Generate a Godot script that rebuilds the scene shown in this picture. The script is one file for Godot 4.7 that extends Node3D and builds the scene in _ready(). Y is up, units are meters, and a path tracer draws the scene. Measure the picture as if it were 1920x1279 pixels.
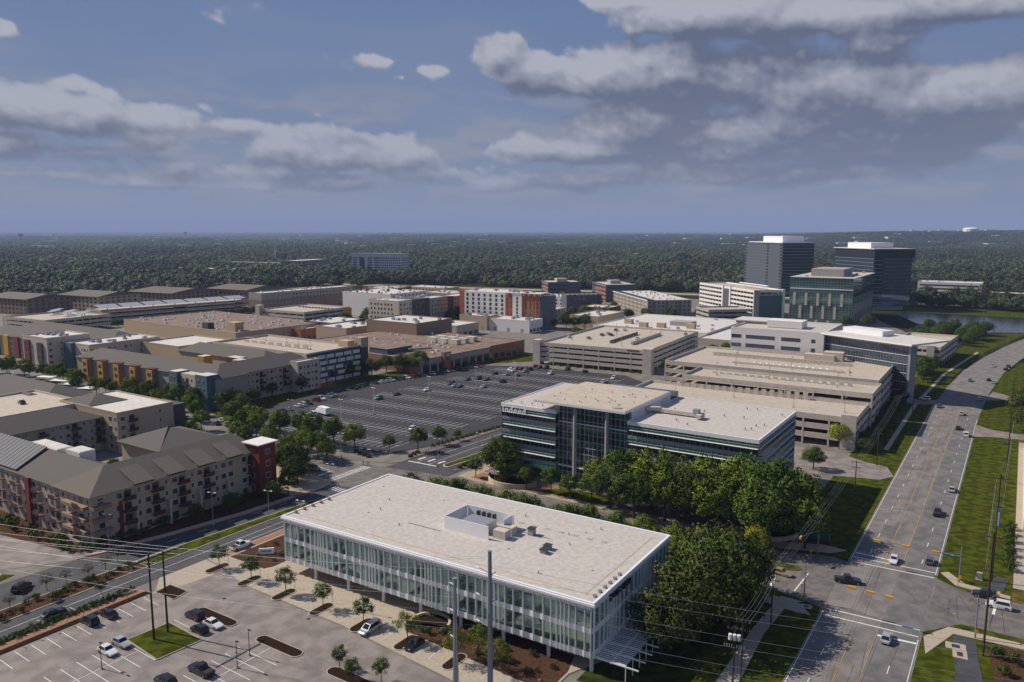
extends Node3D
# World: the wide road runs along -Z, units are metres, the drone camera hangs 78 m above the ground.
const FPX := 1460.0
const CAM_H := 78.0
const YAW := 33.25
const PITCH := 8.09
var M := {}
var taken := {}
var rng := RandomNumberGenerator.new()
var cube: ArrayMesh
var cyl: ArrayMesh
var cam_r: Vector3
var cam_u: Vector3
var cam_f: Vector3

class MB:
	var v := PackedVector3Array()
	var n := PackedVector3Array()
	var c := PackedColorArray()
	var i := PackedInt32Array()
	var col := Color(1, 1, 1)
	func tri(a: Vector3, b: Vector3, d: Vector3):  # counter-clockwise seen from outside
		var nn := (b - a).cross(d - a).normalized()
		var k := v.size()
		v.append(a); v.append(b); v.append(d)
		n.append(nn); n.append(nn); n.append(nn)
		c.append(col); c.append(col); c.append(col)
		i.append(k); i.append(k + 2); i.append(k + 1)
	func quad(a: Vector3, b: Vector3, d: Vector3, e: Vector3):
		var nn := (b - a).cross(d - a).normalized()
		var k := v.size()
		v.append(a); v.append(b); v.append(d); v.append(e)
		for q in 4:
			n.append(nn); c.append(col)
		i.append(k); i.append(k + 2); i.append(k + 1)
		i.append(k); i.append(k + 3); i.append(k + 2)
	func box(p: Vector3, s: Vector3, t := Basis()):
		var h := s * 0.5
		var q := []
		for z in [-1, 1]:
			for y in [-1, 1]:
				for x in [-1, 1]:
					q.append(p + t * Vector3(x * h.x, y * h.y, z * h.z))
		quad(q[4], q[5], q[7], q[6]); quad(q[1], q[0], q[2], q[3])
		quad(q[5], q[1], q[3], q[7]); quad(q[0], q[4], q[6], q[2])
		quad(q[6], q[7], q[3], q[2]); quad(q[0], q[1], q[5], q[4])
	func tube(a: Vector3, b: Vector3, ra: float, rb: float, seg := 8, caps := true):
		var d := (b - a).normalized()
		var x := d.cross(Vector3(0, 0, 1) if absf(d.z) < 0.9 else Vector3(1, 0, 0)).normalized()
		var y := d.cross(x)
		for k in seg:
			var t0 := TAU * k / seg
			var t1 := TAU * (k + 1) / seg
			var e0 := x * cos(t0) + y * sin(t0)
			var e1 := x * cos(t1) + y * sin(t1)
			quad(a + e0 * ra, a + e1 * ra, b + e1 * rb, b + e0 * rb)
			if caps:
				if rb > 0.001: tri(b, b + e0 * rb, b + e1 * rb)
				if ra > 0.001: tri(a, a + e1 * ra, a + e0 * ra)
	func mesh(colored := false) -> ArrayMesh:
		var arr := []
		arr.resize(Mesh.ARRAY_MAX)
		arr[Mesh.ARRAY_VERTEX] = v
		arr[Mesh.ARRAY_NORMAL] = n
		if colored: arr[Mesh.ARRAY_COLOR] = c
		arr[Mesh.ARRAY_INDEX] = i
		var m := ArrayMesh.new()
		m.add_surface_from_arrays(Mesh.PRIMITIVE_TRIANGLES, arr)
		return m

# ---------------------------------------------------------------- naming, things, parts
func numbered(called: String) -> String:
	taken[called] = taken.get(called, -1) + 1
	return called if taken[called] == 0 else "%s_%03d" % [called, taken[called]]

func tag(o: Node, label: String, category: String, group := "", kind := "") -> Node:
	o.set_meta("label", label); o.set_meta("category", category)
	if group != "": o.set_meta("group", group)
	if kind != "": o.set_meta("kind", kind)
	return o

func thing(called: String, label: String, category: String, at := Vector3.ZERO, turn := 0.0, group := "") -> Node3D:
	var o := Node3D.new()
	o.name = numbered(called)
	add_child(o)
	o.position = at
	o.rotation_degrees.y = turn
	tag(o, label, category, group)
	return o

func piece(parent: Node, called: String, mesh: Mesh, m: Material, at := Vector3.ZERO) -> MeshInstance3D:
	var o := MeshInstance3D.new()
	o.mesh = mesh
	o.material_override = m
	o.name = called
	o.position = at
	parent.add_child(o, true)
	return o

func box(parent: Node, called: String, at: Vector3, size: Vector3, m: Material, turn := 0.0) -> MeshInstance3D:
	var o := piece(parent, called, cube, m, at)
	if turn != 0.0: o.rotation_degrees.y = turn
	o.scale = size
	return o

func rod(parent: Node, called: String, a: Vector3, b: Vector3, r: float, m: Material, r2 := -1.0) -> MeshInstance3D:
	var s := MB.new()
	s.tube(Vector3.ZERO, b - a, r, r if r2 < 0.0 else r2, 8)
	return piece(parent, called, s.mesh(), m, a)

func struct(called: String, mesh: Mesh, m: Material, parent: Node = null) -> MeshInstance3D:
	var o := MeshInstance3D.new()
	o.mesh = mesh
	o.material_override = m
	if parent:
		o.name = called
		parent.add_child(o, true)
	else:
		o.name = numbered(called)
		add_child(o)
		o.set_meta("kind", "structure")
	return o

# ---------------------------------------------------------------- pixels of the photograph (1920 x 1279) to places
func ray(x: float, y: float) -> Vector3:
	return cam_r * ((x - 960.0) / FPX) - cam_u * ((y - 639.5) / FPX) + cam_f

func P(x: float, y: float, h := 0.0) -> Vector3:  # where the ray meets the level h
	var d := ray(x, y)
	return Vector3(0, CAM_H, 0) + d * ((h - CAM_H) / d.y)

func sheet_mesh(pts: PackedVector2Array, top: float, bottom: float) -> ArrayMesh:
	var s := MB.new()
	var ids := Geometry2D.triangulate_polygon(pts)
	for k in range(0, ids.size(), 3):
		var a := Vector3(pts[ids[k]].x, top, pts[ids[k]].y)
		var b := Vector3(pts[ids[k + 1]].x, top, pts[ids[k + 1]].y)
		var d := Vector3(pts[ids[k + 2]].x, top, pts[ids[k + 2]].y)
		if (b - a).cross(d - a).y > 0: s.tri(a, b, d)
		else: s.tri(a, d, b)
	if bottom < top:
		var cw := Geometry2D.is_polygon_clockwise(pts)
		for k in pts.size():
			var p := pts[k]
			var q := pts[(k + 1) % pts.size()]
			if not cw:
				var w := p
				p = q
				q = w
			s.quad(Vector3(p.x, bottom, p.y), Vector3(q.x, bottom, q.y), Vector3(q.x, top, q.y), Vector3(p.x, top, p.y))
	return s.mesh()

func sheet(called: String, pts: Array, top: float, m: Material, depth := 0.3, parent: Node = null) -> MeshInstance3D:
	var a := PackedVector2Array()
	for p in pts: a.append(Vector2(p[0], p[1]))
	return struct(called, sheet_mesh(a, top, top - depth), m, parent)

func pix(pts: Array) -> Array:  # photograph pixels on the ground -> [x, z]
	var out := []
	for p in pts:
		var q := P(p[0], p[1])
		out.append([q.x, q.z])
	return out

func ribbon(called: String, path: Array, half: float, top: float, m: Material, parent: Node = null) -> MeshInstance3D:
	var l := []
	var r := []
	for k in path.size():
		var a := Vector2(path[maxi(k - 1, 0)][0], path[maxi(k - 1, 0)][1])
		var b := Vector2(path[mini(k + 1, path.size() - 1)][0], path[mini(k + 1, path.size() - 1)][1])
		var d := (b - a).normalized()
		var s := Vector2(-d.y, d.x) * half
		l.append([path[k][0] + s.x, path[k][1] + s.y])
		r.push_front([path[k][0] - s.x, path[k][1] - s.y])
	return sheet(called, l + r, top, m, 0.3, parent)

# ---------------------------------------------------------------- materials
var tex := {}
func noise_tex(called: String, seed_: int, freq: float, lo: float, hi: float, octaves := 5, size := 512, tint := Color(1, 1, 1), grain := 0.0, blotch := 0.0) -> Texture2D:
	if tex.has(called): return tex[called]
	var f := FastNoiseLite.new()
	f.seed = seed_
	f.noise_type = FastNoiseLite.TYPE_SIMPLEX_SMOOTH
	f.frequency = freq
	f.fractal_octaves = octaves
	var im := f.get_seamless_image(size, size)
	im.convert(Image.FORMAT_L8)
	var src := im.get_data()
	var f2 := FastNoiseLite.new()
	f2.seed = seed_ + 7
	f2.frequency = freq * 0.22
	f2.fractal_octaves = 3
	var im2 := f2.get_seamless_image(size, size)
	im2.convert(Image.FORMAT_L8)
	var src2 := im2.get_data()
	var r := RandomNumberGenerator.new()
	r.seed = seed_
	var out := PackedByteArray()
	out.resize(src.size() * 3)
	for k in src.size():
		var t := src[k] / 255.0
		var g := lerpf(lo, hi, smoothstep(0.15, 0.85, t)) + (r.randf() - 0.5) * grain + (src2[k] / 255.0 - 0.5) * blotch
		var w := src2[k] / 255.0
		out[k * 3] = clampi(int(255 * g * lerpf(1.0, tint.r, w)), 0, 255)
		out[k * 3 + 1] = clampi(int(255 * g * lerpf(1.0, tint.g, w)), 0, 255)
		out[k * 3 + 2] = clampi(int(255 * g * lerpf(1.0, tint.b, w)), 0, 255)
	var t2 := ImageTexture.create_from_image(Image.create_from_data(size, size, false, Image.FORMAT_RGB8, out))
	tex[called] = t2
	return t2

func mat(called: String, r: float, g: float, b: float, rough := 0.85, metal := 0.0, t: Texture2D = null, tile := 10.0) -> StandardMaterial3D:
	if M.has(called): return M[called]
	var m := StandardMaterial3D.new()
	m.resource_name = called
	m.albedo_color = Color(r, g, b).linear_to_srgb()
	m.roughness = rough
	m.metallic = metal
	if t:
		m.albedo_texture = t
		m.uv1_triplanar = true
		m.uv1_world_triplanar = true
		m.uv1_scale = Vector3.ONE / tile
	M[called] = m
	return m

func make_materials():
	var fine := noise_tex("fine", 3, 0.03, 0.92, 1.0, 5, 512, Color(1, 0.99, 0.97), 0.07, 0.04)
	var worn := noise_tex("worn", 5, 0.012, 0.84, 1.0, 6, 512, Color(1, 0.98, 0.96), 0.09, 0.08)
	var turf := noise_tex("turf", 8, 0.014, 0.70, 1.0, 6, 512, Color(1.0, 0.90, 0.76), 0.2, 0.14)
	var deck := noise_tex("deck", 11, 0.02, 0.93, 1.0, 6, 512, Color(1, 0.985, 0.965), 0.05, 0.04)
	var shingle := noise_tex("shingle", 14, 0.05, 0.78, 1.0, 4, 512, Color(1, 1, 1), 0.16, 0.06)
	var soil := noise_tex("soil", 17, 0.05, 0.5, 1.0, 5, 512, Color(1, 0.9, 0.8), 0.3, 0.2)
	mat("ground", 0.075, 0.088, 0.045, 0.95, 0, turf, 60)
	mat("far_ground", 0.04, 0.05, 0.026, 0.95, 0, turf, 300)
	mat("district", 0.20, 0.185, 0.17, 0.9, 0, worn, 45)
	mat("grass", 0.078, 0.104, 0.012, 0.95, 0, turf, 24)
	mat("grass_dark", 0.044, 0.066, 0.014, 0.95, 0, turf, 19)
	mat("grass_dry", 0.125, 0.125, 0.04, 0.95, 0, turf, 30)
	mat("road", 0.21, 0.196, 0.19, 0.88, 0, worn, 34)
	mat("street", 0.062, 0.064, 0.074, 0.85, 0, worn, 28)
	mat("lot", 0.035, 0.034, 0.042, 0.85, 0, worn, 40)
	mat("near_lot", 0.255, 0.225, 0.215, 0.88, 0, worn, 30)
	mat("crossing", 0.16, 0.15, 0.143, 0.88, 0, worn, 22)
	mat("walk", 0.42, 0.36, 0.29, 0.9, 0, fine, 12)
	mat("pave", 0.40, 0.32, 0.235, 0.9, 0, fine, 9)
	mat("brick_walk", 0.30, 0.15, 0.095, 0.9, 0, fine, 7)
	mat("kerb", 0.42, 0.38, 0.32, 0.9, 0, fine, 6)
	mat("kerb_red", 0.32, 0.07, 0.06, 0.8, 0, fine, 6)
	mat("mulch", 0.055, 0.035, 0.026, 0.95, 0, soil, 5)
	mat("soil", 0.14, 0.085, 0.06, 0.95, 0, soil, 8)
	mat("paint", 0.80, 0.80, 0.80, 0.7, 0, fine, 5)
	mat("paint_yellow", 0.46, 0.29, 0.10, 0.7, 0, fine, 5)
	mat("sand", 0.62, 0.56, 0.45, 0.9, 0, fine, 20)
	mat("water", 0.02, 0.03, 0.042, 0.12)
	mat("white_roof", 0.52, 0.485, 0.455, 0.85, 0, fine, 26)
	mat("road_grey", 0.165, 0.163, 0.165, 0.88, 0, worn, 26)
	mat("pale_roof", 0.62, 0.60, 0.58, 0.85, 0, deck, 30)
	mat("tan_roof", 0.50, 0.44, 0.365, 0.88, 0, deck, 34)
	mat("brown_roof", 0.24, 0.17, 0.135, 0.92, 0, worn, 40)
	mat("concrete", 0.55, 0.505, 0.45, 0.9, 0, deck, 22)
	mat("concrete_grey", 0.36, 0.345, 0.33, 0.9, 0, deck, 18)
	mat("deck", 0.47, 0.42, 0.355, 0.92, 0, deck, 30)
	mat("shingle", 0.135, 0.122, 0.112, 0.95, 0, shingle, 6)
	mat("shingle_brown", 0.165, 0.145, 0.12, 0.95, 0, shingle, 6)
	mat("metal_roof", 0.15, 0.155, 0.165, 0.85, 0.0)
	mat("solar", 0.36, 0.38, 0.42, 0.4, 0.2)
	mat("stucco", 0.46, 0.375, 0.285, 0.92, 0, fine, 9)
	mat("stucco_pale", 0.56, 0.49, 0.41, 0.92, 0, fine, 9)
	mat("stucco_grey", 0.36, 0.335, 0.31, 0.92, 0, fine, 9)
	mat("stucco_white", 0.76, 0.745, 0.73, 0.9, 0, fine, 9)
	mat("stucco_dark", 0.075, 0.072, 0.075, 0.9, 0, fine, 9)
	mat("tan_wall", 0.50, 0.39, 0.26, 0.92, 0, fine, 9)
	mat("brown_wall", 0.28, 0.195, 0.14, 0.92, 0, fine, 8)
	mat("brick", 0.27, 0.135, 0.085, 0.92, 0, fine, 5)
	mat("rust", 0.40, 0.115, 0.045, 0.85, 0, fine, 6)
	mat("red_wall", 0.18, 0.03, 0.028, 0.85, 0, fine, 8)
	mat("maroon", 0.085, 0.026, 0.026, 0.85)
	mat("yellow_wall", 0.55, 0.30, 0.035, 0.85, 0, fine, 8)
	mat("lime", 0.40, 0.46, 0.10, 0.8)
	mat("blue_wall", 0.085, 0.14, 0.17, 0.85, 0, fine, 8)
	mat("slate_wall", 0.085, 0.098, 0.125, 0.6, 0.1)
	mat("navy_wall", 0.05, 0.075, 0.14, 0.7)
	mat("white_metal", 0.78, 0.78, 0.80, 0.45, 0.05)
	mat("grey_metal", 0.32, 0.34, 0.37, 0.5, 0.4)
	mat("dark_metal", 0.05, 0.05, 0.055, 0.5, 0.3)
	mat("steel", 0.24, 0.28, 0.33, 0.5, 0.4)
	mat("wood", 0.06, 0.048, 0.04, 0.9, 0, soil, 3)
	mat("stone", 0.38, 0.29, 0.19, 0.9, 0, soil, 4)
	mat("lime_stone", 0.55, 0.47, 0.30, 0.9, 0, fine, 4)
	mat("glass_teal", 0.27, 0.40, 0.41, 0.06, 0.85)
	mat("glass_tower", 0.13, 0.175, 0.25, 0.05, 0.75)
	mat("glass_green", 0.09, 0.20, 0.185, 0.07, 0.65)
	mat("glass_dark", 0.07, 0.085, 0.105, 0.05, 0.6)
	mat("glass_blue", 0.085, 0.11, 0.16, 0.06, 0.65)
	mat("glass_pane", 0.07, 0.085, 0.10, 0.06, 0.4)
	mat("car_glass", 0.02, 0.024, 0.03, 0.05, 0.2)
	mat("rubber", 0.02, 0.02, 0.02, 0.9)
	mat("rim", 0.35, 0.35, 0.36, 0.35, 0.8)
	mat("head_lamp", 0.7, 0.72, 0.75, 0.1, 0.3)
	mat("tail_lamp", 0.35, 0.015, 0.015, 0.2)
	mat("signal_yellow", 0.66, 0.33, 0.03, 0.5)
	mat("sign_blue", 0.03, 0.14, 0.36, 0.5)
	mat("sign_green", 0.02, 0.16, 0.10, 0.5)
	mat("white_paint", 0.82, 0.82, 0.80, 0.6)
	mat("bark", 0.10, 0.078, 0.06, 0.95, 0, soil, 2)
	mat("orange_tile", 0.42, 0.16, 0.08, 0.9, 0, fine, 9)
	var leaf := mat("leaf", 1, 1, 1, 0.9)
	leaf.metallic_specular = 0.15
	leaf.vertex_color_use_as_albedo = true
	leaf.backlight_enabled = true
	leaf.backlight = Color(0.25, 0.3, 0.08)
	leaf.cull_mode = BaseMaterial3D.CULL_DISABLED
	for k in ["grass", "grass_dark", "grass_dry", "ground", "far_ground", "mulch", "soil"]: M[k].metallic_specular = 0.1
	var wood_far := mat("forest", 1, 1, 1, 0.85)
	wood_far.vertex_color_use_as_albedo = true
	for p in [["car_white", 0.78, 0.78, 0.78], ["car_black", 0.012, 0.012, 0.014], ["car_grey", 0.10, 0.105, 0.115], ["car_silver", 0.42, 0.43, 0.45], ["car_blue", 0.02, 0.045, 0.12],
			["car_green", 0.03, 0.17, 0.09], ["car_red", 0.22, 0.02, 0.02], ["car_gold", 0.36, 0.31, 0.20], ["car_yellow", 0.62, 0.40, 0.02], ["car_teal", 0.05, 0.09, 0.10]]:
		var cm := mat(p[0], p[1], p[2], p[3], 0.35, 0.25)
		cm.clearcoat_enabled = true
		cm.clearcoat = 0.8
		cm.clearcoat_roughness = 0.08

# ---------------------------------------------------------------- sky
var cov_az0 := -180.0
func cloud_cover_grid(blobs: Array) -> PackedFloat32Array:  # 720 x 120: half-degree steps, up to 60 degrees
	var g := PackedFloat32Array()
	g.resize(720 * 120)
	for b in blobs:
		var d := ray(b[0], b[1])
		var az := rad_to_deg(atan2(d.x, -d.z))
		var el := rad_to_deg(atan2(d.y, Vector2(d.x, d.z).length()))
		var ra: float = b[2] / 25.5
		var re: float = b[3] / 25.5
		for y in range(maxi(0, int((el - 2.2 * re) * 2)), mini(119, int((el + 2.2 * re) * 2)) + 1):
			for x in range(int((az - 2.2 * ra + 180) * 2), int((az + 2.2 * ra + 180) * 2) + 1):
				var q := Vector2((x * 0.5 - 180 - az) / ra, (y * 0.5 - el) / re)
				var k := y * 720 + posmod(x, 720)
				g[k] = maxf(g[k], b[4] * exp(-q.length_squared() * 0.9))
	return g

var n_cloud := FastNoiseLite.new()
var n_fine := FastNoiseLite.new()
var n_wide := FastNoiseLite.new()
var n_puff := FastNoiseLite.new()
var cover_grid: PackedFloat32Array
func cover(az: float, el: float) -> float:
	if el < 0.0: el = 0.0
	var fx := (az + 180.0) * 2.0
	var fy := minf(el * 2.0, 118.0)
	var x0 := int(floor(fx))
	var y0 := int(fy)
	var tx := fx - x0
	var ty := fy - y0
	var xa := posmod(x0, 720)
	var xb := posmod(x0 + 1, 720)
	return lerpf(lerpf(cover_grid[y0 * 720 + xa], cover_grid[y0 * 720 + xb], tx), lerpf(cover_grid[(y0 + 1) * 720 + xa], cover_grid[(y0 + 1) * 720 + xb], tx), ty)

func cloud_density(az: float, el: float, c: float) -> float:
	var s := 1.0 + el * 0.012
	var x := az / s
	var y := el * 1.55 / s
	var w1 := n_fine.get_noise_2d(x * 1.3, y * 1.3)
	var w2 := n_fine.get_noise_2d(x * 1.3 + 91.0, y * 1.3 - 37.0)
	var puff := -n_puff.get_noise_2d(x + w1 * 1.1, y + w2 * 0.9) - 0.42      # rounded heads
	return c + 0.50 * n_cloud.get_noise_2d(x * 0.42, y * 0.55) + 0.62 * puff + 0.10 * n_fine.get_noise_2d(x * 5.0, y * 4.0) - 0.46

func sky_color(az: float, el: float) -> Color:
	var e := clampf(el / 90.0, 0.0, 1.0)
	var t := 1.0 - exp(-el / 11.5)
	var rel := wrapf(az + 104.0, -180.0, 180.0)   # 0 towards the sun's side
	var side := 0.5 + 0.5 * cos(deg_to_rad(rel))
	var hz := Color(0.222, 0.262, 0.338).lerp(Color(0.285, 0.325, 0.40), side)
	var mid := Color(0.098, 0.172, 0.350).lerp(Color(0.122, 0.205, 0.405), side)
	var c := hz.lerp(mid, t).lerp(Color(0.075, 0.145, 0.325), smoothstep(0.12, 0.75, e))
	# thin veil
	var veil := smoothstep(0.05, 0.55, n_wide.get_noise_2d(az * 0.5 + el * 0.6, el * 2.2)) * 0.22 * exp(-el / 40.0)
	c = c.lerp(Color(0.30, 0.335, 0.42), veil)
	# hazy broken layer low down
	var low := smoothstep(0.6, 3.0, el) * smoothstep(12.5, 6.0, el)
	if low > 0.0:
		var nl := n_cloud.get_noise_2d(az * 0.55 + 70.0, el * 2.6) + 0.4 * n_fine.get_noise_2d(az * 1.3, el * 4.0)
		c = c.lerp(Color(0.30, 0.315, 0.375), low * smoothstep(-0.25, 0.42, nl) * 0.85)
	# cumulus: photographed where the camera looks, the same kind of scattered bank elsewhere
	var look := smoothstep(58.0, 44.0, absf(wrapf(az + YAW, -180.0, 180.0))) * smoothstep(33.0, 27.0, el)
	var wild := 0.34 + 0.42 * n_wide.get_noise_2d(az * 0.35 + 300.0, el * 0.8)
	var cv := lerpf(wild, cover(az, el), look)
	var d := cloud_density(az, el, cv)
	var a := smoothstep(-0.05, 0.2, d)
	if a > 0.0:
		var up := cloud_density(az - 0.45, el + 0.6, lerpf(wild, cover(az - 0.45, el + 0.6), look))
		var up2 := cloud_density(az - 1.5, el + 2.4, lerpf(wild, cover(az - 1.5, el + 2.4), look))
		a = smoothstep(-0.05, lerpf(0.34, 0.12, clampf(0.5 + (d - up2) * 1.6, 0.0, 1.0)), d)
		var lit := clampf(0.34 + (d - up) * 1.0 + (d - up2) * 0.85 - maxf(d, 0.0) * 0.46, 0.0, 1.0)
		var cc := Color(0.118, 0.13, 0.19).lerp(Color(0.52, 0.52, 0.565), lit)
		var far := exp(-el / 4.5)
		cc = cc.lerp(hz, far * 0.55)
		c = c.lerp(cc, a * (1.0 - far * 0.3) * 0.86)
	var lowk := exp(-el / 6.0)
	return Color(c.r * lerpf(0.82, 0.92, lowk), c.g * lerpf(0.83, 0.93, lowk), c.b * lerpf(0.86, 0.93, lowk))

func make_sky() -> PanoramaSkyMaterial:
	n_cloud.seed = 21; n_cloud.frequency = 0.16; n_cloud.fractal_octaves = 5; n_cloud.noise_type = FastNoiseLite.TYPE_SIMPLEX_SMOOTH
	n_fine.seed = 5; n_fine.frequency = 0.22; n_fine.fractal_octaves = 4; n_fine.noise_type = FastNoiseLite.TYPE_SIMPLEX_SMOOTH
	n_puff.seed = 44; n_puff.frequency = 0.30; n_puff.noise_type = FastNoiseLite.TYPE_CELLULAR; n_puff.cellular_return_type = FastNoiseLite.RETURN_DISTANCE; n_puff.fractal_octaves = 4; n_puff.fractal_gain = 0.48; n_puff.fractal_type = FastNoiseLite.FRACTAL_FBM
	n_wide.seed = 9; n_wide.frequency = 0.06; n_wide.fractal_octaves = 3
	cover_grid = cloud_cover_grid([
		[1000, 140, 75, 42, 1.12], [1110, 150, 95, 40, 1.05], [1250, 135, 130, 52, 1.15], [1330, 170, 170, 52, 1.15], [1480, 120, 150, 55, 1.05], [1560, 170, 240, 62, 1.2], [1650, 90, 90, 50, 1.0], [1780, 190, 200, 66, 1.2], [1900, 160, 130, 60, 1.15],
		[1340, 22, 150, 44, 1.15], [1520, 35, 190, 40, 1.15], [1760, 8, 240, 34, 1.1], [1150, 2, 70, 14, 0.95], [930, 105, 56, 34, 1.05], [1186, 62, 22, 16, 0.85],
		[1180, 230, 150, 42, 1.1], [1400, 245, 220, 44, 1.1], [1700, 255, 260, 34, 1.0], [1010, 280, 80, 22, 0.95], [1120, 285, 130, 22, 0.95], [1330, 290, 200, 26, 0.95], [1560, 275, 70, 26, 1.0], [1680, 290, 160, 26, 0.9],
		[60, 205, 130, 40, 1.15], [165, 215, 80, 42, 1.15], [300, 222, 88, 36, 1.15], [430, 236, 70, 14, 0.9], [300, 262, 100, 14, 0.95], [30, 275, 110, 26, 1.05], [150, 285, 130, 22, 0.95], [545, 278, 82, 34, 1.12], [620, 295, 100, 28, 0.98], [740, 292, 80, 34, 1.02],
		[300, 310, 160, 16, 0.8], [250, 340, 190, 14, 0.95], [480, 320, 130, 16, 0.78], [60, 325, 120, 14, 0.9], [560, 345, 220, 16, 0.9], [800, 330, 130, 22, 0.9], [900, 345, 160, 16, 0.85],
		[812, 131, 50, 19, 1.0], [715, 115, 46, 14, 0.9], [750, 142, 16, 8, 0.9], [128, 152, 46, 13, 0.92], [4, 60, 24, 15, 0.95], [985, 278, 60, 18, 0.9], [1100, 340, 260, 16, 0.8], [1450, 330, 300, 20, 0.82]])
	var w := 1024
	var data := PackedFloat32Array()
	data.resize(w * 512 * 3)
	for y in 512:
		var el := 90.0 - (y + 0.5) / 512.0 * 180.0
		for x in w:
			var c := sky_color(wrapf((x + 0.5) / w * 360.0, -180.0, 180.0), el) if el > 0.0 else Color(0.10, 0.105, 0.09)
			var k := (y * w + x) * 3
			data[k] = c.r; data[k + 1] = c.g; data[k + 2] = c.b
	var im := Image.create_from_data(w, 512, false, Image.FORMAT_RGBF, data.to_byte_array())
	im.resize(4096, 2048, Image.INTERPOLATE_BILINEAR)
	# the part of the sky in view, at full size
	var x0 := int((360.0 - YAW - 44.0) / 360.0 * 4096)
	var nx := mini(1000, 4096 - x0)
	var y0 := 1024 - 330
	var part := PackedFloat32Array()
	part.resize(nx * 330 * 3)
	for y in 330:
		var el := 90.0 - (y0 + y + 0.5) / 2048.0 * 180.0
		for x in nx:
			var c := sky_color(wrapf((x0 + x + 0.5) / 4096.0 * 360.0, -180.0, 180.0), el)
			var k := (y * nx + x) * 3
			part[k] = c.r; part[k + 1] = c.g; part[k + 2] = c.b
	im.blit_rect(Image.create_from_data(nx, 330, false, Image.FORMAT_RGBF, part.to_byte_array()), Rect2i(0, 0, nx, 330), Vector2i(x0, y0))
	var s := PanoramaSkyMaterial.new()
	s.panorama = ImageTexture.create_from_image(im)
	return s

func _ready():
	rng.seed = 4711
	# ---- camera
	var cam := Camera3D.new()
	cam.name = "camera"
	cam.position = Vector3(0, CAM_H, 0)
	cam.rotation_degrees = Vector3(-PITCH, YAW, 0)
	cam.fov = rad_to_deg(2.0 * atan(639.5 / FPX))
	cam.near = 0.5
	cam.far = 90000.0
	add_child(cam)
	cam_r = cam.transform.basis.x
	cam_u = cam.transform.basis.y
	cam_f = -cam.transform.basis.z
	# ---- sky, haze, exposure
	var env := Environment.new()
	env.background_mode = Environment.BG_SKY
	env.sky = Sky.new()
	env.sky.sky_material = make_sky()
	env.tonemap_mode = Environment.TONE_MAPPER_LINEAR
	env.tonemap_exposure = 1.1
	env.fog_enabled = true
	env.fog_density = 0.000072
	env.fog_light_color = Color(0.58, 0.65, 0.80)
	env.sdfgi_enabled = true
	env.ssao_enabled = true
	env.ssil_enabled = true
	var we := WorldEnvironment.new()
	we.environment = env
	add_child(we)
	# ---- sun: over the left shoulder, shadows fall to the right and slightly away
	var sun := DirectionalLight3D.new()
	sun.name = "sun"
	sun.light_energy = 1.55
	sun.light_angular_distance = 0.5
	sun.light_color = Color(1.0, 0.955, 0.89)
	sun.shadow_enabled = true
	add_child(sun)
	sun.look_at_from_position(Vector3.ZERO, Vector3(0.735, -0.655, -0.175), Vector3.UP)
	var s := MB.new()
	s.box(Vector3.ZERO, Vector3.ONE)
	cube = s.mesh()
	s = MB.new()
	s.tube(Vector3(0, -0.5, 0), Vector3(0, 0.5, 0), 0.5, 0.5, 12)
	cyl = s.mesh()
	make_materials()
	build_ground()
	build_offices()
	build_garages()
	build_apartments()
	build_district()
	build_far()
	build_trees()
	build_vehicles()
	build_furniture()

# ================================================================ ground, roads, lots
func paint(parent: Node, called: String, a: Vector2, b: Vector2, w: float, m: Material, y := 0.066):
	var d := b - a
	box(parent, called, Vector3((a.x + b.x) * 0.5, y, (a.y + b.y) * 0.5), Vector3(w, 0.012, d.length()), m, rad_to_deg(atan2(d.x, d.y)))

func dashes(parent: Node, called: String, a: Vector2, b: Vector2, w: float, m: Material, on := 3.0, off := 9.0):
	var l := (b - a).length()
	var d := (b - a) / l
	var s := 0.0
	while s < l:
		paint(parent, called, a + d * s, a + d * minf(s + on, l), w, m)
		s += on + off

func island(called: String, label: String, pts: Array, fill: String, group: String, h := 0.16) -> Node3D:
	# a kerbed bed: rim and filling
	var c := Vector2.ZERO
	for p in pts: c += Vector2(p[0], p[1])
	c /= pts.size()
	var t := thing(called, label, "planting bed", Vector3(c.x, 0.05, c.y), 0.0, group)
	var outer := PackedVector2Array()
	for p in pts: outer.append(Vector2(p[0], p[1]) - c)
	var grown := Geometry2D.offset_polygon(outer, 0.22, Geometry2D.JOIN_ROUND)
	piece(t, "kerb", sheet_mesh(grown[0], h - 0.03, -0.2), M["kerb"])
	piece(t, "bed", sheet_mesh(outer, h, 0.0), M[fill])
	return t

func capsule(x0: float, x1: float, z: float, r: float) -> Array:
	var out := []
	for k in 9:
		var t := PI * 0.5 + PI * k / 8.0
		out.append([x0 + r + cos(t) * r, z + sin(t) * r])
	for k in 9:
		var t := -PI * 0.5 + PI * k / 8.0
		out.append([x1 - r + cos(t) * r, z + sin(t) * r])
	return out

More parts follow.
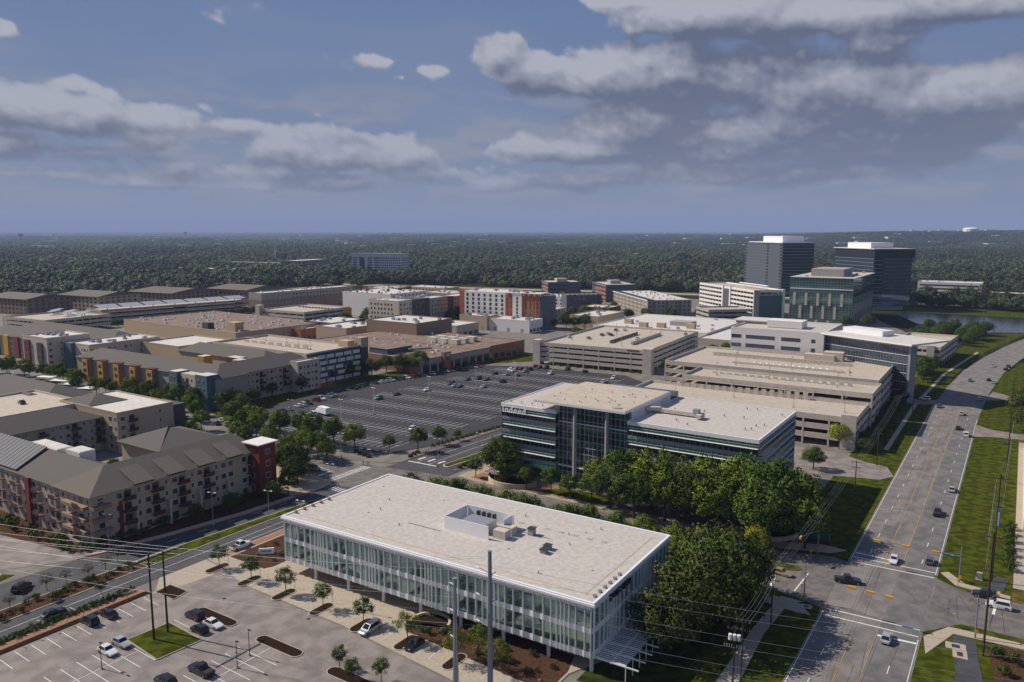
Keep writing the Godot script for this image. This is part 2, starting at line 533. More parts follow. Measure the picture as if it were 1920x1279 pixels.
func build_ground():
	var W = M["paint"]
	var Y = M["paint_yellow"]
	# everything to the horizon
	var s := MB.new()
	var step := 1500.0
	for ix in range(-26, 12):
		for iz in range(-30, 3):
			var q := []
			for k in [[0, 0], [0, 1], [1, 1], [1, 0]]:
				var x: float = (ix + k[0]) * step
				var z: float = (iz + k[1]) * step
				q.append(Vector3(x, far_height(x, z) - 0.05, z))
			s.quad(q[0], q[1], q[2], q[3])
	struct("ground", s.mesh(), M["far_ground"])
	sheet("district_ground", [[-20, 120], [-260, 120], [-420, -60], [-760, -180], [-900, -420], [-640, -700], [-420, -860], [-150, -860], [-30, -560], [-26, -100]], 0.0, M["district"])
	sheet("lawn", [[-46, 100], [-29, 100], [-29, -370], [-27, -480], [-16, -590], [5, -700], [20, -720], [-10, -700], [-40, -560], [-46, -420], [-46, -200], [-60, -192], [-60, -120], [-50, -60]], 0.03, M["grass"])
	sheet("lawn", [[-12, 100], [3.2, 100], [3.2, -340], [10, -440], [22, -520], [60, -640], [40, -640], [3, -545], [-8, -480], [-12, -420]], 0.03, M["grass"])
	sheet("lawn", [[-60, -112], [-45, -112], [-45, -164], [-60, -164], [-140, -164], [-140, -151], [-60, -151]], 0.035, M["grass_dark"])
	sheet("lawn", [[-268, -196], [-292, -205], [-304, -235], [-296, -268], [-290, -330], [-268, -420], [-236, -400], [-262, -370], [-264, -332], [-284, -266], [-272, -214]], 0.035, M["grass"])
	sheet("lawn", [[3, 60], [120, 60], [120, -420], [3.2, -420]], 0.02, M["grass_dry"])
	# main road
	var road := ribbon("main_road", [[-20.4, 140], [-20.4, -380], [-18.5, -440], [-14.5, -500], [-7, -560], [3, -620], [17, -690], [60, -850], [130, -1050]], 9.35, 0.05, M["road"])
	for x in [-26.0, -14.8]:
		dashes(road, "lane_dash", Vector2(x, -60), Vector2(x, -156), 0.14, W)
		dashes(road, "lane_dash", Vector2(x, -199), Vector2(x, -380), 0.14, W)
	for x in [-22.45, -18.6]:
		for seg in [[-40, -154], [-196, -390]]:
			paint(road, "yellow_line", Vector2(x, seg[0]), Vector2(x, seg[1]), 0.13, Y)
			dashes(road, "yellow_dash", Vector2(x + (0.3 if x < -20 else -0.3), seg[0]), Vector2(x + (0.3 if x < -20 else -0.3), seg[1]), 0.12, Y, 3.0, 9.0)
	for e in [[-29.3, -100, -162], [-29.3, -193, -390], [-11.5, -60, -160], [-11.5, -194, -370]]:
		paint(road, "edge_line", Vector2(e[0], e[1]), Vector2(e[0], e[2]), 0.12, W)
	for z in [-191.5, -194.6, -163.6, -160.6]:
		paint(road, "crosswalk_line", Vector2(-29.0, z), Vector2(-11.6, z - 0.6), 0.3, W)
	paint(road, "stop_line", Vector2(-18.4, -157.6), Vector2(-11.6, -158.2), 0.6, W)
	paint(road, "stop_line", Vector2(-29.0, -197.6), Vector2(-20.4, -197.2), 0.5, W)
	sheet("resurfaced_lanes", [[-18.5, 140], [-11.3, 140], [-11.3, -380], [-18.5, -380]], 0.054, M["road_grey"], 0.01, road)
	for k in 12:
		var px: float = [-28.0, -24.2, -16.6, -13.0][k % 4] + rng.randf_range(-0.6, 0.6)
		var pz := -110.0 - k * 22.0 + rng.randf_range(-6, 6)
		box(road, "asphalt_patch", Vector3(px, 0.057, pz), Vector3(rng.randf_range(1.6, 3.0), 0.006, rng.randf_range(3, 9)), M["crossing"] if k % 2 else M["road_grey"])
	for k in 22:  # skid-dark seams and patches of the old surface
		var x := rng.randf_range(-28, -13)
		var z := rng.randf_range(-340, -120)
		paint(road, "tar_seam", Vector2(x, z), Vector2(x + rng.randf_range(-0.6, 0.6), z - rng.randf_range(6, 26)), 0.06, M["street"], 0.062)
	# cross street
	var cross := sheet("cross_street", [[-29.8, -190.5], [-33, -192], [-48, -187.5], [-150, -190], [-174, -186], [-205, -180], [-262, -189], [-262, -176], [-205, -166], [-174, -164], [-150, -168], [-46, -167.5], [-36, -165.5], [-29.8, -163.5]], 0.046, M["crossing"])
	for k in 14: paint(cross, "crosswalk_bar", Vector2(-179.6, -168.0 - k * 1.15), Vector2(-176.2, -168.0 - k * 1.15), 0.4, W)
	for k in 12: paint(cross, "crosswalk_bar", Vector2(-171.5 + k * 1.25, -163.0), Vector2(-171.5 + k * 1.25, -160.0), 0.4, W, 0.07)
	paint(cross, "stop_line", Vector2(-41.5, -167.8), Vector2(-43.0, -178.5), 0.9, W)
	paint(cross, "lane_line", Vector2(-36.0, -179.0), Vector2(-36.5, -168.0), 0.25, W)
	paint(cross, "lane_line", Vector2(-183.5, -173.5), Vector2(-240, -180), 0.14, W)
	paint(cross, "stop_line", Vector2(-184.0, -166.6), Vector2(-184.4, -173.2), 0.5, W)
	var east := sheet("side_street", [[-11.1, -192], [-6, -188.5], [60, -186], [60, -171], [-5, -171.5], [-11.1, -164]], 0.046, M["crossing"])
	paint(east, "stop_line", Vector2(0.2, -179.6), Vector2(0.6, -187.2), 0.5, W)
	paint(east, "lane_line", Vector2(1.0, -179.4), Vector2(50, -178.6), 0.14, Y)
	for k in 9:
		var x := rng.randf_range(-9, 3)
		paint(east, "tar_seam", Vector2(x, rng.randf_range(-188, -172)), Vector2(x + rng.randf_range(-3, 3), rng.randf_range(-188, -172)), 0.08, M["dark_metal"], 0.056)
	# the tree-lined street with a median
	var street := sheet("street", [[-158.5, 60], [-158.5, -168], [-149.2, -190], [-147.8, -210], [-141, -260], [-132, -330], [-126, -384], [-152, -392], [-167.6, -252], [-171.8, -196], [-173.6, -168], [-174.4, -134], [-178.6, -110], [-184, -91], [-186, -60], [-192, 60]], 0.04, M["street"])
	for x in [-162.3]: paint(street, "lane_line", Vector2(x, -40), Vector2(x, -158), 0.12, W)
	paint(street, "lane_line", Vector2(-159.6, -112), Vector2(-159.6, -158), 0.12, W)
	dashes(street, "lane_dash", Vector2(-177.5, -84), Vector2(-172.5, -150), 0.12, W, 2.4, 6.0)
	paint(street, "lane_line", Vector2(-167.4, -196.4), Vector2(-163.2, -254), 0.14, W)
	paint(street, "lane_line", Vector2(-162.6, -196.4), Vector2(-159.4, -254), 0.14, W)
	paint(street, "stop_line", Vector2(-170.8, -195.9), Vector2(-158.9, -196.3), 0.6, W)
	paint(street, "lane_line", Vector2(-151.5, -196), Vector2(-146, -250), 0.12, W)
	for k in 3: paint(street, "turn_arrow", Vector2(-169.0 + k * 4.3, -199), Vector2(-168.7 + k * 4.3, -202.6), 0.8, W)
	for k in 3: paint(street, "stall_line", Vector2(-158.7, -71.0 - k * 6.4), Vector2(-161.2, -71.0 - k * 6.4), 0.12, W)
	var md := sheet("median", [[-165.8, 20], [-165.8, -150], [-166.6, -157], [-168.2, -150], [-169.6, -130], [-171.2, -108], [-171.6, -84], [-172, 20]], 0.17, M["kerb"])
	sheet("median_grass", [[-166.1, -98], [-166.1, -149], [-166.7, -155], [-167.9, -149], [-169.3, -130], [-170.6, -112], [-170.9, -98]], 0.19, M["grass"], 0.05, md)
	sheet("median_soil", [[-166.1, 20], [-166.1, -97.8], [-170.9, -97.8], [-171.3, -84], [-171.6, 20]], 0.19, M["soil"], 0.05, md)
	var md2 := sheet("median", [[-156.6, -197], [-155, -197], [-147.5, -250], [-141, -300], [-145.5, -300], [-153.5, -250], [-158.2, -199]], 0.17, M["kerb"])
	sheet("median_grass", [[-156.6, -198], [-155.3, -198], [-148, -249], [-141.8, -299], [-145, -299], [-153, -250], [-157.8, -199.6]], 0.19, M["grass"], 0.05, md2)
	# kerb painted red along the apartments and the plaza
	for seg in [[[-184, -91], [-178.6, -110]], [[-178.6, -110], [-174.4, -134]], [[-174.4, -134], [-173.6, -160]], [[-171.6, -197], [-167.6, -252]]]:
		var a := Vector2(seg[0][0], seg[0][1])
		var b := Vector2(seg[1][0], seg[1][1])
		var k := MB.new()
		k.box(Vector3.ZERO, Vector3(0.3, 0.3, (b - a).length()))
		var o := struct("red_kerb", k.mesh(), M["kerb_red"])
		o.position = Vector3((a.x + b.x) * 0.5 - 0.12, 0.06, (a.y + b.y) * 0.5)
		o.rotation.y = atan2(b.x - a.x, b.y - a.y)
	# concrete drive on the far side of that street
	sheet("driveway", [[-240, -62], [-192, -79.5], [-184, -90.5], [-190, -92], [-216, -88], [-250, -80]], 0.052, M["near_lot"])
	sheet("lawn", [[-230, -60], [-194, -75], [-187.5, -78.6], [-186.4, -74], [-196, -66], [-215, -52]], 0.1, M["grass"])
	sheet("path", [[-222, -58], [-190.6, -77.4], [-188.4, -75.6], [-214, -56]], 0.13, M["walk"])
	sheet("planting_ground", [[-190, -92.5], [-183.6, -98], [-179.6, -110], [-176, -131], [-175, -166], [-190, -166], [-190, -100], [-290, -96], [-290, -86], [-216, -88.4]], 0.06, M["soil"])
	sheet("pavement", [[-184.6, -93], [-182.2, -97.5], [-178.9, -112], [-175.2, -134], [-174.6, -150], [-176.6, -150], [-177.6, -133], [-181, -112], [-184.4, -98]], 0.14, M["walk"])
	# corner plazas
	sheet("plaza", [[-174, -158], [-174.6, -164.4], [-178, -166.4], [-190, -168], [-212, -171], [-214, -162], [-196, -154], [-186, -150], [-176, -150]], 0.15, M["pave"])
	sheet("plaza", [[-171.6, -193.4], [-174, -190.4], [-180, -188.6], [-188, -190.4], [-192, -193], [-184, -196.6], [-176.6, -212], [-172, -252], [-164, -300], [-158, -372], [-163.5, -372], [-168, -300], [-168.4, -252], [-171.9, -200]], 0.15, M["pave"])
	sheet("plaza", [[-146.6, -192], [-138, -190.6], [-50, -190.2], [-50, -193], [-96, -193.4], [-118, -196], [-126, -198], [-142, -200], [-141, -215], [-146.6, -212]], 0.15, M["pave"])
	sheet("path", [[-142, -192.6], [-96, -193.6], [-96, -198.2], [-118, -200.5], [-142, -199]], 0.17, M["brick_walk"])
	sheet("lawn", [[-118, -193.5], [-98, -193], [-92, -198], [-100, -201], [-112, -199.6]], 0.24, M["grass"])
	# near car park, its strip of accessible bays and the office forecourt
	var lot := sheet("near_parking_lot", [[-153, 40], [-153, -91], [-157.9, -95.6], [-158.3, -107.8], [-152, -107.2], [-140, -103.8], [-108, -102.8], [-70, -98.6], [-52, -97], [-44, -97], [-44, 40]], 0.048, M["near_lot"])
	for k in 16: paint(lot, "stall_line", Vector2(-152.2, -45.6 - k * 2.85), Vector2(-146.4, -45.4 - k * 2.85), 0.12, W)
	paint(lot, "spine_line", Vector2(-133.2, -40), Vector2(-133.2, -75.4), 0.12, W)
	for k in 12: paint(lot, "stall_line", Vector2(-138.9, -44.3 - k * 2.85), Vector2(-127.6, -44.0 - k * 2.85), 0.12, W)
	for k in 2: paint(lot, "stall_line", Vector2(-138.2, -86.2 - k * 2.8), Vector2(-132.8, -86.0 - k * 2.8), 0.12, W)
	paint(lot, "spine_line", Vector2(-113.2, -50), Vector2(-113.3, -89.6), 0.12, W)
	for k in 13: paint(lot, "stall_line", Vector2(-118.8, -52.4 - k * 2.85), Vector2(-107.6, -52.2 - k * 2.85), 0.12, W)
	sheet("forecourt", [[-158.1, -108.2], [-152.0, -107.6], [-140, -104.2], [-108, -103.2], [-70, -99.2], [-62, -99], [-62, -113], [-59, -120], [-140, -120], [-141, -150], [-157.6, -150]], 0.13, M["walk"])
	sheet("path", [[-157.6, -112], [-155.2, -112], [-155.2, -150], [-157.6, -150]], 0.15, M["brick_walk"])
	sheet("path", [[-156.9, 30], [-154.8, 30], [-154.8, -90.6], [-156.9, -90.6]], 0.15, M["brick_walk"])
	sheet("planting_ground", [[-158.2, 30], [-157.0, 30], [-157.0, -88], [-158.2, -86]], 0.14, M["grass_dark"])
	sheet("planting_ground", [[-154.7, 30], [-153.2, 30], [-153.2, -90.4], [-154.7, -90.4]], 0.14, M["mulch"])
	sheet("driveway", [[-158.4, -95.8], [-158.3, -107.8], [-152.2, -107.2], [-149.5, -103.6], [-150.5, -96.4], [-153.4, -92]], 0.07, M["walk"])
	sheet("planting_ground", [[-154.6, -112], [-142.5, -112], [-141.5, -114], [-141.5, -136], [-154.6, -140]], 0.16, M["soil"])
	sheet("planting_ground", [[-96, -108.4], [-62.5, -106], [-62.5, -113.4], [-64, -118.6], [-92, -118.8], [-100, -113]], 0.2, M["soil"])
	for k in 7:
		var x0 := -151.7 + k * 11.75 + 1.0
		for b in 2: paint(lot, "bay_line", Vector2(x0 + 3.0 + b * 3.0, -103.9 + k * 0.15), Vector2(x0 + 3.0 + b * 3.0, -109.6 + k * 0.1), 0.1, W, 0.145)
		if k < 4:
			for h in 4: paint(lot, "hatch_line", Vector2(x0 + 3.3, -104.8 - h * 1.2), Vector2(x0 + 5.6, -105.8 - h * 1.2), 0.16, W, 0.145)
	var g := "mulch beds between the bays in front of the white office"
	for k in 7:
		var cx := -151.7 + k * 11.72
		var pts := []
		for p in capsule(-2.9, 2.9, 0, 1.05): pts.append([cx + p[1], -106.2 + k * 0.22 + p[0]])
		island("mulch_bed", "narrow rounded mulch bed with kerb between accessible bays", pts, "mulch", g, 0.2)
	island("mulch_bed", "four-sided mulch bed with kerb at the driveway mouth", [[-152.3, -91.2], [-153.0, -95.0], [-147.2, -95.2], [-146.2, -91.4]], "mulch", "mulch beds in the near car park")
	island("mulch_bed", "long mulch bed with kerb beside the parked dark SUVs", capsule(-138, -126.2, -91.5, 1.2), "mulch", "mulch beds in the near car park")
	island("mulch_bed", "bare long mulch bed with kerb in the open car park aisle", capsule(-118.2, -106.6, -91.0, 1.15), "mulch", "mulch beds in the near car park")
	island("mulch_bed", "mulch bed with kerb holding two bushy young trees", capsule(-98.6, -87, -90.7, 1.2), "mulch", "mulch beds in the near car park")
	island("grass_island", "square mown grass island with kerb around two wooden poles", [[-138.4, -76.6], [-137.7, -84.8], [-126.6, -84.2], [-127.4, -75.6]], "grass", "", 0.2)
	# wide asphalt car park
	var big := sheet("asphalt_parking_lot", [[-182, -197.5], [-176.4, -214], [-172, -255], [-164.4, -300], [-160, -368], [-176, -381], [-236, -377], [-262, -364], [-265, -332], [-285, -266], [-274, -214], [-262, -198]], 0.046, M["lot"])
	for row in 10:
		var z := -206.0 - row * 17.4
		var xl := lerpf(-262.0, -247.0, row / 9.0)
		var xr := lerpf(-186.0, -172.0, row / 9.0)
		if row < 2: xl += 4
		var nn := int((xr - xl) / 2.75)
		paint(big, "spine_line", Vector2(xl, z + 3.0), Vector2(xr, z - 2.6), 0.15, W)
		for k in nn + 1:
			var x := xl + k * 2.75
			var zz := lerpf(z + 3.0, z - 2.6, k / float(nn))
			paint(big, "stall_line", Vector2(x, zz + 5.3), Vector2(x + 0.5, zz - 5.3), 0.14, W)
	for k in 4: paint(big, "turn_arrow", Vector2(-186 - k * 3.4, -199.6 + k * 0.4), Vector2(-184.4 - k * 3.4, -199.9 + k * 0.4), 0.6, W)
	sheet("hedge_strip", [[-176.4, -214], [-175.4, -214], [-163.4, -300], [-164.4, -300], [-172, -255]], 0.18, M["grass_dark"])
	# drives and walks along the wide road
	sheet("driveway", [[-29.8, -268], [-33, -262], [-60, -255], [-66, -262], [-66, -287], [-50, -287], [-40, -280], [-33, -278]], 0.052, M["near_lot"])
	sheet("driveway", [[-28, -393], [-34, -390], [-60, -384], [-60, -396], [-34, -402], [-28, -404]], 0.052, M["near_lot"])
	sheet("driveway", [[-11.4, -338], [-7, -341], [3.2, -343], [60, -343], [60, -354], [3.2, -352], [-6, -354], [-11.8, -360]], 0.054, M["near_lot"])
	sheet("driveway", [[-10.5, -415], [-4, -420], [60, -420], [60, -432], [0, -432], [-8, -440]], 0.054, M["near_lot"])
	sheet("pavement", [[-39.4, -118], [-36.8, -118], [-36.0, -128], [-37.0, -146], [-36.0, -162], [-33.6, -164], [-38.4, -164], [-39.4, -148]], 0.12, M["walk"])
	sheet("pavement", [[-37.2, -300], [-35.6, -300], [-35.6, -388], [-37.2, -388]], 0.12, M["walk"])
	sheet("pavement", [[-36.4, -404], [-34.8, -404], [-31.4, -480], [-20, -580], [-21.6, -580], [-33, -480]], 0.12, M["walk"])
	sheet("pavement", [[-48, -189.4], [-34, -193.8], [-31, -197.6], [-37, -198], [-50, -192.4]], 0.14, M["pave"])
	sheet("pavement", [[-44, -164.2], [-34, -162.6], [-31, -158.8], [-34, -158.4], [-46, -160.4]], 0.14, M["pave"])
	sheet("pavement", [[-10.6, -196], [-7.2, -190.4], [3, -189.2], [3, -190.8], [-5.6, -192.4], [-9.2, -197.4]], 0.13, M["walk"])
	sheet("pavement", [[-10.8, -162], [-7, -168.8], [20, -169.6], [20, -167.6], [-6, -166.2], [-9.8, -155]], 0.13, M["walk"])
	sheet("path", [[-4.4, -120], [-1.2, -120], [-0.4, -150], [-2.2, -165], [-6, -166], [-4.6, -150]], 0.11, M["street"])
	sheet("path", [[-2, -190.5], [1.4, -190.2], [2.6, -200], [0.2, -201]], 0.11, M["street"])
	sheet("planting_ground", [[-0.6, -166], [1.6, -150], [8, -136], [16, -150], [12, -166]], 0.12, M["soil"])
	sheet("depot_yard", [[3.4, -196], [60, -196], [60, -338], [3.4, -338]], 0.06, M["walk"])
	sheet("traffic_island", [[-48, -176.5], [-38.6, -178.8], [-37.4, -180.2], [-38.8, -181.4], [-48, -181]], 0.16, M["grass"])
	sheet("water", [[-100, -835], [-60, -835], [20, -830], [60, -780], [36, -735], [10, -715], [-20, -700], [-52, -716], [-72, -735], [-92, -790]], 0.02, M["water"], 0.05)
	sheet("lawn", [[-115, -850], [-100, -838], [20, -833], [80, -790], [90, -860], [-20, -905], [-110, -895]], 0.04, M["grass"])
	sheet("beach", [[22, -832], [60, -784], [40, -738], [66, -742], [90, -800], [50, -845]], 0.045, M["sand"])
	sheet("freeway", [[-1200, -742], [-700, -830], [-400, -905], [-150, -935], [40, -960], [40, -975], [-150, -952], [-400, -925], [-700, -850], [-1200, -765]], 0.03, M["concrete_grey"])
	sheet("verge", [[-1200, -720], [-700, -812], [-400, -888], [-150, -915], [40, -940], [40, -1000], [-150, -975], [-400, -945], [-700, -872], [-1200, -790]], 0.015, M["grass_dry"])

func far_height(x: float, z: float) -> float:
	# gently rolling country: a long low ridge far off on the road's side
	var d := Vector2(x, z).length()
	if d < 2500.0: return 0.0
	var az := rad_to_deg(atan2(x, -z)) + YAW
	var k := smoothstep(2500.0, 9000.0, d) * (1.0 - smoothstep(16000.0, 26000.0, d))
	return k * (12.0 * sin(az * 0.11 + 1.3) + 10.0 * sin(az * 0.31 + d * 0.0004)) + 66.0 * smoothstep(13.0, 27.0, az) * smoothstep(3800.0, 5800.0, d) * (1.0 - smoothstep(16000.0, 26000.0, d))

# ================================================================ building kit
# a face of a box-shaped building, in the building's own axes: F looks to +Z, R to +X, L to -X, B to -Z
func face(side: String, x0: float, x1: float, z0: float, z1: float) -> Dictionary:
	match side:
		"F": return {"o": Vector3(x0, 0, z1), "a": Vector3(1, 0, 0), "n": Vector3(0, 0, 1), "l": x1 - x0}
		"R": return {"o": Vector3(x1, 0, z1), "a": Vector3(0, 0, -1), "n": Vector3(1, 0, 0), "l": z1 - z0}
		"L": return {"o": Vector3(x0, 0, z0), "a": Vector3(0, 0, 1), "n": Vector3(-1, 0, 0), "l": z1 - z0}
	return {"o": Vector3(x1, 0, z0), "a": Vector3(-1, 0, 0), "n": Vector3(0, 0, -1), "l": x1 - x0}

func put(t: Node, called: String, f: Dictionary, u: float, y: float, w: float, h: float, out: float, m: Material, inset := 0.1) -> MeshInstance3D:
	var d := out + inset
	var at: Vector3 = f.o + f.a * u + Vector3(0, y, 0) + f.n * (out - d * 0.5)
	return box(t, called, at, Vector3(w, h, d) if absf(f.n.z) > 0.5 else Vector3(d, h, w), m)

func window(t: Node, f: Dictionary, u: float, y: float, w: float, h: float, frame: Material, pane: Material):
	var o := put(t, "window", f, u, y, w, h, 0.06, frame)
	var p := MeshInstance3D.new()
	p.mesh = cube
	p.material_override = pane
	p.name = "pane"
	o.add_child(p)
	if absf(f.n.z) > 0.5:
		p.scale = Vector3(1.0 - 0.16 / w, 1.0 - 0.16 / h, 1.0)
		p.position = Vector3(0, 0, 0.12 * signf(f.n.z))
	else:
		p.scale = Vector3(1.0, 1.0 - 0.16 / h, 1.0 - 0.16 / w)
		p.position = Vector3(0.12 * signf(f.n.x), 0, 0)

func parapet(t: Node, x0: float, x1: float, z0: float, z1: float, y: float, h: float, th: float, m: Material, called := "parapet"):
	box(t, called, Vector3((x0 + x1) * 0.5, y + h * 0.5, z1 - th * 0.5), Vector3(x1 - x0, h, th), m)
	box(t, called, Vector3((x0 + x1) * 0.5, y + h * 0.5, z0 + th * 0.5), Vector3(x1 - x0, h, th), m)
	box(t, called, Vector3(x0 + th * 0.5, y + h * 0.5, (z0 + z1) * 0.5), Vector3(th, h, z1 - z0 - 2 * th - 0.01), m)
	box(t, called, Vector3(x1 - th * 0.5, y + h * 0.5, (z0 + z1) * 0.5), Vector3(th, h, z1 - z0 - 2 * th - 0.01), m)

func block(t: Node, x0: float, x1: float, z0: float, z1: float, y0: float, h: float, wall: Material, roof: Material, par := 0.7):
	# walls, roof sheet and parapet
	box(t, "wall", Vector3((x0 + x1) * 0.5, y0 + h * 0.5, (z0 + z1) * 0.5), Vector3(x1 - x0, h, z1 - z0), wall)
	box(t, "roof", Vector3((x0 + x1) * 0.5, y0 + h + 0.06, (z0 + z1) * 0.5), Vector3(x1 - x0 - 0.7, 0.12, z1 - z0 - 0.7), roof)
	if par > 0: parapet(t, x0 - 0.03, x1 + 0.03, z0 - 0.03, z1 + 0.03, y0 + h - 0.02, par, 0.35, wall)

func hip(t: Node, called: String, x0: float, x1: float, z0: float, z1: float, y: float, rise: float, m: Material, along_x := true, ia := -1.0, ib := -1.0, over := 0.7) -> MeshInstance3D:
	x0 -= over; x1 += over; z0 -= over; z1 += over
	var half := (z1 - z0) * 0.5 if along_x else (x1 - x0) * 0.5
	if ia < 0: ia = half
	if ib < 0: ib = half
	var s := MB.new()
	var a := Vector3(x0, y, z1)
	var b := Vector3(x1, y, z1)
	var c := Vector3(x1, y, z0)
	var d := Vector3(x0, y, z0)
	var p: Vector3
	var q: Vector3
	if along_x:
		p = Vector3(x0 + ia, y + rise, (z0 + z1) * 0.5); q = Vector3(x1 - ib, y + rise, (z0 + z1) * 0.5)
		s.quad(a, b, q, p); s.quad(c, d, p, q); s.tri(b, c, q); s.tri(d, a, p)
	else:
		p = Vector3((x0 + x1) * 0.5, y + rise, z1 - ia); q = Vector3((x0 + x1) * 0.5, y + rise, z0 + ib)
		s.quad(b, c, q, p); s.quad(d, a, p, q); s.tri(a, b, p); s.tri(c, d, q)
	s.quad(d, c, b, a)
	return piece(t, called, s.mesh(), m)

func rooftop_units(t: Node, x0: float, x1: float, z0: float, z1: float, y: float, n: int, m: Material, big := 2.2):
	for k in n:
		var w := rng.randf_range(0.5, 1.0) * big
		var h := rng.randf_range(0.35, 0.7) * big
		var o := box(t, "roof_unit", Vector3(rng.randf_range(x0, x1), y + h * 0.5 + 0.1, rng.randf_range(z0, z1)), Vector3(w, h, rng.randf_range(0.6, 1.2) * big), m)
		var f := MeshInstance3D.new()
		f.mesh = cyl
		f.name = "fan_cowl"
		f.material_override = M["dark_metal"]
		f.scale = Vector3(0.6, 0.12, 0.6)
		f.position = Vector3(0, 0.53, 0)
		o.add_child(f)

# ================================================================ offices
func build_offices():
	# ---- the white finned office in front
	var t := thing("white_office", "low white office with vertical fins, teal glass and a wide pale flat roof", "office", Vector3(-98, 0, -132.4), 0.9)
	var wm = M["white_metal"]
	box(t, "ground_floor", Vector3(1.5, 1.5, -1.5), Vector3(70, 3.0, 29), M["glass_green"])
	box(t, "soffit", Vector3(0, 3.05, 0), Vector3(78.2, 0.3, 35.6), M["stucco_white"])
	box(t, "core", Vector3(0, 8.2, 0), Vector3(78.0, 10.0, 35.4), M["stucco_white"])
	var f := face("F", -39.3, 39.3, -18, 18)
	for k in 17: put(t, "mullion", {"o": Vector3(-33, 0, 13), "a": Vector3(1, 0, 0), "n": Vector3(0, 0, 1), "l": 70.0}, 2.0 + k * 4.1, 1.5, 0.12, 3.0, 0.05, M["grey_metal"])
	for x in [-30.6, -20.5, -10.4, -0.3, 9.8, 19.9, 29.8, 38.6]:
		var o := piece(t, "column", cyl, M["stucco_white"], Vector3(x, 1.55, 16.9))
		o.scale = Vector3(0.75, 3.1, 0.75)
	for side in ["F", "R", "L", "B"]:
		var fc := face(side, -39.3, 39.3, -18, 18)
		var u := 0.35
		var k := 0
		var bays := []
		while u < fc.l - 0.35:
			var w := 1.5 + 0.75 * sin(k * 0.62 + (0.8 if side == "F" else 2.0)) if side in ["F", "R"] else 9.0
			bays.append([u, minf(u + w, fc.l - 0.35)])
			u += w
			k += 1
		for b in bays:
			var c: float = (b[0] + b[1]) * 0.5
			var w: float = b[1] - b[0] - 0.02
			put(t, "glass_pane", fc, c, 5.8, w, 3.45, -0.12, M["glass_teal"], 0.3)
			put(t, "glass_pane", fc, c, 10.3, w, 3.45, -0.12, M["glass_teal"], 0.3)
			for y in [[3.5, 1.15], [8.05, 1.05], [12.45, 0.9]]:
				put(t, "spandrel_panel", fc, c, y[0], w, y[1], -0.04, M["white_paint"], 0.3)
			put(t, "fin", fc, b[0], 7.9, 0.07, 9.9, 0.26, M["white_paint"])
		put(t, "fin", fc, fc.l - 0.35, 7.9, 0.07, 9.9, 0.26, M["white_paint"])
	box(t, "roof_edge", Vector3(0, 13.1, 0), Vector3(79.6, 0.42, 37.0), wm)
	box(t, "roof", Vector3(0, 13.36, 0), Vector3(77.8, 0.12, 35.2), M["white_roof"])
	parapet(t, -39.6, 39.6, -18.3, 18.3, 13.3, 0.3, 0.5, wm)
	for e in [[Vector3(0, 13.435, 15.4), Vector3(74, 0.02, 0.12)], [Vector3(36.6, 13.435, 0), Vector3(0.12, 0.02, 31)]]:
		box(t, "roof_line", e[0], e[1], M["paint_yellow"])
	# screened roof plant
	var a := t.to_local(P(834, 992, 13.4))
	var b := t.to_local(P(914, 1014, 13.4))
	var w0 := b.x - a.x
	var sc := Vector3((a.x + b.x) * 0.5, 0, a.z)
	var dp := 8.5
	box(t, "plant_screen", sc + Vector3(0, 14.9, 0), Vector3(w0, 3.0, 0.15), M["white_metal"])
	box(t, "plant_screen", sc + Vector3(0, 14.9, -dp), Vector3(w0 + 2.0, 3.0, 0.15), M["white_metal"])
	box(t, "plant_screen", sc + Vector3(-w0 * 0.5, 14.9, -dp * 0.5), Vector3(0.15, 3.0, dp - 0.3), M["white_metal"])
	box(t, "plant_screen", sc + Vector3(w0 * 0.5 + 0.6, 14.9, -dp * 0.78), Vector3(0.15, 3.0, dp * 0.4), M["white_metal"])
	box(t, "roof_unit", sc + Vector3(0.6, 14.5, -dp * 0.45), Vector3(6.4, 2.2, 4.4), M["grey_metal"])
	for k in 4: box(t, "vent", sc + Vector3(-1.6 + k * 1.4, 15.2, -dp * 0.82), Vector3(0.7, 2.0, 0.7), M["dark_metal"])
	for k in 2: box(t, "air_handler", sc + Vector3(w0 * 0.5 + 1.6 + k * 0.1, 14.3, -2.6 - k * 2.6), Vector3(3.0, 1.8, 2.1), M["concrete"])
	for q in [[997, 1003, 1.5], [1027, 1030, 0.9], [1020, 1037, 0.8]]:
		var c := t.to_local(P(q[0], q[1], 13.4))
		box(t, "roof_vent", Vector3(c.x, 13.4 + q[2] * 0.5, c.z), Vector3(1.3, q[2], 1.3), M["concrete_grey"])
		box(t, "vent_cap", Vector3(c.x, 13.46 + q[2], c.z), Vector3(1.6, 0.12, 1.6), M["dark_metal"])
	for k in 6: box(t, "roof_anchor", Vector3(38.4, 13.75, 15.6 - k * 2.1), Vector3(0.5, 0.5, 0.6), M["concrete_grey"])
	for k in 5: box(t, "roof_anchor", Vector3(-38.4, 13.75, 15.0 - k * 2.6), Vector3(0.5, 0.5, 0.6), M["brown_wall"])
	# trellis canopy along the end wall
	var pg := box(t, "canopy_beam", Vector3(42.6, 3.05, 2.0), Vector3(0.2, 0.3, 31.0), wm)
	for k in 50: box(t, "canopy_slat", Vector3(42.4, 3.3, 17.2 - k * 0.62), Vector3(6.0, 0.16, 0.14), wm)
	for k in 11:
		box(t, "canopy_beam", Vector3(43.6, 3.12, 17.4 - k * 3.06), Vector3(8.4, 0.22, 0.16), wm)
		box(t, "canopy_post", Vector3(45.4, 1.5, 17.4 - k * 3.06), Vector3(0.14, 3.0, 0.14), wm)
	box(t, "end_wall", Vector3(36.0, 1.5, 12.0), Vector3(0.4, 3.0, 3.0), M["stone"])
